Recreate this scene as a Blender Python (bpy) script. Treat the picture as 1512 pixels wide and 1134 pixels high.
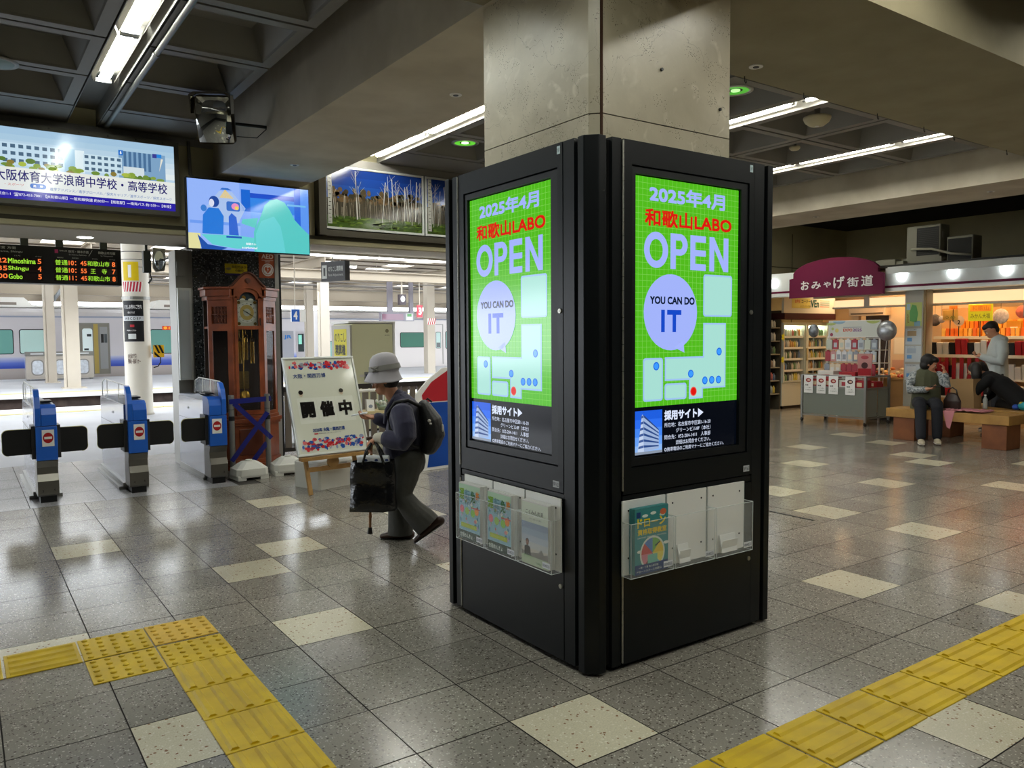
import bpy, bmesh, math, random
from mathutils import Vector, Matrix
R_ = math.radians
PI = math.pi
scn = bpy.context.scene
for _o in list(bpy.data.objects):
    bpy.data.objects.remove(_o)
COL = scn.collection
rnd = random.Random(7)

# ------------------------------------------------------------------ camera
cam_d = bpy.data.cameras.new('camera')
cam = bpy.data.objects.new('camera', cam_d)
COL.objects.link(cam)
cam_d.sensor_width = 36.0
cam_d.lens = 1165.16 * 36.0 / 1512.0
cam_d.clip_start = 0.05
cam_d.clip_end = 400
_r = Vector((0.81922982, -0.57342197, -0.00705282))
_u = Vector((0.0400971, 0.04500829, 0.99818159))
_b = -Vector((0.57206182, 0.81802292, -0.05986469))
cam.matrix_world = Matrix(((_r.x, _u.x, _b.x, -2.0726), (_r.y, _u.y, _b.y, -2.4247), (_r.z, _u.z, _b.z, 1.4740), (0, 0, 0, 1)))
scn.camera = cam

# ------------------------------------------------------------------ world, exposure
scn.view_settings.view_transform = 'Standard'
scn.view_settings.look = 'None'
scn.view_settings.exposure = 0.0
scn.view_settings.gamma = 1.0
scn.view_settings.use_curve_mapping = False
w = bpy.data.worlds.new('world'); scn.world = w; w.use_nodes = True
bg = w.node_tree.nodes['Background']
bg.inputs[0].default_value = (0.88, 0.94, 1.0, 1)
bg.inputs[1].default_value = 7.0
scn.cycles.use_denoising = True
scn.cycles.max_bounces = 8
scn.cycles.diffuse_bounces = 4
scn.cycles.glossy_bounces = 4
scn.cycles.transmission_bounces = 6
scn.cycles.transparent_max_bounces = 12
scn.cycles.sample_clamp_indirect = 6.0
scn.cycles.caustics_reflective = False
scn.cycles.caustics_refractive = False

# ------------------------------------------------------------------ materials
def srgb(h):
    h = h.lstrip('#')
    c = [int(h[i:i+2], 16) / 255 for i in (0, 2, 4)]
    return tuple(x / 12.92 if x <= 0.04045 else ((x + 0.055) / 1.055) ** 2.4 for x in c) + (1,)
_mats = {}
def mat(name, col='808080', rough=0.5, metal=0.0, spec=0.5, emit=None, es=1.0, noise=0.0, nscale=8.0, bump=0.0, bscale=40.0, trans=0.0, alpha=1.0, ior=1.45, sheen=0.0, coat=0.0, col2=None):
    if name in _mats: return _mats[name]
    m = bpy.data.materials.new(name); m.use_nodes = True
    nt = m.node_tree; b = nt.nodes['Principled BSDF']
    b.inputs['Base Color'].default_value = srgb(col)
    b.inputs['Roughness'].default_value = rough
    b.inputs['Metallic'].default_value = metal
    b.inputs['Specular IOR Level'].default_value = spec
    b.inputs['IOR'].default_value = ior
    if sheen: b.inputs['Sheen Weight'].default_value = sheen
    if coat: b.inputs['Coat Weight'].default_value = coat
    if trans: b.inputs['Transmission Weight'].default_value = trans
    if alpha < 1: b.inputs['Alpha'].default_value = alpha
    if emit:
        b.inputs['Emission Color'].default_value = srgb(emit)
        b.inputs['Emission Strength'].default_value = es
    if noise or col2:
        g = nt.nodes.new('ShaderNodeNewGeometry')
        n = nt.nodes.new('ShaderNodeTexNoise'); n.inputs['Scale'].default_value = nscale; n.inputs['Detail'].default_value = 4
        nt.links.new(g.outputs['Position'], n.inputs['Vector'])
        mx = nt.nodes.new('ShaderNodeMix'); mx.data_type = 'RGBA'
        c = srgb(col)
        c2 = srgb(col2) if col2 else tuple(x * (1 - noise) for x in c[:3]) + (1,)
        mx.inputs['A'].default_value = c; mx.inputs['B'].default_value = c2
        rp = nt.nodes.new('ShaderNodeMapRange'); rp.inputs[1].default_value = 0.35; rp.inputs[2].default_value = 0.65
        nt.links.new(n.outputs['Fac'], rp.inputs[0]); nt.links.new(rp.outputs[0], mx.inputs['Factor'])
        nt.links.new(mx.outputs['Result'], b.inputs['Base Color'])
    if bump:
        g2 = nt.nodes.new('ShaderNodeNewGeometry')
        n2 = nt.nodes.new('ShaderNodeTexNoise'); n2.inputs['Scale'].default_value = bscale; n2.inputs['Detail'].default_value = 3
        nt.links.new(g2.outputs['Position'], n2.inputs['Vector'])
        bp = nt.nodes.new('ShaderNodeBump'); bp.inputs['Strength'].default_value = bump; bp.inputs['Distance'].default_value = 0.01
        nt.links.new(n2.outputs['Fac'], bp.inputs['Height']); nt.links.new(bp.outputs[0], b.inputs['Normal'])
    _mats[name] = m
    return m
def glow(name, col, es=1.0):
    """a lit display or lamp surface with a little gloss"""
    return mat(name, '050505', rough=0.12, spec=0.5, emit=col, es=es)
def flat(col, rough=0.45):
    return mat('print ' + col, col, rough=rough, spec=0.3)
def lit(col, es=1.0):
    return glow('display %s %.2f' % (col, es), col, es)

def terrazzo(name, base, chips, dark, rough, scale=70.0, tint=0.0, chip_t=0.14, dark_t=0.16):
    m = bpy.data.materials.new(name); m.use_nodes = True
    nt = m.node_tree; b = nt.nodes['Principled BSDF']; L = nt.links.new
    g = nt.nodes.new('ShaderNodeNewGeometry')
    def chip_mask(sc, t, seed):
        mp = nt.nodes.new('ShaderNodeMapping'); mp.inputs['Location'].default_value = (seed, seed * 2, 0); L(g.outputs['Position'], mp.inputs[0])
        nz = nt.nodes.new('ShaderNodeTexNoise'); nz.inputs['Scale'].default_value = sc * 0.6; L(mp.outputs[0], nz.inputs['Vector'])
        ad = nt.nodes.new('ShaderNodeVectorMath'); ad.operation = 'MULTIPLY_ADD'
        L(nz.outputs['Color'], ad.inputs[0]); ad.inputs[1].default_value = (0.012, 0.012, 0); L(mp.outputs[0], ad.inputs[2])
        v = nt.nodes.new('ShaderNodeTexVoronoi'); v.inputs['Scale'].default_value = sc; v.inputs['Randomness'].default_value = 1
        L(ad.outputs[0], v.inputs['Vector'])
        sx = nt.nodes.new('ShaderNodeSeparateColor'); L(v.outputs['Color'], sx.inputs[0])
        lt = nt.nodes.new('ShaderNodeMath'); lt.operation = 'LESS_THAN'; lt.inputs[1].default_value = t; L(sx.outputs[0], lt.inputs[0])
        l2 = nt.nodes.new('ShaderNodeMath'); l2.operation = 'LESS_THAN'; l2.inputs[1].default_value = 0.45 / 1.0; L(v.outputs['Distance'], l2.inputs[0])
        ml = nt.nodes.new('ShaderNodeMath'); ml.operation = 'MULTIPLY'; L(lt.outputs[0], ml.inputs[0]); L(l2.outputs[0], ml.inputs[1])
        return ml.outputs[0], sx.outputs[1]
    m1, r1 = chip_mask(scale, chip_t, 3.1)
    m2, r2 = chip_mask(scale * 0.75, dark_t, 7.7)
    big = nt.nodes.new('ShaderNodeTexNoise'); big.inputs['Scale'].default_value = 1.6; big.inputs['Detail'].default_value = 5; L(g.outputs['Position'], big.inputs['Vector'])
    fine = nt.nodes.new('ShaderNodeTexNoise'); fine.inputs['Scale'].default_value = 160; fine.inputs['Detail'].default_value = 2; L(g.outputs['Position'], fine.inputs['Vector'])
    oi = nt.nodes.new('ShaderNodeObjectInfo')
    def mix(a, bb, f):
        x = nt.nodes.new('ShaderNodeMix'); x.data_type = 'RGBA'
        if isinstance(a, tuple): x.inputs['A'].default_value = a
        else: L(a, x.inputs['A'])
        if isinstance(bb, tuple): x.inputs['B'].default_value = bb
        else: L(bb, x.inputs['B'])
        if isinstance(f, float): x.inputs['Factor'].default_value = f
        else: L(f, x.inputs['Factor'])
        return x.outputs['Result']
    c = srgb(base)
    lo = tuple(x * 0.72 for x in c[:3]) + (1,)
    hi = tuple(min(1, x * 1.22) for x in c[:3]) + (1,)
    col = mix(lo, hi, fine.outputs['Fac'])
    col = mix(col, srgb(dark), m2)
    col = mix(col, srgb(chips), m1)
    hs = nt.nodes.new('ShaderNodeHueSaturation')
    mr = nt.nodes.new('ShaderNodeMapRange'); mr.inputs[3].default_value = 0.86; mr.inputs[4].default_value = 1.12; L(oi.outputs['Random'], mr.inputs[0])
    mr2 = nt.nodes.new('ShaderNodeMapRange'); mr2.inputs[1].default_value = 0.3; mr2.inputs[2].default_value = 0.7; mr2.inputs[3].default_value = 0.88; mr2.inputs[4].default_value = 1.08; L(big.outputs['Fac'], mr2.inputs[0])
    mm = nt.nodes.new('ShaderNodeMath'); mm.operation = 'MULTIPLY'; L(mr.outputs[0], mm.inputs[0]); L(mr2.outputs[0], mm.inputs[1])
    L(mm.outputs[0], hs.inputs['Value']); L(col, hs.inputs['Color'])
    L(hs.outputs[0], b.inputs['Base Color'])
    rr = nt.nodes.new('ShaderNodeMapRange'); rr.inputs[3].default_value = rough * 0.75; rr.inputs[4].default_value = rough * 1.35
    L(big.outputs['Fac'], rr.inputs[0]); L(rr.outputs[0], b.inputs['Roughness'])
    b.inputs['Specular IOR Level'].default_value = 0.55
    bp = nt.nodes.new('ShaderNodeBump'); bp.inputs['Strength'].default_value = 0.05; bp.inputs['Distance'].default_value = 0.004
    L(fine.outputs['Fac'], bp.inputs['Height']); L(bp.outputs[0], b.inputs['Normal'])
    _mats[name] = m
    return m

# ------------------------------------------------------------------ mesh builder
def _unit_cyl(n):
    return [(math.cos(2 * PI * i / n), math.sin(2 * PI * i / n)) for i in range(n)]
class MB:
    def __init__(s): s.v = []; s.f = []; s.m = []; s.sm = []
    def add(s, vs, fs, mi=0, T=None, smooth=False):
        o = len(s.v)
        if T is not None: vs = [T @ Vector(v) for v in vs]
        s.v += [tuple(v) for v in vs]
        s.f += [tuple(i + o for i in f) for f in fs]
        s.m += [mi] * len(fs); s.sm += [smooth] * len(fs)
        return s
    def box(s, x0, x1, y0, y1, z0, z1, mi=0, T=None):
        vs = [(x, y, z) for z in (z0, z1) for y in (y0, y1) for x in (x0, x1)]
        return s.add(vs, [(0, 2, 3, 1), (4, 5, 7, 6), (0, 1, 5, 4), (2, 6, 7, 3), (0, 4, 6, 2), (1, 3, 7, 5)], mi, T)
    def cbox(s, x0, x1, y0, y1, z0, z1, c=0.01, mi=0, T=None):
        """box with chamfered vertical edges and top edge"""
        pts = [(x0 + c, y0), (x1 - c, y0), (x1, y0 + c), (x1, y1 - c), (x1 - c, y1), (x0 + c, y1), (x0, y1 - c), (x0, y0 + c)]
        cx, cy = (x0 + x1) / 2, (y0 + y1) / 2
        kx = 1 - 2 * c / max(x1 - x0, 1e-6); ky = 1 - 2 * c / max(y1 - y0, 1e-6)
        top = [(cx + (x - cx) * kx, cy + (y - cy) * ky) for x, y in pts]
        vs = [(x, y, z0) for x, y in pts] + [(x, y, z1 - c) for x, y in pts] + [(x, y, z1) for x, y in top]
        fs = [tuple(range(7, -1, -1)), tuple(range(16, 24))]
        for k in (0, 8):
            fs += [(k + i, k + (i + 1) % 8, k + 8 + (i + 1) % 8, k + 8 + i) for i in range(8)]
        return s.add(vs, fs, mi, T)
    def prism(s, pts, a, b, axis='y', mi=0, T=None, smooth=False):
        """closed polygon pts (p,q) extruded along axis from a to b"""
        n = len(pts)
        def mk(p, q, t):
            return {'y': (p, t, q), 'z': (p, q, t), 'x': (t, p, q)}[axis]
        vs = [mk(p, q, a) for p, q in pts] + [mk(p, q, b) for p, q in pts]
        fs = [tuple(range(n - 1, -1, -1)), tuple(range(n, 2 * n))] + [(i, (i + 1) % n, n + (i + 1) % n, n + i) for i in range(n)]
        if axis == 'y': fs = [tuple(reversed(f)) for f in fs]
        return s.add(vs, fs, mi, T, smooth)
    def cyl(s, p0, p1, r0, r1=None, n=12, mi=0, smooth=True, caps=True, T=None):
        r1 = r0 if r1 is None else r1
        p0, p1 = Vector(p0), Vector(p1); d = (p1 - p0)
        q = d.to_track_quat('Z', 'Y').to_matrix()
        c = _unit_cyl(n)
        vs = [p0 + q @ Vector((x * r0, y * r0, 0)) for x, y in c] + [p1 + q @ Vector((x * r1, y * r1, 0)) for x, y in c]
        s.add(vs, [(i, (i + 1) % n, n + (i + 1) % n, n + i) for i in range(n)], mi, T, smooth)
        if caps: s.add(vs, [tuple(range(n - 1, -1, -1)), tuple(range(n, 2 * n))], mi, T, False)
        return s
    def tube(s, pts, r, n=8, mi=0, T=None):
        pts = [Vector(p) for p in pts]; m = len(pts)
        rs = r if isinstance(r, (list, tuple)) else [r] * m
        c = _unit_cyl(n); vs = []
        for i, p in enumerate(pts):
            d = (pts[min(i + 1, m - 1)] - pts[max(i - 1, 0)])
            q = d.to_track_quat('Z', 'Y').to_matrix()
            vs += [p + q @ Vector((x * rs[i], y * rs[i], 0)) for x, y in c]
        fs = []
        for k in range(m - 1):
            fs += [(k * n + i, k * n + (i + 1) % n, (k + 1) * n + (i + 1) % n, (k + 1) * n + i) for i in range(n)]
        fs += [tuple(range(n - 1, -1, -1)), tuple(range((m - 1) * n, m * n))]
        return s.add(vs, fs, mi, T, True)
    def lathe(s, prof, n=20, mi=0, T=None, smooth=True, sx=1, sy=1, caps=True):
        c = _unit_cyl(n); vs = []
        for r, z in prof: vs += [(x * r * sx, y * r * sy, z) for x, y in c]
        fs = []
        for k in range(len(prof) - 1):
            fs += [(k * n + i, k * n + (i + 1) % n, (k + 1) * n + (i + 1) % n, (k + 1) * n + i) for i in range(n)]
        if caps: fs += [tuple(range(n - 1, -1, -1)), tuple(range((len(prof) - 1) * n, len(prof) * n))]
        return s.add(vs, fs, mi, T, smooth)
    def ball(s, c, r, n=14, m=9, mi=0, T=None):
        rx, ry, rz = r if isinstance(r, (list, tuple)) else (r, r, r)
        vs = [(c[0], c[1], c[2] - rz)]
        for j in range(1, m):
            a = -PI / 2 + PI * j / m
            vs += [(c[0] + rx * math.cos(a) * math.cos(2 * PI * i / n), c[1] + ry * math.cos(a) * math.sin(2 * PI * i / n), c[2] + rz * math.sin(a)) for i in range(n)]
        vs.append((c[0], c[1], c[2] + rz))
        fs = [(0, 1 + (i + 1) % n, 1 + i) for i in range(n)]
        for k in range(m - 2):
            fs += [(1 + k * n + i, 1 + k * n + (i + 1) % n, 1 + (k + 1) * n + (i + 1) % n, 1 + (k + 1) * n + i) for i in range(n)]
        l = len(vs) - 1; b = 1 + (m - 2) * n
        fs += [(b + i, b + (i + 1) % n, l) for i in range(n)]
        return s.add(vs, fs, mi, T, True)
    def quad(s, a, b, c, d, mi=0, T=None): return s.add([a, b, c, d], [(0, 1, 2, 3)], mi, T)
    def mesh(s, name, mats):
        me = bpy.data.meshes.new(name)
        me.from_pydata(s.v, [], s.f)
        for m in (mats if isinstance(mats, (list, tuple)) else [mats]): me.materials.append(m)
        me.polygons.foreach_set('material_index', s.m)
        me.polygons.foreach_set('use_smooth', s.sm)
        me.update()
        return me
    def build(s, name, mats, parent=None, loc=(0, 0, 0), rz=0, label=None, kind=None, bevel=0):
        o = bpy.data.objects.new(name, s.mesh(name, mats)); COL.objects.link(o)
        o.location = loc; o.rotation_euler = (0, 0, rz)
        if parent is not None: o.parent = parent
        if label: o['label'] = label
        if kind: o['kind'] = kind
        if bevel:
            b = o.modifiers.new('bevel', 'BEVEL'); b.width = bevel; b.segments = 2; b.limit_method = 'ANGLE'; b.angle_limit = R_(40)
        return o
def tag(o, label=None, cat=None, group=None, kind=None):
    if label: o['label'] = label
    if cat: o['category'] = cat
    if group: o['group'] = group
    if kind: o['kind'] = kind
    return o
def thing(name, label, cat, loc=(0, 0, 0), rz=0, group=None):
    o = bpy.data.objects.new(name, None); COL.objects.link(o)
    o.location = loc; o.rotation_euler = (0, 0, rz); o.empty_display_size = 0.1
    return tag(o, label, cat, group)
def copy_tree(o, parent=None):
    c = o.copy(); COL.objects.link(c); c.parent = parent
    for ch in list(o.children): copy_tree(ch, c)
    return c

# ------------------------------------------------------------------ flat printed / displayed artwork (x right, z up, faces -y)
_tcache = {}
def text_mesh(txt, bold=0.0):
    key = (txt, bold)
    if key in _tcache: return _tcache[key]
    cu = bpy.data.curves.new('t', 'FONT'); cu.body = txt; cu.size = 1; cu.resolution_u = 3
    cu.offset = bold
    ob = bpy.data.objects.new('t', cu); COL.objects.link(ob)
    bpy.context.view_layer.update()
    me = ob.evaluated_get(bpy.context.evaluated_depsgraph_get()).to_mesh()
    vs = [tuple(v.co) for v in me.vertices]; fs = [tuple(p.vertices) for p in me.polygons]
    ob.evaluated_get(bpy.context.evaluated_depsgraph_get()).to_mesh_clear()
    bpy.data.objects.remove(ob); bpy.data.curves.remove(cu)
    if not vs: vs = [(0, 0, 0)]; fs = []
    x0 = min(v[0] for v in vs); x1 = max(v[0] for v in vs); y0 = min(v[1] for v in vs); y1 = max(v[1] for v in vs)
    _tcache[key] = (vs, fs, x0, x1, y0, y1)
    return _tcache[key]
class Art:
    def __init__(s, step=0.0006): s.mb = MB(); s.mats = []; s.n = 0; s.step = step
    def mi(s, m):
        if m not in s.mats: s.mats.append(m)
        return s.mats.index(m)
    def poly(s, pts, m, layer=1):
        y = -layer * s.step
        s.mb.add([(x, y, z) for x, z in pts], [tuple(range(len(pts)))], s.mi(m))
        return s
    def rect(s, x0, z0, x1, z1, m, layer=1): return s.poly([(x0, z0), (x1, z0), (x1, z1), (x0, z1)], m, layer)
    def rrect(s, x0, z0, x1, z1, r, m, layer=1, n=5):
        p = []
        for cx, cz, a in ((x1 - r, z0 + r, -90), (x1 - r, z1 - r, 0), (x0 + r, z1 - r, 90), (x0 + r, z0 + r, 180)):
            p += [(cx + r * math.cos(R_(a + 90 * k / n)), cz + r * math.sin(R_(a + 90 * k / n))) for k in range(n + 1)]
        return s.poly(p, m, layer)
    def ell(s, cx, cz, rx, rz, m, layer=1, n=28, a0=0, a1=360):
        k = n if a1 - a0 >= 360 else n + 1
        return s.poly([(cx + rx * math.cos(R_(a0 + (a1 - a0) * i / n)), cz + rz * math.sin(R_(a0 + (a1 - a0) * i / n))) for i in range(k)], m, layer)
    def line(s, x0, z0, x1, z1, w, m, layer=1):
        d = Vector((x1 - x0, z1 - z0)); d.normalize(); nx, nz = -d.y * w / 2, d.x * w / 2
        return s.poly([(x0 - nx, z0 - nz), (x1 - nx, z1 - nz), (x1 + nx, z1 + nz), (x0 + nx, z0 + nz)], m, layer)
    def text(s, t, x0, z0, x1, z1, m, layer=3, bold=0.0):
        """fit text into the box; x1 None keeps the aspect"""
        vs, fs, a, b, c, d = text_mesh(t)
        if z1 - z0 < 0.024: bold = 0
        k = bold * 0.9 * (z1 - z0) / max(d - c, 1e-6)
        x0 += k; x1 -= k; z0 += k; z1 -= k
        sz = (z1 - z0) / max(d - c, 1e-6); sx = (x1 - x0) / max(b - a, 1e-6)
        y = -layer * s.step
        for q, (ox, oz) in enumerate(((0, 0),) if bold <= 0 else ((-k, -k), (k, -k), (-k, k), (k, k)) if k < 0.0035 else ((-k, -k), (k, -k), (-k, k), (k, k), (0, 0), (-k, 0), (k, 0), (0, k), (0, -k))):
            s.mb.add([(x0 + ox + (v[0] - a) * sx, y - q * s.step * 0.08, z0 + oz + (v[1] - c) * sz) for v in vs], fs, s.mi(m))
        return s
    def build(s, name, parent=None, loc=(0, 0, 0), rz=0, label=None):
        return s.mb.build(name, s.mats, parent, loc, rz, label)
# ------------------------------------------------------------------ shared materials
TILE_G = terrazzo('terrazzo grey', '8f8a80', 'c2bdb1', '59524a', 0.17, scale=125, chip_t=0.17, dark_t=0.22)
TILE_B = terrazzo('terrazzo cream', 'd2cbb2', 'e0dbca', '8e6c52', 0.2, scale=105, chip_t=0.15, dark_t=0.09)
SLAB = terrazzo('granite slab pale', 'aaa9ac', 'cfcfd2', '85858c', 0.2, scale=120)
GROUT = mat('grout', '3a3733', rough=0.9)
YEL = mat('tactile yellow', 'd8b814', rough=0.5, col2='c4a418', nscale=7)
YEL2 = mat('tactile yellow new', 'e0b945', rough=0.6, col2='cfa93c', nscale=12)
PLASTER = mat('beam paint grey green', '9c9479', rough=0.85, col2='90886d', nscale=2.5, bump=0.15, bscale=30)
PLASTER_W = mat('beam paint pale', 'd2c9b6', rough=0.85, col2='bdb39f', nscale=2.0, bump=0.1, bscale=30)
COFFER = mat('coffer panel grey', '8a8781', rough=0.5, metal=0.25, noise=0.08, nscale=3)
DARK = mat('void dark', '1a1815', rough=0.9)
WALLP = mat('wall paint olive grey', 'c2bb98', rough=0.8, noise=0.1, nscale=2)
STEEL = mat('brushed steel', 'b5b4b0', rough=0.3, metal=1.0)
STEELD = mat('dull steel', '8c8b86', rough=0.42, metal=0.9)
BLACK = mat('black paint', '0b0b0c', rough=0.4)
WHITE = mat('white paint', 'e8e6e0', rough=0.5)
IVORY = mat('ivory painted steel', 'd9d0c0', rough=0.6, noise=0.06, nscale=1.5)
TUBE = mat('lit tube', 'ffffff', rough=0.4, emit='faf9ee', es=48.0)
TUBEL = mat('lit diffuser', 'ffffff', rough=0.4, emit='f7fbf0', es=55.0)
MIRR = mat('mirror', 'd4dadc', rough=0.03, metal=1.0)

ORD = ['nearest', 'second', 'third', 'fourth', 'fifth', 'sixth', 'seventh', 'eighth', 'ninth', 'tenth', 'eleventh', 'twelfth']

# ------------------------------------------------------------------ the floor
_cm = cam.matrix_world.inverted()
def proj(p):
    q = _cm @ Vector(p)
    if q.z > -0.1: return None
    return (756 + 1165.16 * q.x / -q.z, 567 - 1165.16 * q.y / -q.z)
def tile_area(x0, y0, x1, y1):
    ps = [proj(p) for p in ((x0, y0, 0), (x1, y0, 0), (x1, y1, 0), (x0, y1, 0))]
    if any(p is None for p in ps): return 0
    cx = sum(p[0] for p in ps) / 4; cy = sum(p[1] for p in ps) / 4
    if not (-60 < cx < 1572 and 400 < cy < 1190): return 0
    return abs(sum(ps[i][0] * ps[(i + 1) % 4][1] - ps[(i + 1) % 4][0] * ps[i][1] for i in range(4))) / 2
floor = MB().box(-14, 26, -12, 8.4, -0.25, -0.005).build('floor', GROUT, kind='structure')
tag(floor, 'grey terrazzo tile floor of the concourse with scattered cream tiles')
BEIGE = {(-1, -1), (-4, 1), (-2, 3), (-2, 6), (-1, 7), (0, 11), (-4, 9), (-5, 4), (5, 0), (9, 3), (9, 1), (2, -3), (6, -2), (14, 7), (13, 4), (17, 5),
         (18, 6), (10, 5), (20, 8), (21, 10), (17, 9), (15, 2), (19, 3), (2, 8), (1, 4), (2, 13), (-7, 6), (-8, 2), (-7, -2), (12, -1), (22, 6), (24, 4)}
S = 0.4; G_ = 0.0017
cells = []
for i in range(-16, 44):
    for j in range(-12, 20):
        x0, y0 = i * S, j * S
        if y0 >= 5.59 and x0 < 0.15: continue
        if y0 >= 7.55: continue
        cells.append((tile_area(x0, y0, x0 + S, y0 + S), i, j))
cells.sort(reverse=True)
def tile_mesh(m, w=S, d=S):
    c = 0.0011
    mb = MB(); a, b = w / 2 - G_, d / 2 - G_
    lo = [(-a, -b), (a, -b), (a, b), (-a, b)]
    vs = [(x, y, -0.02) for x, y in lo] + [(x, y, -c * 0.7) for x, y in lo] + [(x * (1 - c / a), y * (1 - c / b), 0) for x, y in lo]
    fs = [(8, 9, 10, 11)] + [(k + i, k + (i + 1) % 4, k + 4 + (i + 1) % 4, k + 4 + i) for k in (0, 4) for i in range(4)]
    mb.add(vs, fs); mb.m = [0] + [1] * (len(fs) - 1); return mb
tg = tile_mesh(0).mesh('tile', [TILE_G, GROUT]); tb = tile_mesh(0).mesh('tile', [TILE_B, GROUT])
rest = {0: MB(), 1: MB()}
rt = random.Random(3)
for n, (a, i, j) in enumerate(cells):
    bg_ = (i, j) in BEIGE
    dz = rt.uniform(-0.0006, 0.0006)
    if n < 300 and a > 0:
        o = bpy.data.objects.new('tile', tb if bg_ else tg); COL.objects.link(o); o.parent = floor
        o.location = ((i + .5) * S, (j + .5) * S, dz)
        if bg_: o['label'] = 'cream terrazzo tile'
    else:
        t = tile_mesh(0); rest[0].add(t.v, t.f, 2, Matrix.Translation(((i + .5) * S, (j + .5) * S, dz))); rest[0].m[-len(t.f)] = 1 if bg_ else 0
rest[0].build('far_tile_field', [TILE_G, TILE_B, GROUT], floor, kind='stuff')
# pale slabs between and behind the ticket gates
sl = tile_mesh(0, 0.6, 0.6).mesh('slab', [SLAB, GROUT])
for i in range(-8, 1):
    for j in range(0, 5):
        x0 = i * 0.6 - 0.42; y0 = 5.6 + j * 0.6
        o = bpy.data.objects.new('slab', sl); COL.objects.link(o); o.parent = floor
        o.location = (x0 + .3, y0 + .3, 0)
        if y0 + .6 > 8.4: o.scale = (1, 0.667, 1); o.location = (x0 + .3, y0 + .2, 0)

# tactile paving
def tac_mesh(kind, m):
    mb = MB(); h = 0.148
    mb.cbox(-h, h, -h + 0.004, h - 0.004, 0, 0.0045, 0.002)
    if kind == 'bar':
        for k in range(4):
            y = -0.108 + 0.072 * k
            prof = [(y - 0.018, 0.0045), (y + 0.018, 0.0045), (y + 0.009, 0.0125), (y - 0.009, 0.0125)]
            mb.prism(prof, -0.132, 0.132, 'x')
    else:
        for a in range(5):
            for b in range(5):
                mb.lathe([(0.014, 0.0045), (0.0115, 0.009), (0.007, 0.0115)], n=8, T=Matrix.Translation((-0.118 + 0.059 * a, -0.118 + 0.059 * b, 0)))
    return mb.mesh('tactile_tile', m)
TB, TD, TD2 = tac_mesh('bar', YEL), tac_mesh('dot', YEL), tac_mesh('dot', YEL2)
def tac(parent, me, x, y, rz=0, label=None):
    o = bpy.data.objects.new('tactile_tile', me); COL.objects.link(o); o.parent = parent
    o.location = (x, y, 0.0005); o.rotation_euler = (0, 0, rz + rt.uniform(-0.006, 0.006))
    if label: o['label'] = label
pr_ = thing('tactile_path', 'yellow ribbed tactile paving strip crossing the bottom right of the floor', 'paving', (0, 0, 0))
for k in range(-3, 14): tac(pr_, TB, 0.158 + 0.307 * k, -0.775)
pl_ = thing('tactile_path', 'yellow tactile paving turning a corner on the floor in front of the ticket gates', 'paving', (0, 0, 0))
for k in range(3): tac(pl_, TB, -1.815 - 0.307 * k, 1.74)
tac(pl_, TD, -1.512, 1.745); tac(pl_, TD, -1.512, 1.44); tac(pl_, TD, -1.21, 1.44); tac(pl_, TD2, -1.21, 1.752, label='newer paler yellow dotted tile')
for k in range(6): tac(pl_, TB, -1.212, 1.14 - 0.305 * k, PI / 2)

# ------------------------------------------------------------------ beams, walls, ceiling
def struct(name, mb, m, label=None, parent=None, bevel=0):
    o = mb.build(name, m, parent, kind='structure' if parent is None else None, bevel=bevel)
    if label: o['label'] = label
    return o
ZC = 3.58
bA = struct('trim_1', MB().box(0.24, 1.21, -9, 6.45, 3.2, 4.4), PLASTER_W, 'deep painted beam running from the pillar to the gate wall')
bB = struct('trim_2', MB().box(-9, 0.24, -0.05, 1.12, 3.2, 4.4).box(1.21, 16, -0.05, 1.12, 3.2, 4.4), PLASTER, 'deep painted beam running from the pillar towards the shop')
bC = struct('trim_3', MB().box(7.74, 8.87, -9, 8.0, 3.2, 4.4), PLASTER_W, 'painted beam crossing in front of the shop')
# sprinkler dots and hooks under the beams
sp_pts = [(0.74, 5.35), (0.9, 2.5), (2.2, 0.92), (8.3, 2.2), (8.3, 4.6)]
SPR = MB().cyl((0, 0, -0.006), (0, 0, 0.0), 0.045, n=18).cyl((0, 0, -0.009), (0, 0, -0.006), 0.02, n=12, mi=1)
spr_m = SPR.mesh('sprinkler', [WHITE, BLACK])
_spl = ['sprinkler under the beam near the hanging television', 'sprinkler under the beam close left of the concrete pillar', 'sprinkler under the beam just right of the concrete pillar', 'sprinkler under the beam before the shop, right side', 'sprinkler under the beam before the shop, beside the screen kiosk']
for (x, y), l in zip(sp_pts, _spl):
    o = bpy.data.objects.new('sprinkler', spr_m); COL.objects.link(o); o.location = (x, y, 3.2); tag(o, l, 'sprinkler')
hk = MB().tube([(0, 0, 0), (0, 0, -0.03), (0.012, 0, -0.045), (0.02, 0, -0.035), (0.016, 0, -0.02)], 0.003, 6).mesh('hook', BLACK)
for k, x in enumerate([2.3, 2.95, 3.9, 4.6, 5.1, 6.1, 7.0, 7.6]):
    o = bpy.data.objects.new('cable_hook', hk); COL.objects.link(o); o.location = (x, 1.09, 3.2)
    tag(o, 'small black hook under the far edge of the beam, %s counted from the pillar' % ['first', 'second', 'third', 'fourth', 'fifth', 'sixth', 'seventh', 'eighth'][k], 'hook')

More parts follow.
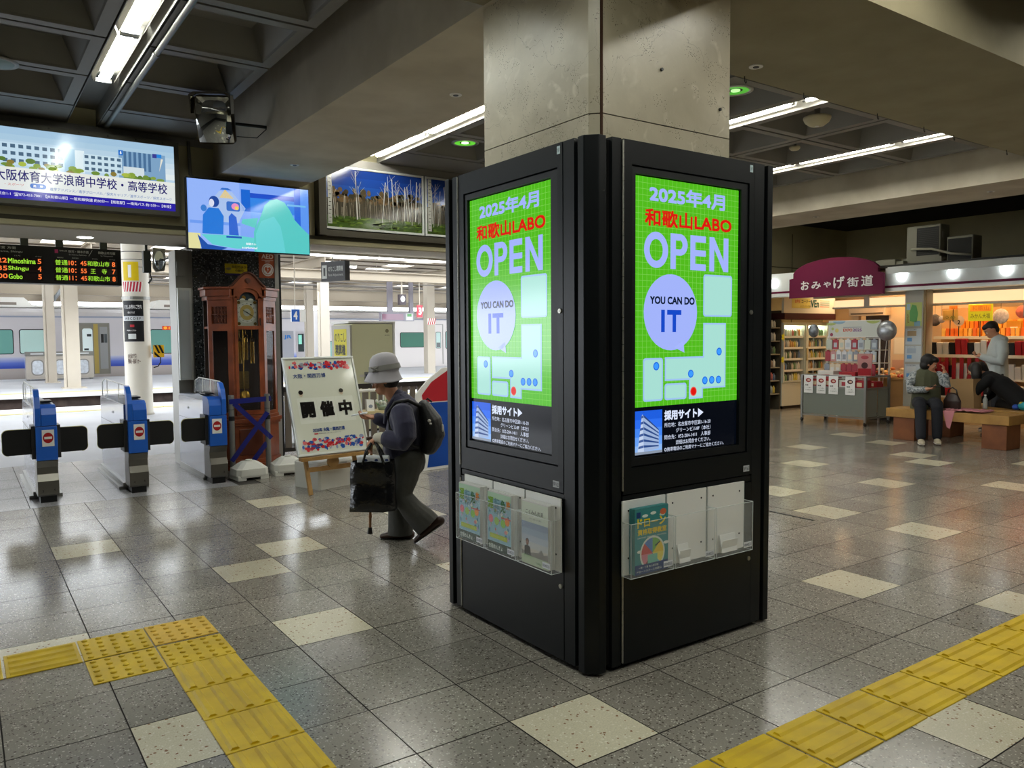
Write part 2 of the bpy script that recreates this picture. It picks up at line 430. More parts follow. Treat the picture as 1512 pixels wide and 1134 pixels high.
slab_top = struct('ceiling', MB().box(-14, 18, -10, 8.4, 4.4, 4.5), DARK, 'dark structural slab above grey moulded coffer panels')
def coffer_mesh(w, d):
    mb = MB(); a, b = w / 2 - 0.015, d / 2 - 0.015
    o = [(-a, -b), (a, -b), (a, b), (-a, b)]
    m = 0.085; i = [(-a + m, -b + m), (a - m, -b + m), (a - m, b - m), (-a + m, b - m)]
    q = min(0.19, w * 0.28); t = [(-a + q, -b + 0.115), (a - q, -b + 0.115), (a - q, b - 0.18), (-a + q, b - 0.18)]
    def ring(r0, z0, r1, z1):
        vs = [(x, y, z0) for x, y in r0] + [(x, y, z1) for x, y in r1]
        mb.add(vs, [((k + 1) % 4, k, 4 + k, 4 + (k + 1) % 4) for k in range(4)])
    ring(o, 0.05, o, 0.0); ring(o, 0.0, i, 0.0); ring(i, 0.0, [(x * 0.985, y * 0.985) for x, y in i], 0.02); ring([(x * 0.985, y * 0.985) for x, y in i], 0.02, t, 0.21)
    mb.add([(x, y, 0.21) for x, y in t], [(3, 2, 1, 0)])
    return mb
_cof = {}
def coffer(x0, x1, y0, y1):
    k = (round(x1 - x0, 3), round(y1 - y0, 3))
    if k not in _cof: _cof[k] = coffer_mesh(*k).mesh('coffer', COFFER)
    o = bpy.data.objects.new('coffer', _cof[k]); COL.objects.link(o); o.parent = slab_top
    o.location = ((x0 + x1) / 2, (y0 + y1) / 2, ZC)
PY = 0.965
rowsF = [(5.76 - PY * (k + 1), 5.76 - PY * k) for k in range(4)]          # beyond beam B
rowsN = [(-0.12 - PY * (k + 1), -0.12 - PY * k) for k in range(4)]
colsL = [(-4.19, -3.17), (-3.17, -2.15), (-2.15, -1.13), (-0.87, 0.02)]
colsR = [(1.3, 1.9), (2.16, 3.19), (3.19, 4.22), (4.48, 5.49), (5.49, 6.49), (6.75, 7.6)]
for y0, y1 in rowsF:
    for x0, x1 in colsL + colsR: coffer(x0, x1, y0, y1)
for y0, y1 in rowsN:
    for x0, x1 in colsL[1:] + colsR: coffer(x0, x1, y0, y1)
fl = MB()
for x0, x1 in ((-4.19, -1.14), (-0.86, 0.05), (1.3, 1.9), (2.16, 4.22), (4.48, 6.49), (6.75, 7.6)): fl.box(x0, x1, 5.775, 6.44, ZC, ZC + 0.04)
fl.build('edge_panel', COFFER, slab_top)
fr = MB()
for xs in (-1.0, 2.03, 4.35, 6.62):
    for a, b in ((1.2, 6.44), (-9, -0.1)):
        fr.box(xs - 0.128, xs + 0.128, a, b, ZC + 0.16, ZC + 0.2)
        fr.box(xs - 0.132, xs - 0.126, a, b, ZC, ZC + 0.2); fr.box(xs + 0.126, xs + 0.132, a, b, ZC, ZC + 0.2)
fr.build('light_slot', COFFER, slab_top)
struct('ceiling', MB().box(8.87, 17, -10, 8.3, 3.80, 3.84), DARK, 'dark ceiling over the shop')
bk = MB().box(-9, 8, -10, -4.0, ZC + 0.02, ZC + 0.08)
bk.build('rear_panel', COFFER, slab_top)

# a pipe beside the light slot on the left
tag(MB().cyl((-0.80, 1.3, 3.565), (-0.80, 6.3, 3.565), 0.022, n=10).cyl((-0.80, 3.9, 3.565), (-0.80, 3.94, 3.565), 0.028, n=10).build('conduit_pipe', STEELD), 'grey conduit pipe running along the ceiling beside the left tube lights', 'pipe')

# gate-side wall above the openings (lintel), its soffit light, far wall pieces
struct('wall_front', MB().box(-9, 8.0, 6.45, 7.5, 2.57, 4.4), WALLP, 'olive grey lintel wall above the ticket gates')
struct('trim_9', MB().box(-9, 8.0, 6.47, 7.5, 2.558, 2.57), mat('soffit paint', 'cbc4b4', rough=0.8), 'pale soffit under the lintel wall')
struct('trim_4', MB().box(-9, 8.0, 6.44, 6.452, 2.62, 2.66), mat('joint dark', '4a4638', rough=0.9), 'groove line along the lintel wall')  # dark strip marks the groove line
struct('trim_5', MB().box(-9, 1.2, 6.425, 6.45, 3.50, 3.575).box(1.25, 8, 6.40, 6.45, 3.49, 3.575), COFFER, 'grey cover strip at the head of the lintel wall')
struct('wall_right', MB().box(8.0, 17, 8.0, 8.3, 0, 4.0).box(14.5, 14.7, -9, 8.0, 0, 3.84), WALLP, 'olive panelled wall behind the shop')
struct('wall_back', MB().box(-14, 18, -10.2, -10, -0.2, 4.5), mat('rear wall', '8f8a80', rough=0.8), 'plain wall behind the viewer')
struct('wall_left', MB().box(-9.3, -9.0, -10, 6.5, -0.2, 4.5), mat('rear wall', '8f8a80'), 'plain wall at the left end of the concourse')
jn = MB()
for x in (9.9, 11.2, 12.5): jn.box(x - 0.006, x + 0.006, 7.992, 8.0, 0, 3.6)
jn.box(8.0, 14.5, 7.992, 8.0, 2.88, 2.895)
struct('trim_6', jn, mat('joint dark', '4a4638'), 'panel joints of the olive wall')

# ------------------------------------------------------------------ concrete pillar
def concrete():
    m = mat('polished concrete', 'c4bba2', rough=0.3, spec=0.5)
    nt = m.node_tree; b = nt.nodes['Principled BSDF']; L = nt.links.new
    g = nt.nodes.new('ShaderNodeNewGeometry')
    def nz(sc, det=6, dist=0.0):
        n = nt.nodes.new('ShaderNodeTexNoise'); n.inputs['Scale'].default_value = sc; n.inputs['Detail'].default_value = det; n.inputs['Distortion'].default_value = dist
        L(g.outputs['Position'], n.inputs['Vector']); return n.outputs['Fac']
    def ramp(s, lo, hi):
        r = nt.nodes.new('ShaderNodeMapRange'); r.inputs[1].default_value = lo; r.inputs[2].default_value = hi; L(s, r.inputs[0]); return r.outputs[0]
    def mix(a, bb, f):
        x = nt.nodes.new('ShaderNodeMix'); x.data_type = 'RGBA'
        for k, v in (('A', a), ('B', bb)):
            if isinstance(v, tuple): x.inputs[k].default_value = v
            else: L(v, x.inputs[k])
        L(f, x.inputs['Factor']); return x.outputs['Result']
    c = mix(srgb('cfc5ab'), srgb('b3a98f'), ramp(nz(2.2, 8, 0.6), 0.35, 0.65))
    c = mix(c, srgb('d8cfb8'), ramp(nz(7, 5, 1.5), 0.6, 0.75))
    # small pits in the lower half of the pillar
    v = nt.nodes.new('ShaderNodeTexVoronoi'); v.inputs['Scale'].default_value = 110; L(g.outputs['Position'], v.inputs['Vector'])
    pit = nt.nodes.new('ShaderNodeMath'); pit.operation = 'LESS_THAN'; pit.inputs[1].default_value = 0.23; L(v.outputs['Distance'], pit.inputs[0])
    msk = ramp(nz(9, 3), 0.56, 0.6)
    pm = nt.nodes.new('ShaderNodeMath'); pm.operation = 'MULTIPLY'; L(pit.outputs[0], pm.inputs[0]); L(msk, pm.inputs[1])
    c = mix(c, srgb('4f4636'), pm.outputs[0])
    # hairline cracks
    wv = nt.nodes.new('ShaderNodeTexVoronoi'); wv.feature = 'DISTANCE_TO_EDGE'; wv.inputs['Scale'].default_value = 1.7
    dn = nt.nodes.new('ShaderNodeTexNoise'); dn.inputs['Scale'].default_value = 6; dn.inputs['Detail'].default_value = 5; L(g.outputs['Position'], dn.inputs['Vector'])
    va = nt.nodes.new('ShaderNodeVectorMath'); va.operation = 'MULTIPLY_ADD'; L(dn.outputs['Color'], va.inputs[0]); va.inputs[1].default_value = (0.35,) * 3; L(g.outputs['Position'], va.inputs[2])
    L(va.outputs[0], wv.inputs['Vector'])
    ck = nt.nodes.new('ShaderNodeMath'); ck.operation = 'LESS_THAN'; ck.inputs[1].default_value = 0.0016; L(wv.outputs['Distance'], ck.inputs[0])
    c = mix(c, srgb('8f856f'), ck.outputs[0])
    L(c, b.inputs['Base Color'])
    bp = nt.nodes.new('ShaderNodeBump'); bp.inputs['Strength'].default_value = 0.25; bp.inputs['Distance'].default_value = 0.006; L(nz(14, 6), bp.inputs['Height']); L(bp.outputs[0], b.inputs['Normal'])
    return m
CONC = concrete()
PX0, PX1, PY0, PY1 = 0.27, 1.21, 0.27, 1.21
c_ = 0.045
outl = [(PX0 + c_, PY0), (PX1 - c_, PY0), (PX1, PY0 + c_), (PX1, PY1 - c_), (PX1 - c_, PY1), (PX0 + c_, PY1), (PX0, PY1 - c_), (PX0, PY0 + c_)]
pil = thing('pillar', 'square polished concrete pillar rising out of the black screen kiosk', 'pillar', (0, 0, 0))
MB().prism(outl, 0.0, 2.462, 'z').build('lower_block', CONC, pil)
MB().prism(outl, 2.467, 3.4, 'z').build('upper_block', CONC, pil)
ins = [(0.74 + (x - 0.74) * 0.985, 0.74 + (y - 0.74) * 0.985) for x, y in outl]
MB().prism(ins, 2.46, 2.47, 'z').build('joint', GROUT, pil)
MB().box(PX0 + 0.036, PX0 + 0.044, PY0 - 0.003, PY0 + 0.02, 2.3, 3.2, T=None).build('corner_seam', mat('seam brown', '4a3222', rough=0.9), pil)
hl = MB().cyl((0.68, 0.262, 2.72), (0.68, 0.275, 2.72), 0.008, n=10).cyl((1.09, 0.262, 2.60), (1.09, 0.275, 2.60), 0.008, n=10)
hl.build('anchor_hole', BLACK, pil)

# ------------------------------------------------------------------ ceiling lights
def fluoro(xs, y0, y1, label, lens=False, group=None):
    t = thing('tube_light', label, 'ceiling light', (xs, (y0 + y1) / 2, ZC), 0, group)
    L_ = (y1 - y0) / 2
    MB().box(-0.11, 0.11, -L_ - 0.02, L_ + 0.02, 0.12, 0.15).add([(-0.11, -L_, 0.12), (-0.075, -L_, 0.03), (-0.075, L_, 0.03), (-0.11, L_, 0.12)], [(0, 1, 2, 3), (3, 2, 1, 0)]).add([(0.11, -L_, 0.12), (0.075, -L_, 0.03), (0.075, L_, 0.03), (0.11, L_, 0.12)], [(0, 1, 2, 3), (3, 2, 1, 0)]).build('reflector', COFFER if lens else WHITE, t)
    if lens:
        p = [(-0.05, -L_), (0.05, -L_)] 
        MB().prism([(-0.034, 0.04), (0.034, 0.04), (0.04, 0.06), (-0.04, 0.06)], -L_ + 0.05, L_ - 0.05, 'y').build('lamp_diffuser', TUBEL, t)
        MB().box(-0.06, 0.06, -L_ - 0.01, -L_ + 0.02, 0.03, 0.06).build('end_cap', STEELD, t); MB().box(-0.06, 0.06, L_ - 0.02, L_ + 0.01, 0.03, 0.06).build('end_cap', STEELD, t)
    else:
        for s in (-1, 1):
            MB().cyl((s * 0.04, -L_ + 0.03, 0.045), (s * 0.04, L_ - 0.03, 0.045), 0.016, n=8, caps=False).build('tube', TUBE, t)
            MB().cyl((s * 0.04, -L_, 0.045), (s * 0.04, -L_ + 0.03, 0.045), 0.017, n=8).build('end_cap', STEELD, t); MB().cyl((s * 0.04, L_ - 0.03, 0.045), (s * 0.04, L_, 0.045), 0.017, n=8).build('end_cap', STEELD, t)
    return t
slots = [(-1.0, 'left ceiling slot above the gates', True, [(3.80, 5.02), (2.53, 3.75), (1.28, 2.48), (-1.4, -0.2), (-2.65, -1.45), (-3.9, -2.7)]),
         (2.03, 'ceiling slot left of the concrete pillar', False, [(5.06, 6.28), (3.78, 5.0), (2.5, 3.72), (1.22, 2.44), (-1.4, -0.2), (-2.65, -1.45), (-3.9, -2.7)]),
         (4.35, 'ceiling slot just right of the concrete pillar', False, [(5.1, 6.3), (3.82, 5.02), (2.2, 3.4), (1.2, 2.1), (-1.4, -0.2), (-2.65, -1.45)]),
         (9.55, 'ceiling slot behind the shop beam', False, [(6.4, 7.6), (5.1, 6.3)]),  # added out of view to brighten the wall behind the shop
         (6.62, 'ceiling slot before the shop beam', False, [(5.1, 6.3), (3.82, 4.7), (2.52, 3.75), (1.2, 2.42), (-1.4, -0.2), (-2.65, -1.45)])]
for xs, nm, lens, us in slots:
    for k, (a, b) in enumerate(us):
        fluoro(xs, a, b, 'tube light, %s from far end, %s' % (['first', 'second', 'third', 'fourth', 'fifth', 'sixth', 'seventh'][k], nm), lens, 'ceiling tube lights')
def downlight(x, y, label, c, es, glowc):
    t = thing('downlight', label, 'downlight', (x, y, ZC))
    MB().lathe([(0.115, 0.004), (0.115, -0.006), (0.15, -0.008), (0.15, 0.004)], n=24, caps=False).build('rim', STEEL, t)
    mb = MB(); n = 24; c0 = _unit_cyl(n)
    vs = [(x_ * 0.115, y_ * 0.115, -0.004) for x_, y_ in c0] + [(x_ * 0.06, y_ * 0.06, 0.0) for x_, y_ in c0]
    mb.add(vs, [((i + 1) % n, i, n + i, n + (i + 1) % n) for i in range(n)]).build('reflector_cone', mat('downlight ' + c, c, rough=0.3, emit=c, es=es), t)
    MB().lathe([(0.001, 0.004), (0.04, 0.002), (0.04, -0.006), (0.001, -0.01)], n=16).build('lamp', mat('downlight lamp ' + glowc, glowc, emit=glowc, es=es * 2), t)
downlight(2.52, 5.0, 'round green-tinted downlight left of the concrete pillar', '5fd030', 0.9, 'e8ffd0')
downlight(3.5, 2.15, 'round green-tinted downlight right of the concrete pillar', '52b838', 0.7, 'a8e890')
t = thing('ceiling_speaker', 'round pale blue grille in the coffered ceiling at the left edge', 'speaker', (-1.78, 4.83, ZC))
MB().lathe([(0.0, -0.006), (0.15, -0.008), (0.175, -0.004), (0.175, 0.01), (0.0, 0.01)], n=24).build('rim', STEELD, t)
MB().lathe([(0.0, -0.012), (0.14, -0.010), (0.145, -0.006), (0.0, -0.005)], n=24).build('grille', mat('grille blue', '8fa9ad', rough=0.5), t)
t = thing('smoke_detector', 'large round cream smoke detector in a coffer right of the pillar', 'smoke detector', (4.9, 2.3, ZC + 0.02))
MB().lathe([(0.13, 0.0), (0.13, -0.02), (0.115, -0.05), (0.07, -0.085), (0.0, -0.09)], n=20).build('detector_body', mat('cream plastic', 'c9bf9f', rough=0.5), t)
MB().cyl((0.0, 0, -0.093), (0.0, 0, -0.088), 0.02, n=10).build('sensor', WHITE, t)
MB().cyl((0, 0, 0), (0, 0, 0.26), 0.03, n=10).build('mounting_stem', STEELD, t)
t = thing('smoke_detector', 'small round smoke detector left of the lit tubes before the shop', 'smoke detector', (5.7, 3.12, ZC + 0.0))
MB().lathe([(0.06, 0.0), (0.06, -0.02), (0.04, -0.04), (0.0, -0.042)], n=16).build('detector_body', mat('cream plastic', 'c9bf9f'), t)
MB().cyl((0, 0, 0), (0, 0, 0.26), 0.02, n=10).build('mounting_stem', STEELD, t)
# lamp strip under the lintel, right of the television
for k in range(5):
    t = thing('strip_light', 'white fluorescent strip under the lintel wall, %s from the television' % ['first', 'second', 'third', 'fourth', 'fifth'][k], 'strip light', (1.9 + k * 1.22, 7.2, 2.558), 0, 'soffit strip lights')
    MB().box(-0.6, 0.6, -0.05, 0.05, -0.03, 0).build('housing', WHITE, t)
    MB().box(-0.59, 0.59, -0.045, 0.045, -0.045, -0.03).build('lamp_diffuser', mat('lit strip', 'ffffff', emit='ffffff', es=9.0), t)
# recessed lamp in the lintel soffit on the left
t = thing('downlight', 'small lit downlight in the soffit above the departure board', 'downlight', (-0.93, 7.1, 2.558))
MB().lathe([(0.0, -0.004), (0.07, -0.006), (0.08, 0.0), (0.0, 0.0)], n=20).build('lamp', mat('lit strip', 'ffffff'), t)
# ------------------------------------------------------------------ the screen kiosk
KB = mat('kiosk black blue', '0d1113', rough=0.36, spec=0.3, noise=0.1, nscale=1.2)
KD = mat('kiosk dark recess', '050606', rough=0.6)
KB2 = mat('kiosk frame', '121518', rough=0.4, spec=0.35)
HINGE = mat('hinge steel', 'a8a69c', rough=0.35, metal=0.8)
KW = 1.235; KT = 2.31; KZ = 0.025; KC = 0.705
kiosk = thing('screen_kiosk', 'black octagonal-cornered advertising kiosk wrapped round the concrete pillar', 'kiosk', (KC, KC, 0))
# faces local: x along the face from -KW/2 to KW/2, y = -KW/2 is the front
H2 = KW / 2
def U(u): return u - H2
def art_poster(mul):
    """the green job poster shown on both screens. local frame: x = u of the right-hand face, z up"""
    a = Art(0.0005)
    def e(c, k=1.0): return lit(c, k * mul)
    x0, x1, z0, z1 = 0.262, 0.955, 0.94, 2.17
    G1, BL, RD, DK = e('52bb1c'), e('a3b4fb'), e('d81a10'), e('0b1c33')
    GR = e('86dc58', 0.9); PALE = e('a8dfd4'); LB = e('9fc4f0')
    a.rect(x0, 1.157, x1, z1, G1, 1)
    a.rect(x0, z0, x1, 1.157, e('060a14', 0.8), 1)
    n = 26
    for k in range(1, n): a.rect(x0 + (x1 - x0) * k / n - 0.0009, 1.157, x0 + (x1 - x0) * k / n + 0.0009, z1, GR, 2)
    m_ = 38
    for k in range(1, m_): z = 1.157 + (z1 - 1.157) * k / m_; a.rect(x0, z - 0.0009, x1, z + 0.0009, GR, 2)
    def T(s, ax, az, bx, bz, m, l=5, b=0.0): a.text(s, ax - 0.085, az, bx - 0.085, bz, m, l, b)
    T('2025年4月', 0.44, 2.063, 0.94, 2.14, BL, 5, 0.042)
    T('和歌山LABO', 0.412, 1.958, 0.988, 2.035, RD, 5, 0.035)
    oz0, oz1, w4, q = 1.775, 1.935, 0.137, 0.034
    def ring(cx, cz, rx, rz, tx, tz, a0, a1, n_=24):
        for i in range(n_):
            b0, b1 = R_(a0 + (a1 - a0) * i / n_), R_(a0 + (a1 - a0) * (i + 1) / n_)
            a.poly([(cx + (rx - tx) * math.cos(b0), cz + (rz - tz) * math.sin(b0)), (cx + rx * math.cos(b0), cz + rz * math.sin(b0)), (cx + rx * math.cos(b1), cz + rz * math.sin(b1)), (cx + (rx - tx) * math.cos(b1), cz + (rz - tz) * math.sin(b1))], BL, 5)
    X = 0.408 - 0.085; zm = (oz0 + oz1) / 2
    ring(X + 0.075, zm, 0.075, 0.08, q, 0.032, 0, 360, 36)
    X += 0.165; a.rect(X, oz0, X + q, oz1, BL, 5); a.rect(X + q, oz1 - 0.03, X + 0.06, oz1, BL, 5); a.rect(X + q, oz1 - 0.098, X + 0.06, oz1 - 0.07, BL, 5); ring(X + 0.06, oz1 - 0.049, 0.052, 0.049, q, 0.028, -90, 90)
    X += 0.13; a.rect(X, oz0, X + q, oz1, BL, 5)
    for zz in (oz0, zm - 0.014, oz1 - 0.03): a.rect(X + q, zz, X + 0.105, zz + (0.03 if zz != zm - 0.014 else 0.028), BL, 5)
    X += 0.13; a.rect(X, oz0, X + q, oz1, BL, 5); a.rect(X + 0.10, oz0, X + 0.10 + q, oz1, BL, 5); a.poly([(X + q - 0.002, oz1), (X, oz1), (X + 0.10, oz0), (X + 0.10 + q, oz0)], BL, 5.2)
    o = 0.085
    a.ell(0.579 - o, 1.579, 0.172, 0.172, e('a3b4fb'), 4, 40)
    a.poly([(0.60 - o, 1.42), (0.668 - o, 1.395), (0.66 - o, 1.45)], e('a3b4fb'), 4)
    T('YOU CAN DO', 0.445, 1.615, 0.733, 1.65, DK, 6, 0.035)
    for q4 in ((0.515, 1.49, 0.538, 1.59), (0.553, 1.568, 0.645, 1.59), (0.588, 1.49, 0.611, 1.568)): a.rect(q4[0] - o, q4[1], q4[2] - o, q4[3], e('1349c8'), 6)
    for (ax, az, bx, bz) in ((0.794, 1.562, 0.997, 1.759),):
        a.rrect(ax - o, az, bx - o, bz, 0.014, LB, 3); a.rrect(ax - o + 0.008, az + 0.008, bx - o - 0.008, bz - 0.008, 0.01, PALE, 4)
    def region(pts, layer=3, inset=0.008):
        pts = [(x - o, z) for x, z in pts]
        a.poly(pts, LB, layer)
        cx = sum(p[0] for p in pts) / len(pts)
        # inset polygon by offsetting its edges (axis aligned)
        n_ = len(pts); q = []
        for i in range(n_):
            p0, p1, p2 = Vector(pts[i - 1]), Vector(pts[i]), Vector(pts[(i + 1) % n_])
            d1 = (p1 - p0).normalized(); d2 = (p2 - p1).normalized()
            n1 = Vector((-d1.y, d1.x)); n2 = Vector((-d2.y, d2.x))
            q.append(tuple(p1 + (n1 + n2) * inset))
        a.poly(q, PALE, layer + 1)
    a.rrect(0.405 - o, 1.18, 0.529 - o, 1.374, 0.014, LB, 3); a.rrect(0.413 - o, 1.188, 0.521 - o, 1.366, 0.01, PALE, 4)
    a.rrect(0.54 - o, 1.18, 0.684 - o, 1.256, 0.014, LB, 3); a.rrect(0.548 - o, 1.188, 0.676 - o, 1.248, 0.01, PALE, 4)
    region([(0.541, 1.268), (0.70, 1.268), (0.70, 1.178), (0.795, 1.178), (0.795, 1.223), (0.955, 1.223), (0.955, 1.532), (0.795, 1.532), (0.795, 1.376), (0.541, 1.376)])
    for (dx, dz) in ((0.486, 1.337), (0.711, 1.296), (0.808, 1.261), (0.856, 1.262), (0.904, 1.262), (0.907, 1.396)):
        a.ell(dx - o, dz, 0.019, 0.019, e('1668e0'), 5, 18); a.ell(dx - o, dz, 0.014, 0.014, e('3d9cff'), 6, 18)
    a.ell(0.73 - o, 1.213, 0.022, 0.022, e('e8574d'), 5, 18); a.ell(0.73 - o, 1.213, 0.017, 0.017, e('e0140c'), 6, 18)
    # building photograph
    bx0, bx1, bz0, bz1 = 0.352 - o, 0.526 - o, 0.945, 1.14
    sky = ['1f5fe0', '2d6ff0', '4688f4', '6aa2f6', '8fbaf4']
    for k, c in enumerate(reversed(sky)): a.rect(bx0, bz0 + (bz1 - bz0) * k / 5, bx1, bz0 + (bz1 - bz0) * (k + 1) / 5, e(c), 2)
    a.poly([(0.372 - o, 0.955), (0.40 - o, 1.125), (0.505 - o, 1.045), (0.505 - o, 0.965), (0.41 - o, 0.955)], e('9db3d8'), 3)
    a.poly([(0.372 - o, 0.955), (0.40 - o, 1.125), (0.412 - o, 0.955)], e('c3d3ee'), 4)
    for k in range(6):
        za, zb = 0.975 + 0.027 * k, 0.968 + 0.0145 * k
        a.poly([(0.411 - o, za), (0.503 - o, zb + 0.006), (0.503 - o, zb + 0.0115), (0.410 - o, za + 0.011)], e('2c4a86'), 5)
        a.poly([(0.376 - o + 0.003 * k, za - 0.004), (0.409 - o, za), (0.409 - o, za + 0.011), (0.378 - o + 0.003 * k, za + 0.007)], e('46619c'), 5)
    a.rect(bx0, bz0, bx1, bz0 + 0.012, e('8a96a8'), 5)
    W_ = e('dfe8ff')
    T('採用サイト', 0.539, 1.088, 0.755, 1.134, W_, 4, 0.04)
    a.poly([(0.763 - o, 1.09), (0.80 - o, 1.111), (0.763 - o, 1.132)], W_, 4)
    T('所在地：名古屋市中区錦1-16-20', 0.54, 1.056, 0.85, 1.077, W_, 4, 0.008)
    T('グリーンビル8F（本社）', 0.615, 1.028, 0.85, 1.049, W_, 4, 0.008)
    T('問合先：052-204-1411　人事部', 0.54, 1.0, 0.85, 1.021, W_, 4, 0.008)
    T('詳細はお問合せください。', 0.615, 0.972, 0.85, 0.993, W_, 4, 0.008)
    T('◎携帯電話のご利用マナーにご協力ください。', 0.54, 0.945, 0.945, 0.964, W_, 4, 0.006)
    return a
def lock_mb(x, z): return MB().cyl((x, -H2 - 0.006, z), (x, -H2 + 0.002, z), 0.0105, n=14).box(x - 0.0015, x + 0.0015, -H2 - 0.0075, -H2 - 0.005, z - 0.006, z + 0.006)
for fi, rot in enumerate((0, -PI / 2, PI / 2, PI)):
    F = -H2
    Tm = Matrix.Rotation(rot, 4, 'Z')
    def put(mb, name, m, label=None, parent=None, bevel=0):
        o = mb.build(name, m, parent if parent is not None else kiosk, label=label, bevel=bevel)
        if parent is None: o.rotation_euler = (0, 0, rot)
        return o
    st = MB().box(U(0.12), U(0.172), F + 0.002, F + 0.05, KZ, KT); put(st, 'side_strip', KB)
    st = MB().box(U(1.052), U(1.125), F + 0.002, F + 0.05, KZ, KT); put(st, 'side_strip', KB)
    put(MB().box(U(0.085), U(0.12), F + 0.022, F + 0.05, KZ + 0.01, KT - 0.01).box(U(1.125), U(1.146), F + 0.022, F + 0.05, KZ + 0.01, KT - 0.01).box(U(0.17), U(1.055), F + 0.03, F + 0.05, KZ + 0.01, KT - 0.01), 'shadow_gap', KD)
    # upper door: frame of four rails round the screen opening
    d = MB(); x0, x1, z0, z1 = U(0.184), U(1.048), 0.782, KT
    ox0, ox1, oz0, oz1 = U(0.232), U(1.012), 0.895, 2.208
    d.box(x0, ox0, F, F + 0.03, z0, z1).box(ox1, x1, F, F + 0.03, z0, z1).box(ox0, ox1, F, F + 0.03, z0, oz0).box(ox0, ox1, F, F + 0.03, oz1, z1)
    ud = put(d, 'upper_door', KB)
    if fi < 2:
        bz = MB(); ix0, ix1, iz0, iz1 = U(0.259), U(0.958), 0.936, 2.174
        g0 = 0.006
        bz.box(ox0 + g0, ix0, F + 0.006, F + 0.025, oz0 + g0, oz1 - g0).box(ix1, ox1 - g0, F + 0.006, F + 0.025, oz0 + g0, oz1 - g0).box(ix0, ix1, F + 0.006, F + 0.025, oz0 + g0, iz0).box(ix0, ix1, F + 0.006, F + 0.025, iz1, oz1 - g0)
        bz.build('screen_bezel', KB2, ud)
        a = art_poster(1.0)
        sc = put(MB().box(ix0 - 0.004, ix1 + 0.004, F + 0.022, F + 0.028, iz0 - 0.004, iz1 + 0.004), 'screen', mat('screen glass off', '060708', rough=0.1), label='lit green recruitment poster screen')
        a.build('displayed_poster', sc, (-H2, F + 0.021, 0))
    else:
        d2 = MB().box(ox0, ox1, F + 0.01, F + 0.03, oz0, oz1); d2.build('blank_panel', KB2, ud)
    lk = lock_mb(U(1.03), 1.585).build('lock', HINGE, ud)
    # stickers
    ar = Art().rect(U(1.004), 0.862, U(1.044), 0.893, flat('c9ccd0'), 1).text('%s' % (['№162', '№163', '№164', '№165'][fi] if fi != 0 else '№163'), U(1.008), 0.868, U(1.040), 0.888, flat('1c2c48'), 2, 0.01)
    if fi == 1: ar = Art().rect(U(0.975), 0.80, U(1.02), 0.83, flat('c9ccd0'), 1).text('№162', U(0.979), 0.805, U(1.016), 0.825, flat('1c2c48'), 2, 0.01)
    else: ar = Art().rect(U(0.985), 0.80, U(1.03), 0.83, flat('c9ccd0'), 1).text('№163', U(0.989), 0.805, U(1.026), 0.825, flat('1c2c48'), 2, 0.01)
    ar.build('number_sticker', ud, (0, F - 0.0006, 0))
    Art().rect(U(1.012), 2.262, U(1.034), 2.296, flat('cfe0e4'), 1).text('№', U(1.017), 2.27, U(1.030), 2.287, flat('5d7a80'), 2).build('small_label', ud, (0, F - 0.0006, 0))
    # middle rail and lower door
    put(MB().box(U(0.184), U(1.048), F + 0.004, F + 0.03, 0.748, 0.776), 'middle_rail', KB)
    ld = put(MB().box(U(0.184), U(1.048), F, F + 0.03, KZ, 0.742), 'lower_door', KB)
    lock_mb(U(1.03), 0.36).build('lock', HINGE, ld)
    # hinges: knuckles
    hg = MB()
    for (a0, a1) in ((0.80, KT - 0.005), (KZ + 0.01, 0.74)):
        z = a0
        while z < a1 - 0.01:
            zz = min(z + 0.058, a1); hg.cyl((U(0.178), F - 0.002, z), (U(0.178), F - 0.002, zz - 0.002), 0.0048, n=8); z = zz
    put(hg, 'hinge', HINGE)
# corner posts with chamfer
def post_mb(a):
    T = Matrix.Rotation(a, 4, 'Z')
    p = [(-H2, -H2 + 0.085), (-H2, -H2 + 0.045), (-H2 + 0.045, -H2), (-H2 + 0.085, -H2), (-H2 + 0.085, -H2 + 0.05), (-H2 + 0.05, -H2 + 0.085)]
    return MB().prism(p, KZ - 0.01, KT, 'z', T=T)
for k in range(4): post_mb(k * PI / 2).build('corner_post', KB, kiosk, bevel=0.003)
MB().box(-H2 + 0.05, H2 - 0.05, -H2 + 0.05, H2 - 0.05, 0.02, KT - 0.005).build('inner_cabinet', KD, kiosk)
MB().box(-H2 + 0.07, H2 - 0.07, -H2 + 0.07, H2 - 0.07, 0.0, 0.03).build('plinth', mat('plinth dark', '0a0908', rough=0.8), kiosk)

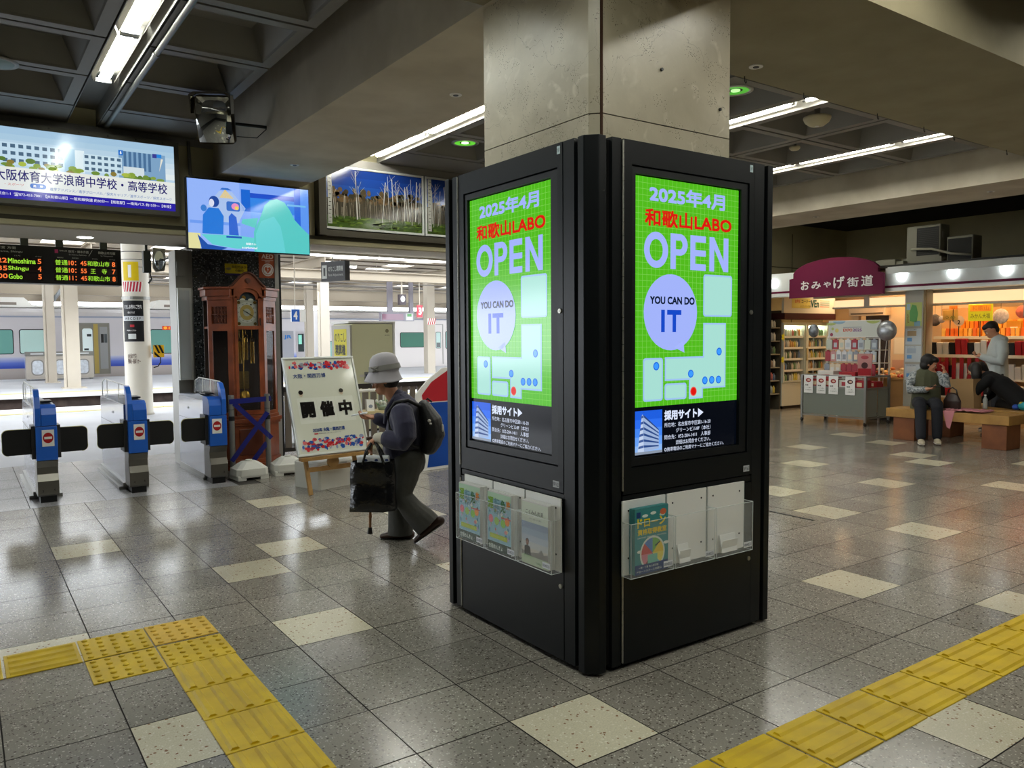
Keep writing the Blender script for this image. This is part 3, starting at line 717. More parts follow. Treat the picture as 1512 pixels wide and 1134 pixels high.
# ------------------------------------------------------------------ leaflet holders and leaflets (they hang on / sit in the kiosk)
ACR = mat('clear acrylic', 'f4f8f8', rough=0.05, alpha=0.07, spec=0.5)
ACRE = mat('acrylic edge', 'e8efee', rough=0.15, spec=0.6, alpha=0.75)
PAPERW = mat('paper white', 'f2f2ef', rough=0.6)
def holder(frame_loc, rz, u0, label, backc=PAPERW):
    """u0 = left edge in face coordinates; 0.262 wide, z 0.43..0.755; front faces local -y"""
    t = thing('leaflet_holder', label, 'leaflet holder', frame_loc, rz)
    w = 0.262; z0, z1, zf = 0.427, 0.757, 0.665
    b = MB().box(0, w, -0.012, -0.006, z0, z1)
    for x in (0.035, w - 0.035):
        for z in (z0 + 0.06, z1 - 0.04): pass
    b.build('back_plate', backc, t)
    sc = MB()
    for x in (0.035, w - 0.035):
        for z in (z0 + 0.075, z1 - 0.045): sc.cyl((x, -0.0135, z), (x, -0.011, z), 0.0045, n=8)
    sc.build('screw', BLACK, t)
    g = MB().box(0.0, w, -0.066, -0.063, z0, zf).box(0, 0.003, -0.063, -0.012, z0, zf).box(w - 0.003, w, -0.063, -0.012, z0, zf).box(0, w, -0.063, -0.012, z0, z0 + 0.003)
    g.build('acrylic_pocket', ACR, t)
    e = MB()
    r = 0.0016
    for p, q in (((0, -0.066, z0), (w, -0.066, z0)), ((0, -0.066, z0), (0, -0.066, zf)), ((w, -0.066, z0), (w, -0.066, zf)), ((0, -0.066, zf), (w, -0.066, zf)), ((0, -0.066, z0), (0, -0.012, z0)), ((w, -0.066, z0), (w, -0.012, z0)), ((0, -0.066, zf), (0, -0.012, zf)), ((w, -0.066, zf), (w, -0.012, zf)), ((w, -0.012, z0), (w, -0.012, z1)), ((0, -0.008, z0), (w, -0.008, z0))):
        e.cyl(p, q, r, n=5, caps=False)
    e.build('pocket_edge', ACRE, t)
    Art().rect(w - 0.065, z0 + 0.018, w - 0.008, z0 + 0.045, flat('e8ecf2'), 1).text('004033', w - 0.061, z0 + 0.024, w - 0.012, z0 + 0.038, flat('44506a'), 2, 0.01).build('number_sticker', t, (0, -0.0665, 0))
    return t
def leaflet_stack(loc, rz, art, label, w=0.20, h=0.29, th=0.03, group=None, edge='dcdcd8', lean=0.0, x=0.03, zb=0.434):
    t = thing('leaflet_stack', label, 'leaflets', loc, rz, group)
    mb = MB(); n = 8
    for k in range(n):
        y = -0.018 - th * (k + 1) / n
        o = (rnd.uniform(-0.0015, 0.0015)); 
        mb.box(x + o, x + w + o, y, y + th / n * 0.86, zb, zb + h + rnd.uniform(-0.002, 0.002))
    mb.build('pages', mat('paper edge ' + edge, edge, rough=0.7), t)
    art.build('cover', t, (x, -0.0185 - th, zb))
    return t
def art_license():
    a = Art(0.0004); w, h = 0.2, 0.285
    a.rect(0, 0, w, h, flat('9cc8d8'), 1); a.rect(0, 0, w, 0.045, flat('3d5148'), 2); a.rect(0, h - 0.03, w, h, flat('b9d9c0'), 2)
    r = random.Random(5)
    for k in range(34):
        a.ell(r.uniform(0.015, w - 0.015), r.uniform(0.06, h - 0.05), r.uniform(0.004, 0.013), r.uniform(0.004, 0.012), flat(r.choice(['e8f0e8', '7fb5c9', 'c9b7d8', 'f0e2a0', '88c470', 'd98a8a', '5c8aa8', '34424c'])), 3 + k % 2, 10)
    for x, z, c in ((0.03, 0.155, 'e67b8c'), (0.08, 0.15, 'a5d06a'), (0.135, 0.145, '8ccb4a'), (0.17, 0.16, 'f0923c')): a.ell(x, z, 0.02, 0.02, flat(c), 5, 18)
    a.text('運', 0.006, 0.205, 0.054, 0.262, flat('7fae2e'), 6, 0.03); a.text('転', 0.062, 0.205, 0.108, 0.262, flat('6f9fae'), 6, 0.02); a.text('免', 0.115, 0.2, 0.158, 0.26, flat('1f6a2e'), 6, 0.03); a.text('許', 0.163, 0.22, 0.196, 0.262, flat('e08a2c'), 6, 0.03)
    a.text('を取ろう!', 0.06, 0.183, 0.15, 0.2, flat('20405c'), 6)
    a.rect(0.02, 0.062, 0.17, 0.085, flat('b7c93a'), 5); a.text('なんば・学生', 0.03, 0.066, 0.16, 0.081, flat('e8f07a'), 6)
    a.text('合宿めんきょ', 0.01, 0.01, 0.13, 0.034, flat('d8e2d8'), 6, 0.02)
    a.rect(0.12, 0.17, 0.2, 0.176, flat('c9474a'), 6)
    return a
def art_mutual():
    a = Art(0.0004); w, h = 0.2, 0.285
    a.rect(0, 0, w, h, flat('d9e2d2'), 1)
    for k, c in enumerate(('8fa0b8', 'a3b2c6', 'b9c3cf', 'c9cdcc', 'cfc9bd')): a.rect(0, 0.195 - 0.03 * k - 0.03, w, 0.195 - 0.03 * k, flat(c), 2)
    a.poly([(0, 0.03), (w, 0.03), (w, 0.07), (0.17, 0.062), (0.15, 0.085), (0.13, 0.065), (0.09, 0.06), (0.05, 0.05), (0, 0.06)], flat('8d8a84'), 3)
    a.rect(0, 0, w, 0.04, flat('c3d2b4'), 4)
    a.ell(0.045, 0.10, 0.011, 0.014, flat('8a5a44'), 5, 14); a.ell(0.045, 0.106, 0.0125, 0.012, flat('3a2a24'), 4, 14)
    a.poly([(0.022, 0.04), (0.024, 0.08), (0.045, 0.088), (0.066, 0.08), (0.072, 0.04)], flat('3c3434'), 5)
    a.text('こくみん共済', 0.035, 0.232, 0.165, 0.254, flat('1d1d1d'), 5, 0.02); a.text('住まいと暮らしのご案内', 0.06, 0.21, 0.15, 0.217, flat('6a6a6a'), 5)
    a.text('coop', 0.11, 0.008, 0.15, 0.02, flat('4a7a4a'), 5); a.text('ろうさい', 0.02, 0.028, 0.08, 0.045, flat('4f9a3a'), 6)
    return a
def art_drone():
    a = Art(0.0004); w, h = 0.2, 0.285
    a.rect(0, 0, w, h, flat('3d8f92'), 1); a.rect(0, 0, w, 0.042, flat('1f3f78'), 2)
    for x, z in ((0.06, 0.255), (0.11, 0.262), (0.165, 0.25), (0.03, 0.10), (0.19, 0.12)): a.ell(x, z, 0.018, 0.007, flat('e6efe8'), 2, 14)
    cx, cz, r = 0.105, 0.085, 0.068
    a.ell(cx, cz, r + 0.008, r + 0.008, flat('dfe8e0'), 3, 40)
    cols = ['e8c840', '7cb85a', '5d86c8', 'c8504a', 'd98a9a', '8a4638', '7fb6d8', 'f0e06a']
    for k in range(8): a.poly([(cx, cz)] + [(cx + r * math.cos(R_(k * 45 + d)), cz + r * math.sin(R_(k * 45 + d))) for d in (0, 15, 30, 45)], flat(cols[k]), 4)
    a.rect(cx - 0.03, 0.04, cx + 0.03, 0.08, flat('7fc4b4'), 5)
    a.rect(0, 0, w, 0.042, flat('1f3f78'), 6)
    a.text('ドローン', 0.012, 0.205, 0.185, 0.246, flat('f4d81e'), 6, 0.03); a.text('資格取得教室', 0.014, 0.172, 0.19, 0.199, flat('f4d81e'), 6, 0.03)
    a.text('DRONE DRIVING SCHOOL', 0.014, 0.158, 0.19, 0.164, flat('e6efe8'), 6)
    a.text('一等・二等 無人航空機', 0.02, 0.024, 0.14, 0.034, flat('e6efe8'), 7); a.text('ドローンスクール和歌山', 0.01, 0.007, 0.16, 0.018, flat('e6efe8'), 7)
    a.rect(0.008, 0.25, 0.032, 0.275, flat('20407a'), 3); a.ell(0.17, 0.262, 0.02, 0.014, flat('d8704a'), 5, 12)
    a.line(cx + 0.015, cz + 0.03, cx + 0.045, cz + 0.045, 0.006, flat('20283a'), 6)
    return a
FR = (KC - H2, KC - H2, 0)          # right-hand face origin (u = 0)
Rloc = lambda u: (0.0875 + u, 0.0875 + 0.0, 0)
Lloc = lambda u: (0.0875, 0.0875 + KW - u, 0)
lrz = -PI / 2
holder(Rloc(0.168), 0, 0, 'clear acrylic leaflet holder full of teal drone school leaflets')
holder(Rloc(0.442), 0, 0, 'clear acrylic leaflet holder with white back, middle one beneath the right-hand screen')
holder(Rloc(0.716), 0, 0, 'clear acrylic leaflet holder with white back, rightmost beneath the right-hand screen')
leaflet_stack(Rloc(0.168), 0, art_drone(), 'stack of teal and yellow drone school leaflets', th=0.035, edge='3f8587', zb=0.434, x=0.035, w=0.205)
for u, l, w_ in ((0.50, 'small folded white card standing in the middle empty leaflet holder', 0.07), (0.79, 'small white card lying in the rightmost empty leaflet holder', 0.11)):
    o = MB().box(0, w_, -0.004, 0.0, 0, 0.085, T=Matrix.Rotation(R_(-12), 4, 'X')).box(0, w_, 0.004, 0.006, 0, 0.06, T=Matrix.Rotation(R_(10), 4, 'X')).build('folded_card', PAPERW)
    o.location = (0.0875 + u, 0.0875 - 0.035, 0.432); tag(o, l, 'card')
holder(Lloc(0.235), lrz, 0, 'clear acrylic leaflet holder of driving licence leaflets, leftmost on the kiosk')
holder(Lloc(0.509), lrz, 0, 'clear acrylic leaflet holder of driving licence leaflets, middle of the left-hand side')
holder(Lloc(0.783), lrz, 0, 'clear acrylic leaflet holder of pale insurance leaflets beside the kiosk corner')
leaflet_stack(Lloc(0.235), lrz, art_license(), 'stack of colourful driving licence leaflets, leftmost on the kiosk', x=0.02, th=0.04)
leaflet_stack(Lloc(0.509), lrz, art_license(), 'stack of colourful driving licence leaflets with curled corner, second from left', x=0.02, th=0.042)
leaflet_stack(Lloc(0.783), lrz, art_mutual(), 'stack of pale green insurance leaflets with a portrait photo', x=0.03, th=0.04)
IVORY = mat('column ivory', 'bfb5a5', rough=0.6, noise=0.06, nscale=1.5)
# ================================================================== outside: platforms, trains, canopy
PLAT = mat('platform concrete', 'c4c5c9', rough=0.6, col2='b4b5ba', nscale=0.6)
PITM = mat('track bed brown', '4a3e38', rough=0.9, col2='342b27', nscale=5)
struct('floor', MB().box(-22, 40, 8.4, 17.3, -0.3, 0.0), PLAT, 'pale concrete platform beyond the ticket gates')
struct('floor', MB().box(-30, 60, 22.2, 32.7, -0.3, 0.0), PLAT, 'pale island platform in front of the parked train')
struct('floor', MB().box(-30, 60, 17.3, 60, -1.4, -1.15), PITM, 'brown track bed between the platforms')
struct('wall_back', MB().box(-30, 60, 21.85, 22.2, -1.15, -0.06).box(-22, 40, 17.0, 17.2, -1.15, -0.22).box(-30, 60, 32.4, 32.6, -1.15, -0.22), PITM, 'brown retaining wall under the platform edges')
struct('trim_7', MB().box(-30, 60, 21.78, 22.3, -0.06, 0.004).box(-22, 40, 17.0, 17.33, -0.06, 0.004), WHITE, 'white coping along the platform edges')
for y0, y1, l in ((22.9, 23.2, 'yellow tactile line along the island platform edge'), (15.9, 16.2, 'yellow tactile line along the near platform edge')):
    t = thing('platform_edge_paving', l, 'paving', (0, 0, 0))
    mb = MB()
    for k in range(-70, 90):
        x = k * 0.305
        mb.box(x, x + 0.29, y0, y1, 0.001, 0.008)
    mb.build('tactile_tile_row', mat('tactile pale', 'e2cf86', rough=0.6), t, kind='stuff')
rl = thing('railway_track', 'dark steel rails in the pit between the platforms', 'track', (0, 0, -1.15))
for y in (18.9, 19.97): MB().box(-30, 40, y - 0.035, y + 0.035, 0.14, 0.16).box(-30, 40, y - 0.01, y + 0.01, 0.02, 0.14).box(-30, 40, y - 0.06, y + 0.06, 0.0, 0.02).build('rail', mat('rail steel', '6a5a50', rough=0.5, metal=0.6), rl)

# canopy
CAN = mat('canopy sheet', 'cfc3b0', rough=0.7, noise=0.1, nscale=0.8)
roof = MB(); ZR = 4.35
skyl = [(x, y) for x in range(-21, 40, 3) for y in (11, 14.2, 24, 26, 28, 30, 32.4, 34.8, 37.2, 39.6, 42, 44.6)]
ys = sorted(set([8.4] + [y for _, y in skyl] + [y + 0.9 for _, y in skyl] + [48]))
for a, b in zip(ys[:-1], ys[1:]):
    if any(abs(a - y) < 1e-6 for _, y in skyl):
        x = -22.0
        for xs in range(-21, 40, 3):
            roof.box(x, xs, a, b, ZR, ZR + 0.05); x = xs + 1.1
        roof.box(x, 42, a, b, ZR, ZR + 0.05)
    elif a < 17.8 < b or (16 < a < 21.5):
        roof.box(-22, 42, a, 17.6, ZR, ZR + 0.05).box(-22, 42, 21.6, b, ZR, ZR + 0.05)
    else:
        roof.box(-22, 42, a, b, ZR, ZR + 0.05)
rt_ = struct('ceiling', roof, CAN, 'white platform canopy roof with bright skylights')
pur = MB()
y = 9.2
while y < 47:
    if not (17.4 < y < 21.8): pur.box(-22, 42, y - 0.03, y + 0.03, ZR - 0.045, ZR - 0.005)
    y += 1.6
pur.build('purlin', mat('purlin paint', '6c6257', rough=0.7), rt_, kind='stuff')
def hbeam(x0, x1, y, z0, z1, nm, w=0.16):
    return tag(MB().box(x0, x1, y - w, y + w, z0, z0 + 0.03).box(x0, x1, y - w, y + w, z1 - 0.03, z1).box(x0, x1, y - 0.015, y + 0.015, z0 + 0.03, z1 - 0.03).build('roof_beam', mat('beam ivory', 'aea28f', rough=0.6)), nm, 'steel beam')
hbeam(-22, 42, 22.6, 3.42, 3.72, 'deep ivory steel beam along the front of the island platform canopy')
hbeam(-22, 42, 31.5, 3.15, 3.7, 'ivory steel beam above the parked train')
for y_, l_ in ((25.2, 'slim ivory beam over the middle of the island platform'), (28.0, 'slim ivory beam over the far side of the island platform'), (35.0, 'slim ivory beam just beyond the parked trains'), (38.0, 'slim ivory beam well beyond the parked trains'), (44.5, 'last slim ivory beam at the back of the canopy')): hbeam(-22, 42, y_, 3.72, 3.9, l_, 0.08)
hbeam(-22, 42, 41, 3.3, 3.8, 'farthest ivory steel beam under the station canopy')
hbeam(-22, 42, 16.4, 3.75, 4.15, 'ivory steel beam along the near platform canopy edge', 0.1)
cr = MB()
for x in (-14, -6.5, 1.0, 7.7, 13.7, 20, 27):
    tag(MB().box(x - 0.1, x + 0.1, 22, 47, 3.78, 3.81).box(x - 0.1, x + 0.1, 22, 47, 4.1, 4.13).box(x - 0.012, x + 0.012, 22, 47, 3.8, 4.12).build('rafter', mat('beam ivory', 'c6baa8')), {1.0: 'ivory rafter above the white station column left of the round pillar', 7.7: 'ivory rafter above the tall white column near the cab', 13.7: 'ivory rafter above the striped station column'}.get(x, 'ivory rafter of the far canopy out at %s' % {-14: 'the far left', -6.5: 'the left', 20: 'the right', 27: 'the far right'}.get(x)), 'steel beam')
for y, l in ((24.2, 'thin horizontal conduit under the island canopy, near'), (28.5, 'thin horizontal conduit under the island canopy, middle'), (36.2, 'thin horizontal conduit beyond the trains')):
    tag(MB().cyl((-22, y, 3.62), (42, y, 3.62), 0.045, n=8).cyl((-22, y, 3.45), (42, y, 3.45), 0.02, n=6).build('overhead_conduit', mat('conduit grey', '8f8a84', rough=0.5)), l, 'pipe')
# platform strip lamps
for k, (x, y, z) in enumerate(((3.0, 24, 3.9), (8.8, 23.4, 3.9), (11.2, 25.6, 3.9), (16, 23.4, 3.9), (-1.5, 29, 3.9), (10.8, 30, 3.9))):
    t = thing('platform_light', 'small white strip lamp under the island canopy, %s' % ['above the bins', 'near the cab of the left train', 'above the display board', 'by the striped column', 'over the train windows', 'over the train gap'][k], 'lamp', (x, y, z))
    MB().box(-0.6, 0.6, -0.06, 0.06, 0.04, 0.1).build('housing', WHITE, t); MB().cyl((0, 0, 0.1), (0, 0, 0.46), 0.012, n=6).build('hanger', WHITE, t); MB().box(-0.58, 0.58, -0.05, 0.05, 0.0, 0.04).build('lamp_diffuser', mat('lit strip', 'ffffff'), t)

# columns
def hcol(x, y, w, h, label, brace=0):
    t = thing('station_column', label, 'column', (x, y, 0))
    MB().box(-w / 2, w / 2, -0.14, -0.12, 0.03, h).box(-w / 2, w / 2, 0.12, 0.14, 0.03, h).box(-0.012, 0.012, -0.12, 0.12, 0.03, h).build('shaft', IVORY, t)
    MB().box(-w * 0.9, w * 0.9, -0.3, 0.3, 0, 0.03).build('base_plate', IVORY, t)
    MB().cyl((-w / 2 - 0.05, -0.1, 0.03), (-w / 2 - 0.05, -0.1, h - 0.3), 0.045, n=8).build('downpipe', IVORY, t)
    if brace:
        MB().tube([(0.02, 0, h - 1.1), (0.35, 0, h - 0.6), (0.75, 0, h - 0.2)], 0.06, 8).build('brace', mat('grey brace', '9a9fa2'), t)
    return t
hcol(0.76, 25, 0.36, 3.78, 'white steel station column with downpipe in front of the bins')
hcol(0.53, 29, 0.25, 3.78, 'greenish white braced station column behind the bins', 1)
hcol(7.72, 22.3, 0.3, 3.28, 'tall white steel column beneath the fare adjustment sign')
hcol(10.2, 30.2, 0.3, 3.78, 'far white column behind the blue number four sign')
t = thing('station_column', 'ivory station column with red and white striped band at the right', 'column', (13.7, 26, 0))
MB().box(-0.17, 0.17, -0.17, 0.17, 0.0, 3.78).build('shaft', IVORY, t)
a = Art(0.002).rect(-0.175, 1.98, 0.175, 2.24, flat('f2efe8'), 1)
for k in range(4): a.poly([(-0.17 + k * 0.09, 1.98), (-0.13 + k * 0.09, 1.98), (-0.05 + k * 0.09, 2.24), (-0.09 + k * 0.09, 2.24)], flat('c43a44'), 2)
a.build('stripe_band', t, (0, -0.172, 0))
# round pillar with platform notices
t = thing('round_pillar', 'round cream station pillar with yellow number one panel and black notice', 'pillar', (0.79, 14.45, 0))
MB().lathe([(0.27, 0), (0.245, 0.05), (0.24, 3.0), (0.23, 4.3)], n=32).build('shaft', mat('cream enamel', 'dcd6c8', rough=0.35), t)
def wrap(parent, name, z0, z1, a0, a1, r, m, n=14, label=None):
    mb = MB(); vs = []
    for i in range(n + 1):
        a = R_(a0 + (a1 - a0) * i / n); vs += [(r * math.cos(a), r * math.sin(a), z0), (r * math.cos(a), r * math.sin(a), z1)]
    mb.add(vs, [(2 * i, 2 * i + 2, 2 * i + 3, 2 * i + 1) for i in range(n)])
    return mb.build(name, m, parent, label=label)
wrap(t, 'yellow_panel', 2.60, 2.96, 205, 275, 0.247, flat('e3c51a'), label='yellow panel with white figure 1')
def wrap_text(parent, s, z0, z1, amid, width, r, m, name='lettering', bold=0.02):
    vs, fs, x0, x1, y0, y1 = text_mesh(s, bold); sx = width / (x1 - x0); sz = (z1 - z0) / (y1 - y0)
    v2 = []
    for v in vs:
        a = R_(amid) + ((v[0] - x0) * sx - width / 2) / r
        v2.append((r * math.cos(a), r * math.sin(a), z0 + (v[1] - y0) * sz))
    MB().add(v2, fs).build(name, m, parent)
wrap_text(t, '1', 2.66, 2.9, 238, 0.06, 0.25, flat('f4f2ea'), bold=0.0)
wrap(t, 'stripe_band', 2.39, 2.58, 200, 285, 0.247, flat('c02f42'))
for k in range(7):
    n = 6; mb = MB(); vs = []
    for i in range(n + 1):
        f_ = i / n
        for dz in (0, 1):
            pass
    a0 = 202 + k * 13; mb.add([(0.25 * math.cos(R_(a)), 0.25 * math.sin(R_(a)), z) for a, z in ((a0, 2.39), (a0 + 5, 2.39), (a0 + 12, 2.58), (a0 + 7, 2.58))], [(0, 1, 2, 3)])
    mb.build('white_stripe', flat('efece6'), t)
wrap(t, 'notice_board', 1.43, 2.22, 196, 290, 0.249, flat('16171a'), label='black wrapped notice about a limited express')
wrap(t, 'notice_band', 1.83, 1.92, 196, 290, 0.2505, flat('c8ccd0'))
wrap_text(t, 'くろしお号のご案内', 2.06, 2.14, 243, 0.34, 0.2515, flat('e8e8e8'))
wrap_text(t, '1番のりば', 1.97, 2.01, 238, 0.14, 0.2515, flat('d8d8d8'))
wrap_text(t, 'A B C D E F', 1.85, 1.9, 243, 0.3, 0.2515, flat('24262a'))
wrap(t, 'red_label', 1.71, 1.755, 232, 250, 0.2505, flat('b02a34'))
wrap_text(t, '特急券のご案内', 1.63, 1.66, 236, 0.18, 0.2515, flat('d8d8d8'))
wrap(t, 'picture_strip', 1.48, 1.58, 222, 256, 0.2505, flat('cfd3d2'))
wrap(t, 'collar', 2.24, 2.3, 0, 360, 0.256, STEELD, 32)
wrap_text(t, '(JR社員の皆様)\n駅構内・乗車マナー', 1.0, 1.2, 243, 0.24, 0.2455, flat('6b5348'))
wrap(t, 'wire_band', 3.0, 3.012, 0, 360, 0.245, BLACK, 32); wrap(t, 'wire_band', 2.86, 2.868, 275, 360, 0.245, BLACK, 12); wrap(t, 'wire_band', 3.15, 3.162, 0, 360, 0.245, BLACK, 32)
t = thing('emergency_button', 'yellow and black striped emergency button box on the round pillar', 'alarm box', (1.14, 14.3, 1.12))
MB().box(-0.09, 0.09, -0.06, 0.06, 0, 0.24).build('box_body', flat('d8a818'), t)
a = Art(0.002)
for k in range(3): a.poly([(-0.09 + 0.07 * k, 0.24), (-0.05 + 0.07 * k, 0.24), (min(0.09, 0.02 + 0.07 * k), 0.08), (min(0.09, -0.02 + 0.07 * k), 0.08)] if k < 2 else [(-0.09, 0.12), (-0.09, 0.06), (-0.03, 0.0), (0.02, 0.0)], flat('18150e'), 1)
a.build('hazard_stripe', t, (0, -0.061, 0))
MB().tube([(0.03, 0, 0), (0.03, 0, -0.1), (-0.02, 0, -0.18), (-0.1, 0, -0.2)], 0.012, 6).build('cable', BLACK, t)

# bins
t = thing('waste_bins', 'row of stainless platform waste bins with rounded frosted windows', 'bins', (-0.12, 31, 0))
for k, (x0, x1) in enumerate(((0.0, 0.72), (0.74, 1.46), (1.48, 2.18))):
    MB().box(x0, x1, 0, 0.6, 0.05, 0.88).build('bin_body', mat('bin steel', 'c9c2b8', rough=0.3, metal=0.7), t)
    MB().box(x0, x1, 0.0, 0.6, 0.89, 1.04).box(x0 + 0.02, x0 + 0.1, 0.1, 0.5, 0, 0.05).box(x1 - 0.1, x1 - 0.02, 0.1, 0.5, 0, 0.05).build('bin_lid', STEELD, t)
    a = Art(0.004).rrect((x0 + x1) / 2 - 0.2, 0.18, (x0 + x1) / 2 + 0.2, 0.76, 0.14, flat('8d8a86'), 1).rrect((x0 + x1) / 2 - 0.165, 0.22, (x0 + x1) / 2 + 0.165, 0.72, 0.12, mat('frosted bin window', 'd2d8e0', rough=0.3, noise=0.25, nscale=9), 2)
    a.build('bin_window', t); Art(0.004).rect(x0 + 0.15, 0.95, x0 + 0.55, 0.99, flat('d8dadc'), 1).build('slot_label', t)

# trains
def train_mat():
    m = mat('train silver', 'c4c0c4', rough=0.4, metal=0.35)
    nt = m.node_tree; b = nt.nodes['Principled BSDF']; L = nt.links.new
    g = nt.nodes.new('ShaderNodeNewGeometry'); s = nt.nodes.new('ShaderNodeSeparateXYZ'); L(g.outputs['Position'], s.inputs[0])
    r = nt.nodes.new('ShaderNodeValToRGB'); mr = nt.nodes.new('ShaderNodeMapRange'); mr.inputs[1].default_value = 0; mr.inputs[2].default_value = 3
    L(s.outputs['Z'], mr.inputs[0]); L(mr.outputs[0], r.inputs[0])
    e = r.color_ramp.elements; e[0].position = 0; e[0].color = srgb('a8a09c'); e[1].position = 0.131; e[1].color = srgb('b0a8a4')
    for p, c in ((0.132, '2c44a8'), (0.2, '5a70c4'), (0.27, 'b8bcd4'), (0.275, 'c8c5ca'), (0.76, 'c4c0c4'), (0.9, 'd8d6d6')):
        q = e.new(p); q.color = srgb(c)
    L(r.outputs[0], b.inputs['Base Color']); return m
TRM = train_mat(); TRS = mat('train plain silver', 'c6c0bd', rough=0.4, metal=0.35); PANE = mat('train window', '6fa59c', rough=0.08, spec=0.6); PANE2 = mat('train window dark', '2e3b3a', rough=0.08)  # teal pane colour stands in for reflections in the glass
PANE_L = mat('train window pale', 'b9d8d2', rough=0.1)
def train(x0, x1, y, label, m, wins, doors, cab=None):
    t = thing('train', label, 'train', (x0, y, 0))
    L_ = x1 - x0
    prof = [(0.0, -0.3), (0.0, 2.35), (0.08, 2.55), (0.35, 2.72), (1.3, 2.8), (2.3, 2.72), (2.6, 2.5), (2.65, -0.3)]
    mb = MB(); 
    if cab: mb.prism(prof, 0, L_ - 0.5, 'x').add([(L_ - 0.5, a, b) for a, b in prof] + [(L_ - 0.05 if b < 1.2 else L_ - 0.25, a * 0.94 + 0.08, b * 0.97) for a, b in prof], [(k, (k + 1) % 8, 8 + (k + 1) % 8, 8 + k) for k in range(8)] + [tuple(range(8, 16))])
    else: mb.prism(prof, 0, L_, 'x')
    mb.build('car_body', m, t)
    MB().box(0.1, L_ - 0.6, 0.3, 2.3, 2.74, 2.82).build('roof_skin', WHITE, t)
    MB().box(0.0, L_ - 0.3, -0.03, 0.0, 2.34, 2.40).build('gutter', mat('gutter grey', '9097a8'), t)
    for a, b, z0, z1, pm in wins:
        w = Art(0.01).rrect(a - 0.03, z0 - 0.03, b + 0.03, z1 + 0.03, 0.09, BLACK, 1).build('window_frame', t)
        Art(0.01).rrect(a, z0, b, z1, 0.07, pm, 2).build('pane', w)
    for a, b, opened in doors:
        fr_ = MB().box(a - 0.04, a, -0.02, 0.02, 0.1, 2.14).box(b, b + 0.04, -0.02, 0.02, 0.1, 2.14).box(a, b, -0.02, 0.02, 2.1, 2.14).build('door_frame', STEELD, t)
        if opened:
            Art(0.004).rect(a, 0.1, b, 2.1, mat('train vestibule', '7e7b70', rough=0.6), 1).rect(a + 0.62, 0.12, a + 0.78, 2.1, mat('yellow door edge', 'a8924a'), 2).rect(a + 0.84, 0.3, b - 0.04, 1.98, mat('vestibule grey', '8f9090'), 2).rect(a + 0.88, 1.35, a + 0.98, 1.7, BLACK, 3).rect(a + 1.0, 1.35, b - 0.06, 1.7, flat('505658'), 3).build('vestibule', t)
            Art(0.004).rrect(a + 0.22, 0.95, a + 0.58, 1.92, 0.09, flat('e6f4f4'), 3).rect(a + 0.38, 1.6, a + 0.54, 1.7, flat('30383a'), 4).rect(a + 0.27, 1.05, a + 0.43, 1.13, flat('3c4446'), 4).build('door_pane', t)
        else:
            Art(0.004).rect(a, 0.1, b, 2.1, TRS, 1).rrect(a + 0.1, 0.9, b - 0.1, 1.75, 0.06, BLACK, 2).rrect(a + 0.12, 0.92, b - 0.12, 1.73, 0.05, PANE_L, 3).rect(a + 0.14, 0.95, b - 0.14, 1.2, PANE2, 4).build('door_leaf', t)
    # air conditioning units on the roof
    return t
tr = train(-9, 11.55, 33, 'silver commuter train with blue gradient stripe, parked left of the machine', TRM,
      [(2.2, 3.8, .97, 1.86, PANE), (4.2, 5.8, .97, 1.86, PANE), (6.3, 8.6, .97, 1.86, PANE), (8.84, 9.66, .97, 1.86, PANE_L), (13.45, 14.3, .9, 1.86, PANE), (15.0, 16.2, .95, 1.86, PANE)],
      [(10.72, 11.88, True)], cab=True)
for x0, x1 in ((5.4, 9.4), (13.6, 17.2)):
    MB().prism([(x0, 2.78), (x1, 2.78), (x1 - 0.35, 3.12), (x0 + 0.3, 3.12)], 0.5, 2.2, 'y').build('air_conditioner', WHITE, tr)
    MB().box(x0 + 0.5, x1 - 0.6, 0.48, 0.5, 2.83, 2.93).build('vent_row', flat('8a8078'), tr)
Art(0.004).rect(13.9, 1.86, 14.6, 2.02, lit('d8402a', 0.9), 1).text('●4100', 13.95, 1.88, 14.5, 2.0, lit('ffb040', 1.0), 2).build('destination_display', tr, (0, -0.01, 0))
Art(0.004).rect(8.38, 1.62, 8.48, 1.8, lit('e0204a', 0.9), 1).build('side_lamp', tr, (0, -0.01, 0))
Art(0.004).rect(18.7, 0.35, 19.5, 1.8, flat('a9abb4'), 1).text('JR', 19.05, 1.42, 19.4, 1.62, flat('2f7fd0'), 2, 0.05).build('operator_mark', tr, (0, -0.01, 0))
Art(0.004).rect(19.62, 0.1, 20.1, 1.78, flat('c0bcc0'), 1).rect(19.7, 0.85, 19.98, 1.68, flat('2c3a3a'), 2).rect(19.72, 1.2, 19.88, 1.62, lit('7fe0c8', 0.9), 3).build('cab_door', tr, (0, -0.012, 0))
MB().add([(20.3, -0.02, 0.9), (20.36, 0.1, 0.9), (20.15, 0.0, 2.1), (20.1, -0.02, 2.2)], [(0, 1, 2, 3)]).build('windscreen_side', PANE, tr)
train(12.0, 27, 33, 'pale silver train with drawn green blinds, right of the machine', TRS,
      [(0.15, 0.5, .55, 1.3, PANE), (3.95, 5.25, 1.0, 1.7, mat('green blind', '3f7a66', rough=0.5)), (6.55, 7.2, 0.9, 1.75, PANE), (8.2, 9.6, 0.97, 1.8, PANE)], [(5.85, 6.35, False)])
t = thing('gangway', 'dark ribbed gangway bellows between the coupled cars', 'gangway', (15.2, 33.1, 0))
for k in range(8): MB().box(0.02 + k * 0.06, 0.06 + k * 0.06, 0, 2.3, -0.1, 2.3).build('bellows_rib', mat('bellows dark', '2c2a2e', rough=0.8), t)
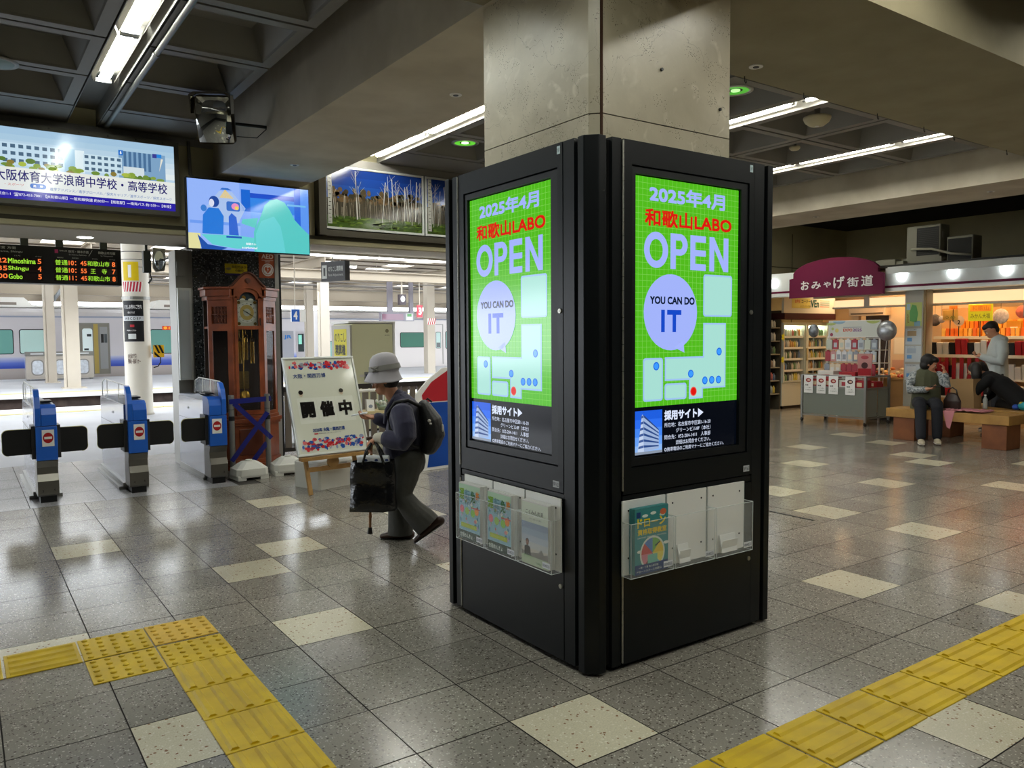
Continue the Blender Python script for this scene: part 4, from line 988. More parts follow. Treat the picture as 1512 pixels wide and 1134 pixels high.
# hanging platform signs
t = thing('platform_number_sign', 'blue platform sign with a white 4 hanging above the machine', 'sign', (4.57, 16.4, 1.848))
MB().box(0, 0.2, 0, 0.05, 0.03, 0.33).box(0.21, 0.36, 0.0, 0.05, 0.03, 0.33).build('sign_box', WHITE, t); Art(0.002).rect(0.0, 0.03, 0.2, 0.33, flat('2f5fb4'), 1).text('4', 0.05, 0.08, 0.15, 0.28, WHITE, 2, 0.03).build('sign_print', t, (0, -0.002, 0))
MB().cyl((0.1, 0.02, 0.3), (0.1, 0.02, 1.95), 0.015, n=6).build('hanger', IVORY, t)
t = thing('platform_number_sign', 'red rounded platform sign with a 3 hanging beside the striped column', 'sign', (11.29, 22.5, 2.19))
MB().box(0.0, 0.2, 0, 0.06, 0.0, 0.42).build('sign_box', flat('e8505a'), t); Art(0.002).text('3', 0.04, 0.08, 0.16, 0.34, WHITE, 2, 0.04).build('sign_print', t, (0, -0.002, 0)); MB().cyl((0.1, 0.03, 0.42), (0.1, 0.03, 1.23), 0.015, n=6).build('hanger', IVORY, t)
t = thing('platform_display', 'grey hanging platform display board far away above the machine', 'display', (10.6, 24, 2.08))
MB().box(0, 1.35, 0, 0.2, 0, 0.32).build('case', mat('display grey', '8b8790'), t); Art(0.003).rect(0.04, 0.04, 0.9, 0.26, lit('b890a8', 0.7), 1).rect(1.0, 0.03, 1.3, 0.29, flat('c4c8c4'), 1).rect(1.06, 0.17, 1.24, 0.27, lit('4ab04a', 0.8), 2).rect(1.06, 0.05, 1.24, 0.14, flat('e8e8e8'), 2).build('display_print', t, (0, -0.002, 0))
MB().box(0.3, 0.5, 0.05, 0.15, 0.32, 1.7).build('hanger', mat('display grey', '8b8790'), t); MB().box(1.2, 1.35, 0.05, 0.15, 0.32, 1.7).build('hanger', mat('display grey', '8b8790'), t)
t = thing('platform_clock', 'small clock unit hanging from a white pole above the platform', 'clock', (10.73, 22.6, 2.62))
MB().cyl((0, 0, 0.35), (0, 0, 0.80), 0.03, n=8).build('pole', IVORY, t); MB().box(-0.12, 0.12, -0.08, 0.08, 0.0, 0.36).build('clock_case', flat('4c4448'), t); Art(0.003).ell(0, 0.2, 0.085, 0.11, flat('e4e4e0'), 1, 18).line(0, 0.2, 0.05, 0.26, 0.012, BLACK, 2).build('dial', t, (0, -0.081, 0))
# ================================================================== ticket gates
BLUE = mat('gate blue', '1e5fc4', rough=0.35, spec=0.5)
GSIDE = mat('gate white steel', 'c9ccd6', rough=0.16, metal=0.75)
SHIELD = mat('gate acrylic', 'eef4fa', rough=0.03, alpha=0.22)
def gate(x, label, fin, flaps, nums, y=5.78, D=1.75, kb=0.05):
    t = thing('ticket_gate', label, 'ticket gate', (x, y, 0), 0)
    W = 0.17
    # front column with an S-curved steel foot
    prof = [(0.02, 0.06), (0.0, 0.08), (-0.005, 0.2), (0.03, 0.26), (0.035, 0.32), (0.0, 0.385), (0.25, 0.385), (0.25, 0.06)]
    MB().prism(prof, 0, W, 'x').build('steel_foot', mat('gate foot steel', '77746d', rough=0.35, metal=0.8), t, bevel=0.004)
    MB().box(0.02, W - 0.02, 0.03, 0.3, 0, 0.06).build('plinth', BLACK, t)
    MB().box(0, W, -0.002, 0.25, 0.388, 0.695).build('blue_panel', BLUE, t, bevel=0.004)
    s = 0 if fin == 'l' else 1
    a0, a1 = (0.048, W) if fin == 'l' else (0, W - 0.048)
    MB().prism([(0.0, 0.70), (0.0, 0.80), (0.03, 0.86), (0.09, 0.885), (0.25, 0.885), (0.25, 0.70)], a0, a1, 'x').build('blue_head', BLUE, t, bevel=0.004)
    b0, b1 = (0.0, 0.045) if fin == 'l' else (W - 0.045, W)
    MB().prism([(0.0, 0.70), (0.0, 0.86), (0.035, 0.96), (0.1, 1.02), (0.16, 1.03), (0.16, 0.99), (0.12, 0.93), (0.1, 0.84), (0.1, 0.70)], b0, b1, 'x').build('blue_fin', BLUE, t, bevel=0.003)
    # body behind
    MB().prism([(0.25, 0.06), (0.25, 0.84), (D, 0.84), (D + 0.03, 0.80), (D + 0.03, 0.06)], 0.004, W - 0.004, 'x').build('side_body', GSIDE, t, bevel=0.004)
    MB().box(-kb, W + kb, 0.3, D + 0.02, 0, 0.03).box(-kb * .4, W + kb * .4, 0.26, D + 0.02, 0.03, 0.07).build('base_kerb', STEELD, t)
    c0, c1 = (0.05, W - 0.005) if fin == 'l' else (0.005, W - 0.05)
    MB().prism([(0.2, 0.885), (0.45, 0.90), (0.7, 0.875), (D, 0.855), (D, 0.84), (0.2, 0.84)], c0, c1, 'x').build('card_deck', mat('gate deck grey', '8c95a6', rough=0.35), t)
    MB().box(c0 + 0.01, c1 - 0.01, 0.2, 0.42, 0.9, 0.915).build('card_reader', BLACK, t, bevel=0.004)
    x0 = 0.008 if fin == 'l' else W - 0.016
    MB().prism([(0.1, 0.845), (0.12, 1.0), (0.18, 1.03), (D - 0.3, 1.04), (D - 0.12, 1.0), (D - 0.1, 0.845)], x0, x0 + 0.008, 'x').build('side_shield', SHIELD, t)
    rail = MB().tube([(x0 + 0.004, 0.12, 0.99), (x0 + 0.004, 0.18, 1.033), (x0 + 0.004, D - 0.3, 1.043), (x0 + 0.004, D - 0.12, 1.0), (x0 + 0.004, D - 0.1, 0.85)], 0.006, 6)
    for yy in (0.55, D - 0.45): rail.cyl((x0 + 0.004, yy, 0.85), (x0 + 0.004, yy, 1.035), 0.004, n=6)
    rail.build('shield_rim', WHITE, t)
    MB().cyl((0.0, 0.9, 0.72), (-0.003, 0.9, 0.72), 0.012, n=10).cyl((W, 0.9, 0.72), (W + 0.003, 0.9, 0.72), 0.012, n=10).build('sensor_eye', BLACK, t)
    MB().box(-0.001, W + 0.001, 0.26, D, 0.60, 0.604).build('panel_seam', STEELD, t)
    # flaps
    for f in flaps:
        sx = -1 if f == 'l' else 1
        xs = 0 if f == 'l' else W
        a = []
        w_, h0, h1, r = 0.25, 0.445, 0.672, 0.045
        for cx, cz, an in ((w_ - r, h0 + r, -90), (w_ - r, h1 - r, 0)):
            a += [(xs + sx * (cx + r * math.cos(R_(an + 90 * k / 5))), cz + r * math.sin(R_(an + 90 * k / 5))) for k in range(6)]
        a += [(xs - sx * 0.0, h1), (xs - sx * 0.0, h0)]
        if sx < 0: a = a[::-1]
        MB().prism(a, 0.07, 0.10, 'y').build('flap', mat('flap black', '070707', rough=0.6), t)
        ed = MB().tube([(p[0], 0.085, p[1]) for p in (a if sx > 0 else a)], 0.006, 5)
        ed.build('flap_edge', mat('flap edge', 'b8b070', rough=0.6), t)
        MB().box(min(xs, xs + sx * 0.03), max(xs, xs + sx * 0.03), 0.05, 0.26, 0.40, 0.70).build('flap_hinge', mat('hinge cover', '2c2b2a', rough=0.4), t)
    # no-entry sticker
    cx = (W * 0.5 + (0.012 if fin == 'l' else -0.012)); st = Art(0.0008)
    st.rect(cx - 0.048, 0.515, cx + 0.048, 0.665, flat('eceae6'), 1).ell(cx, 0.592, 0.041, 0.048, flat('a81c20'), 2, 24).rect(cx - 0.03, 0.582, cx + 0.03, 0.603, flat('eceae6'), 3)
    st.build('no_entry_sticker', t, (0, -0.003, 0))
    nb = Art(0.0008)
    if nums[0]: nb.text(nums[0], 0.035, 0.10, 0.047, 0.123, flat('202020'), 1, 0.02)
    if nums[1]: nb.text(nums[1], W - 0.045, 0.105, W - 0.033, 0.128, flat('202020'), 1, 0.02)
    nb.build('gate_number', t, (0, -0.005, 0))
    return t
gate(-1.545, 'blue and steel ticket gate with no-entry sign, leftmost, numbered 3 and 4', 'l', 'lr', ('3', '4'))
gate(-0.79, 'blue and steel ticket gate numbered 4 and 6, in front of the round pillar', 'l', 'lr', ('4', '6'))
gate(-0.035, 'blue and steel ticket gate with a single left flap, beside the clock', 'r', 'l', ('', '8'), 5.82, 1.34, 0.004)

# ================================================================== hanging signs on the gate wall
# lit school banner
t = thing('lit_banner', 'large backlit school banner with a building photo above the ticket gates', 'sign', (-3.2, 6.26, 2.735))
BW, BH = 3.05, 0.745
MB().box(0, BW, 0.0, 0.18, 0, 0.045).box(0, BW, 0, 0.18, BH - 0.045, BH).box(0, 0.045, 0, 0.18, 0.045, BH - 0.045).box(BW - 0.045, BW, 0, 0.18, 0.045, BH - 0.045).build('frame', mat('banner frame', '5c5a50', rough=0.5, metal=0.3), t)
a = Art(0.0008); W_ = BW
def e(c, k=1.0): return lit(c, k)
a.rect(0.045, 0.045, W_ - 0.045, BH - 0.045, e('b9d3e6'), 1)
for k, c in enumerate(('dfe8ea', 'd2e0e8', 'c4d8e6', 'b4cfe2', 'a8c8de', 'a0c2dc')): a.rect(0.045, 0.36 + k * 0.055, W_ - 0.045, 0.36 + (k + 1) * 0.055 + (0.03 if k == 5 else 0), e(c), 2)
a.rect(0.045, 0.045, W_ - 0.045, 0.125, e('2a20a0'), 3); a.rect(0.045, 0.125, W_ - 0.045, 0.33, e('dfe4e2'), 3)
def bld(x0, z0, x1, z1, c, rows, cols, wc='4d6880'):
    a.rect(x0, z0, x1, z1, e(c), 4)
    for r in range(rows):
        for q in range(cols):
            ww = (x1 - x0) / cols; hh = (z1 - z0) / rows
            a.rect(x0 + ww * (q + .2), z0 + hh * (r + .3), x0 + ww * (q + .8), z0 + hh * (r + .8), e(wc), 5)
bld(1.0, 0.36, 2.02, 0.56, 'c2dcec', 3, 16); bld(0.1, 0.34, 1.0, 0.56, 'b4cfdd', 3, 12)
a.rect(2.02, 0.34, 2.11, 0.56, e('9cc4dc'), 4); a.rect(2.11, 0.34, 2.19, 0.555, e('dcecf2'), 4)
bld(2.18, 0.36, 2.52, 0.53, 'c8e0ec', 3, 6)
a.rect(2.49, 0.33, 2.92, 0.60, e('7da2c4'), 4)
for q in range(6): a.rect(2.535 + q * 0.045, 0.42, 2.56 + q * 0.045, 0.6, e('4a6f96'), 5)
a.rect(2.49, 0.555, 2.53, 0.605, e('1c6cc8'), 6); a.text('6', 2.503, 0.565, 2.518, 0.597, e('f0f4f8'), 7, 0.03)
a.rect(2.80, 0.565, 2.84, 0.605, e('3a3c90'), 6); a.rect(2.84, 0.57, 2.885, 0.605, e('2a84d8'), 6); a.rect(2.53, 0.33, 2.72, 0.45, e('d0dde2'), 6); a.poly([(2.86, 0.43), (2.88, 0.56), (2.90, 0.56)], e('e4e2d4'), 6)
r_ = random.Random(11)
for k in range(60):
    x = r_.uniform(0.6, 2.15) if k < 45 else r_.uniform(2.2, 2.95); z = 0.335 + r_.uniform(0, 0.055) * (1.4 if x < 2.1 else .6)
    a.ell(x, z, r_.uniform(0.02, 0.05), r_.uniform(0.014, 0.03), e(r_.choice(['6d8c3c', '86a040', '5a7a34', '7a9648', 'a8b848', '8a7a3c'])), 7 + k % 3, 9)
a.rect(0.5, 0.30, W_ - 0.045, 0.335, e('e4e8e2'), 10)
NV = e('221c6c')
a.text('大阪体育大学浪商中学校・高等学校', 1.45, 0.21, 2.93, 0.315, NV, 12, 0.012)
a.text('・スポーツ', 1.53, 0.165, 1.68, 0.19, e('c8443c'), 12); a.rrect(1.73, 0.155, 1.86, 0.2, 0.02, e('1c66c0'), 11); a.text('高　校', 1.755, 0.165, 1.835, 0.19, e('f0f0f0'), 12, 0.02)
a.text('進学アドバンス／進学グローバル／探究キャリア／進学スポーツ／探究スポーツ', 1.89, 0.148, 2.97, 0.178, e('2f64b0'), 12)
a.text('朝代台1-1  ☎072-453-7001 【JR和歌山駅】―阪和線快速 約30分―【熊取駅】―南海バス 約15分―【本校】', 1.44, 0.07, 2.96, 0.105, e('e8e8f4'), 12, 0.008)
a.build('lit_print', t, (0, 0.012, 0), label='backlit print of a white school building and blue lettering')
MB().box(0.04, BW - 0.04, 0.02, 0.16, 0.04, BH - 0.04).build('light_box', BLACK, t)
bolts = MB()
for k in range(12): bolts.cyl((0.15 + k * 0.25, -0.003, BH - 0.02), (0.15 + k * 0.25, 0, BH - 0.02), 0.008, n=8)
bolts.build('frame_bolts', BLACK, t, kind='stuff')

# television
t = thing('television', 'wide television showing a blue and teal cartoon, hung above the clock', 'television', (-0.115, 6.16, 2.395))
TVW, TVH = 1.305, 0.735
MB().box(0, TVW, 0.0, 0.06, 0, TVH).build('case', BLACK, t, bevel=0.004)
a = Art(0.0008); q0 = 0.012
a.rect(q0, q0, TVW - q0, TVH - q0, e('7fa6f4'), 1)
a.rect(0.02, 0.02, 0.54, TVH - q0, e('94b4f8'), 2); a.rect(q0, q0, 0.13, 0.17, e('e0dca0'), 3); a.rect(0.03, 0.27, 0.54, 0.3, e('6f9cf0'), 3)
a.rect(0.555, 0.43, 0.65, 0.66, e('1c66d0'), 3); a.rect(0.65, 0.43, 1.13, 0.63, e('3484e4'), 3); a.rect(0.65, 0.58, 1.13, 0.63, e('2350c8'), 4); a.rect(1.13, 0.3, 1.2, 0.72, e('2a66d8'), 4); a.rect(1.2, 0.2, TVW - q0, 0.72, e('5c96f0'), 3)
a.rect(0.65, 0.36, 1.13, 0.43, e('6ea6f2'), 4); a.rect(1.05, 0.525, 1.26, 0.545, e('6fb8e8'), 6)
a.poly([(0.39, 0.64), (0.33, 0.55), (0.48, 0.55)], e('e4c66a'), 3); a.poly([(0.36, 0.655), (0.34, 0.635), (0.46, 0.635), (0.42, 0.655)], e('2f6cc8'), 5)
a.poly([(0.33, 0.62), (0.46, 0.62), (0.6, 0.46), (0.52, 0.3), (0.36, 0.3), (0.2, 0.45)], e('a9c2ec'), 3)
a.poly([(0.15, 0.17), (0.16, 0.36), (0.22, 0.44), (0.32, 0.44), (0.37, 0.36), (0.36, 0.17)], e('2878d8'), 5)
a.ell(0.275, 0.505, 0.052, 0.058, e('244a9c'), 6, 18); a.ell(0.25, 0.49, 0.026, 0.04, e('d8dcf0'), 7, 14); a.ell(0.17, 0.43, 0.03, 0.035, e('3c7ed0'), 6, 12)
a.poly([(0.14, 0.16), (0.5, 0.17), (0.86, 0.14), (0.86, 0.07), (0.5, 0.03), (0.25, 0.06)], e('62d0d0'), 6)
a.poly([(0.1, 0.16), (0.2, 0.06), (0.4, 0.035), (0.34, 0.01), (0.14, 0.01)], e('2050a8'), 7)
a.poly([(0.42, 0.17), (0.42, 0.36), (0.45, 0.4), (0.5, 0.36), (0.52, 0.17)], e('2c64d0'), 7); a.rrect(0.4, 0.42, 0.54, 0.52, 0.02, e('3a70c8'), 7); a.ell(0.49, 0.47, 0.04, 0.035, e('e890c0'), 8, 14); a.ell(0.505, 0.455, 0.022, 0.02, e('f0d060'), 9, 12)
a.rect(0.39, 0.14, 0.55, 0.16, e('1c54b8'), 8)
# large teal bulky shape at the right
a.poly([(0.68, 0.01), (0.68, 0.22), (0.73, 0.37), (0.56, 0.345), (0.55, 0.30), (0.7, 0.26), (0.76, 0.4), (0.80, 0.51), (0.86, 0.57), (0.94, 0.59), (1.02, 0.56), (1.08, 0.48), (1.13, 0.38), (1.22, 0.29), (1.29, 0.23), (1.293, 0.012)], e('58c8c4'), 9)
a.poly([(0.70, 0.012), (0.70, 0.2), (0.76, 0.34), (0.9, 0.4), (0.97, 0.3), (1.0, 0.15), (1.02, 0.012)], e('66d0d4'), 10)
a.text('炭酸カル', 0.59, 0.075, 0.70, 0.1, e('f4f8ff'), 12, 0.02); a.text('e carbonated', 0.55, 0.035, 0.71, 0.06, e('f4f8ff'), 12, 0.02)
a.build('screen', t, (0, -0.001, 0), label='lit blue and teal cartoon picture')
MB().box(0.45, 0.85, 0.06, 0.2, 0.3, 0.45).box(0.6, 0.7, 0.12, 0.2, 0.45, 0.82).build('wall_bracket', BLACK, t)

# landscape photo panels, right of the television
BIR = ('e8e8e4', 'cfd0ca')
def birch(x, w, label, seed):
    t = thing('photo_panel', label, 'photo panel', (x, 6.38, 2.745)); h = 0.735
    MB().box(0, w, -0.01, 0.06, 0, 0.025).box(0, w, -0.01, 0.06, h - 0.025, h).box(0, 0.025, -0.01, 0.06, 0.025, h - 0.025).box(w - 0.025, w, -0.01, 0.06, 0.025, h - 0.025).build('frame', mat('white aluminium', 'c4c8c4', rough=0.3, metal=0.3), t)
    a = Art(0.0006); r = random.Random(seed); g = lambda c: mat('photo ' + c, c, rough=0.12, spec=0.5)
    for k, c in enumerate(('163278', '193a86', '1f4692', '2c549c')): a.rect(0.02, h - 0.02 - 0.1 * (k + 1), w - 0.02, h - 0.02 - 0.1 * k, g(c), 1)
    a.rect(0.02, 0.02, w - 0.02, 0.36, g('3c382e'), 2); a.rect(0.02, 0.02, w - 0.02, 0.16, g('3d5420'), 3)
    for k in range(120): a.ell(r.uniform(0.06, w - 0.06), 0.34 + r.uniform(0, 0.14) * abs(math.sin(k * 1.7)), r.uniform(0.02, 0.05), r.uniform(0.015, 0.04), g(r.choice(['544630', '604c34', '443a2a', '3c3c30', '6a5438'])), 3 + k % 3, 8)
    for k in range(110): x0 = r.uniform(0.04, w - 0.04); a.line(x0, r.uniform(0.12, 0.18), x0 + r.uniform(-.02, .02), r.uniform(0.25, 0.42), r.uniform(0.002, 0.006), g(r.choice(['8c8474', '5c5444', '746a58', 'a49c8c'])), 6)
    for k in range(90): a.ell(r.uniform(0.05, w - 0.05), r.uniform(0.03, 0.15), r.uniform(0.015, 0.05), r.uniform(0.005, 0.014), g(r.choice(['4f6a24', '6a8430', '3a4a1c', '5c7028'])), 7, 8)
    for k in range(int(16 * w / 1.3)):
        x0 = r.uniform(0.05, w - 0.05); x1 = min(max(x0 + r.uniform(-0.05, 0.05), 0.03), w - 0.03); z1 = r.uniform(0.5, h - 0.03)
        a.line(x0, r.uniform(0.1, 0.16), x1, z1, r.uniform(0.004, 0.012), g(r.choice(['d8d8d0', 'c8c8c0', 'b8b8b0'])), 8)
        for j in range(4): s = r.uniform(0.5, 0.95); xb, zb = x0 + (x1 - x0) * s, 0.13 + (z1 - 0.13) * s; xe = min(max(xb + r.uniform(-0.1, 0.1), 0.03), w - 0.03); a.line(xb, zb, xe, min(zb + 0.09, h - 0.03), 0.0025, g('b4b0a4'), 8)
    a.rect(0.04, 0.06, 0.09, h - 0.03, g('b4b4ac'), 9)
    for k in range(14): z = 0.08 + k * 0.045; a.rect(0.045 + 0.01 * (k % 2), z, 0.07 + 0.012 * (k % 2), z + 0.008, g('4c4a44'), 10)
    a.build('photograph', t, (0, 0.0, 0)); MB().box(0.01, w - 0.01, 0.003, 0.055, 0.01, h - 0.01).build('backing', BLACK, t)
birch(1.455, 1.3, 'framed glossy photo of a birch forest under blue sky, beside the television', 4)
birch(2.775, 1.3, 'framed birch forest photo half hidden behind the screen kiosk', 9)
tag(MB().box(1.36, 1.45, 6.30, 6.45, 2.66, 3.5).box(1.36, 4.2, 6.36, 6.45, 2.66, 2.73).build('recess_frame', mat('recess dark', '3c382c', rough=0.8)), 'dark surround of the birch forest photo panels', 'frame')  # dark boxes along the left and lower edges of the panels

# departure board
t = thing('departure_board', 'black departure board with green and orange dot-matrix train times', 'departure board', (-3.4, 7.85, 2.105))
DW, DH = 2.925, 0.415
MB().box(0, DW, 0, 0.22, 0, DH).build('case', mat('board black', '0a0a0b', rough=0.45), t, bevel=0.004)
a = Art(0.0012)
GN, OR, WT = lit('9fe03a', 1.0), lit('ff7a3c', 1.0), flat('d8d8d4')
sec = 1.86                                      # right-hand section starts
for z in (0.215, 0.13, 0.045):
    a.rect(1.5, z - 0.012, 2.13, z + 0.062, lit('1c1210', 0.5), 1); a.rect(2.235, z - 0.012, 2.88, z + 0.062, lit('1c1210', 0.5), 1)
    a.rect(0.1, z - 0.012, 1.42, z + 0.062, lit('1c1210', 0.5), 1)
for z, tm, nm, pf, nw in ((0.215, '10:22', 'Minoshima', '5', 0.26), (0.13, '10:35', 'Shingu', '4', 0.19), (0.045, '11:00', 'Gobo', '5', 0.13)):
    a.text(tm, 1.60, z, 1.793, z + 0.052, OR, 3, 0.02); a.text(nm, 1.802, z - 0.004, 1.802 + nw, z + 0.052, GN, 3, 0.02); a.text(pf, 2.08, z, 2.115, z + 0.055, OR, 3, 0.02)
    a.text('特急', 1.3, z, 1.4, z + 0.052, GN, 3, 0.01)
X5 = lambda x: 2.25 + (x - 1.985) * 0.847
for z, tm, nm in ((0.215, '10：45', '和歌山市'), (0.13, '10：55', '王　寺'), (0.045, '11：45', '和歌山市')):
    a.text('普通', X5(1.985), z - 0.002, X5(2.13), z + 0.056, GN, 3, 0.01); a.text(tm, X5(2.142), z, X5(2.355), z + 0.052, OR, 3, 0.02)
    a.text(nm, X5(2.365 if len(nm) > 3 else 2.40), z - 0.002, X5(2.635 if len(nm) > 3 else 2.6), z + 0.056, GN, 3, 0.01); a.text('8' if nm != '王　寺' else '7', X5(2.665), z, X5(2.705), z + 0.055, OR, 3, 0.02)
a.text('新宮 方面', 1.70, 0.365, 1.88, 0.395, WT, 3, 0.01); a.text('for Wakayama, Shingu', 1.55, 0.325, 1.94, 0.35, WT, 3, 0.008)
a.rect(X5(1.985), 0.345, X5(2.025), 0.385, flat('c8447c'), 2); a.text('和歌山線', X5(2.04), 0.365, X5(2.13), 0.383, WT, 3); a.text('粉河・橋本方面', X5(2.145), 0.355, X5(2.385), 0.385, WT, 3, 0.01); a.text('for Kokawa, Hashimoto', X5(2.15), 0.325, X5(2.36), 0.342, WT, 3)
a.line(X5(2.385), 0.325, X5(2.43), 0.395, 0.004, WT, 3); a.text('和歌山市方面', X5(2.5), 0.355, X5(2.71), 0.385, WT, 3, 0.01); a.text('for Wakayamashi', X5(2.53), 0.325, X5(2.68), 0.342, WT, 3)
for x, s in ((2.27, '種別'), (2.42, '時刻'), (2.62, '行先'), (2.8, 'のりば'), (1.86, '行先'), (2.06, 'のりば')): a.text(s, x, 0.29, x + 0.06, 0.303, WT, 3)
a.build('dot_matrix_print', t, (-0.0, -0.001, 0))
for x in (1.93, 2.27, 2.72): MB().box(x, x + 0.075, 0.08, 0.14, DH, 0.5).build('hanger', mat('hanger grey green', '3c423e'), t)

# granite pillar beside the clock, metal jambs and stickers
GRAN = terrazzo('black granite', '3a3e40', '8a8f92', '0c0d0e', 0.2, scale=60, chip_t=0.3, dark_t=0.35)
t = thing('granite_pillar', 'black speckled granite pillar behind the long-case clock', 'pillar', (0, 7.3, 0))
MB().box(0.195, 1.155, 0, 0.9, 0, 2.57).build('granite_cladding', GRAN, t)
MB().box(1.157, 1.205, -0.01, 0.9, 0, 2.57).build('steel_corner_trim', STEEL, t); MB().box(1.207, 1.235, 0.0, 0.9, 0, 2.57).build('rubber_seal', BLACK, t)
Art(0.001).rect(0, 0, 0.215, 0.32, flat('a8512c'), 1).text('AED', 0.035, 0.235, 0.18, 0.29, flat('e8dcd0'), 2, 0.02).rect(0.035, 0.213, 0.18, 0.217, flat('e8dcd0'), 2).text('設置場所', 0.075, 0.19, 0.14, 0.207, flat('e8dcd0'), 2).ell(0.108, 0.1, 0.073, 0.078, flat('e0dcd6'), 2, 30).ell(0.108, 0.1, 0.06, 0.064, flat('a8512c'), 3, 30).ell(0.108, 0.1, 0.054, 0.058, flat('e0dcd6'), 4, 30).poly([(0.108, 0.055), (0.07, 0.1), (0.072, 0.125), (0.088, 0.135), (0.108, 0.12), (0.128, 0.135), (0.144, 0.125), (0.146, 0.1)], flat('b0542c'), 5).poly([(0.112, 0.13), (0.098, 0.1), (0.108, 0.1), (0.102, 0.07), (0.12, 0.106), (0.11, 0.106)], flat('e0dcd6'), 6).build('aed_sticker', t, (0.965, -0.002, 2.215), label='orange AED sticker with heart symbol')
Art(0.001).rect(0, 0, 0.265, 0.115, flat('c9b81c'), 1).rect(0.0, -0.022, 0.2, 0.0, flat('2c2460'), 1).text('防犯カメラ', 0.085, 0.06, 0.25, 0.095, flat('2a2812'), 2, 0.01).text('作動中', 0.12, 0.018, 0.22, 0.05, flat('2a2812'), 2, 0.01).ell(0.045, 0.055, 0.03, 0.018, flat('8a8450'), 2, 12).build('camera_sticker', t, (0.56, -0.002, 2.255), label='yellow security camera notice')
t = thing('steel_jamb', 'stainless steel jamb column left of the granite pillar', 'post', (0, 7.28, 0))
MB().box(0.0, 0.14, 0, 0.35, 0.0, 2.5).box(0.145, 0.19, 0.02, 0.35, 0, 2.5).build('steel_column', STEELD, t, bevel=0.004)
MB().box(0.01, 0.1, -0.03, 0.0, 2.2, 2.36).build('junction_box', mat('grey box', '8a8a84', rough=0.5), t)
t = thing('mirror_panel', 'narrow white framed glossy panel on the steel jamb above gate three', 'mirror', (0.0, 7.2, 1.0))
MB().box(0, 0.15, 0, 0.05, 0, 1.06).build('frame', mat('white aluminium', 'c4c8c4'), t); Art(0.002).rect(0.012, 0.015, 0.125, 1.03, mat('panel gloss', 'c4ccd0', rough=0.22, metal=0.3), 1).build('mirror_glass', t)
t = thing('platform_mirror', 'chrome convex mirror on an arm left of the steel jamb', 'mirror', (0.09, 8.6, 2.34))
MB().prism([(-0.075, 0.05), (-0.04, 0.0), (0.06, 0.02), (0.08, 0.12), (0.075, 0.3), (-0.07, 0.31)], 0, 0.04, 'y').build('frame', STEELD, t)
mm = MB(); 
for i in range(8): 
    pass
MB().ball((0, 0.0, 0.16), (0.062, 0.025, 0.13), 16, 10).build('mirror_glass', mat('mirror', 'c8d0d4'), t)
MB().cyl((0.06, 0.05, 0.16), (0.03, -0.96, 0.16), 0.012, n=8).build('arm', BLACK, t)
tag(MB().box(-0.07, 0.02, 8.75, 8.85, 2.34, 2.62).box(-0.04, -0.01, 8.79, 8.82, 2.6, 4.35).tube([(0.0, 8.75, 2.34), (0.02, 8.75, 2.26), (-0.02, 8.75, 2.2)], 0.012, 6).build('junction_box', mat('hanger grey green', '3c423e')), 'grey green junction box with a cable behind the small mirror', 'box')

# convex mirror on the beam
t = thing('convex_mirror', 'rectangular convex mirror with chrome hood fixed to the beam', 'mirror', (-0.2, 4.66, 3.345), R_(-30))
def mirror_pts(w, h, r): 
    p = []
    for cx, cz, an in ((w - r, -h + r, -90), (w - r, h - r, 0), (-w + r, h - r, 90), (-w + r, -h + r, 180)): p += [(cx + r * math.cos(R_(an + 90 * k / 4)), cz + r * math.sin(R_(an + 90 * k / 4))) for k in range(5)]
    return p
Tt = Matrix.Rotation(R_(16), 4, 'X')
MB().prism(mirror_pts(0.16, 0.20, 0.04), 0.0, 0.03, 'y', T=Tt).build('frame', mat('mirror frame bronze', '5c5244', rough=0.3, metal=0.8), t)
mb = MB(); n, m = 12, 12; vs = []
for i in range(n + 1):
    for j in range(m + 1):
        u, v = -1 + 2 * i / n, -1 + 2 * j / m; vs.append((u * 0.145, -0.002 - 0.085 * (1 - (u * u + v * v) / 2), v * 0.185))
mb.add(vs, [(i * (m + 1) + j, (i + 1) * (m + 1) + j, (i + 1) * (m + 1) + j + 1, i * (m + 1) + j + 1) for i in range(n) for j in range(m)], 0, Tt, True).build('mirror_glass', mat('mirror', 'c8d0d4'), t)
MB().prism([(-0.165, 0.05), (-0.17, 0.2), (-0.13, 0.225), (0.13, 0.225), (0.17, 0.2), (0.165, 0.05), (0.155, 0.19), (0.12, 0.21), (-0.12, 0.21), (-0.155, 0.19)], -0.11, 0.0, 'y', T=Tt).build('hood', mat('chrome', 'c8c4bc', rough=0.12, metal=1.0), t)
MB().box(-0.03, 0.03, 0.03, 0.08, -0.03, 0.05, T=Tt).cyl((0.02, 0.07, 0.0), (0.43, 0.24, 0.0), 0.014, n=8).box(0.40, 0.44, 0.2, 0.28, -0.07, 0.06).tube([(0.4, 0.22, 0.0), (0.3, 0.2, -0.1), (0.06, 0.05, -0.12)], 0.004, 5).build('bracket', BLACK, t)

# corner pipe and cable by the wall
tag(MB().tube([(-0.02, 6.40, 3.54), (-0.01, 6.40, 3.2), (0.02, 6.39, 3.17), (0.5, 6.39, 3.165), (0.56, 6.39, 3.18)], 0.018, 8).build('conduit_pipe', mat('pipe grey', '78746a', rough=0.5)), 'bent grey conduit at the corner of beam and lintel wall', 'pipe')

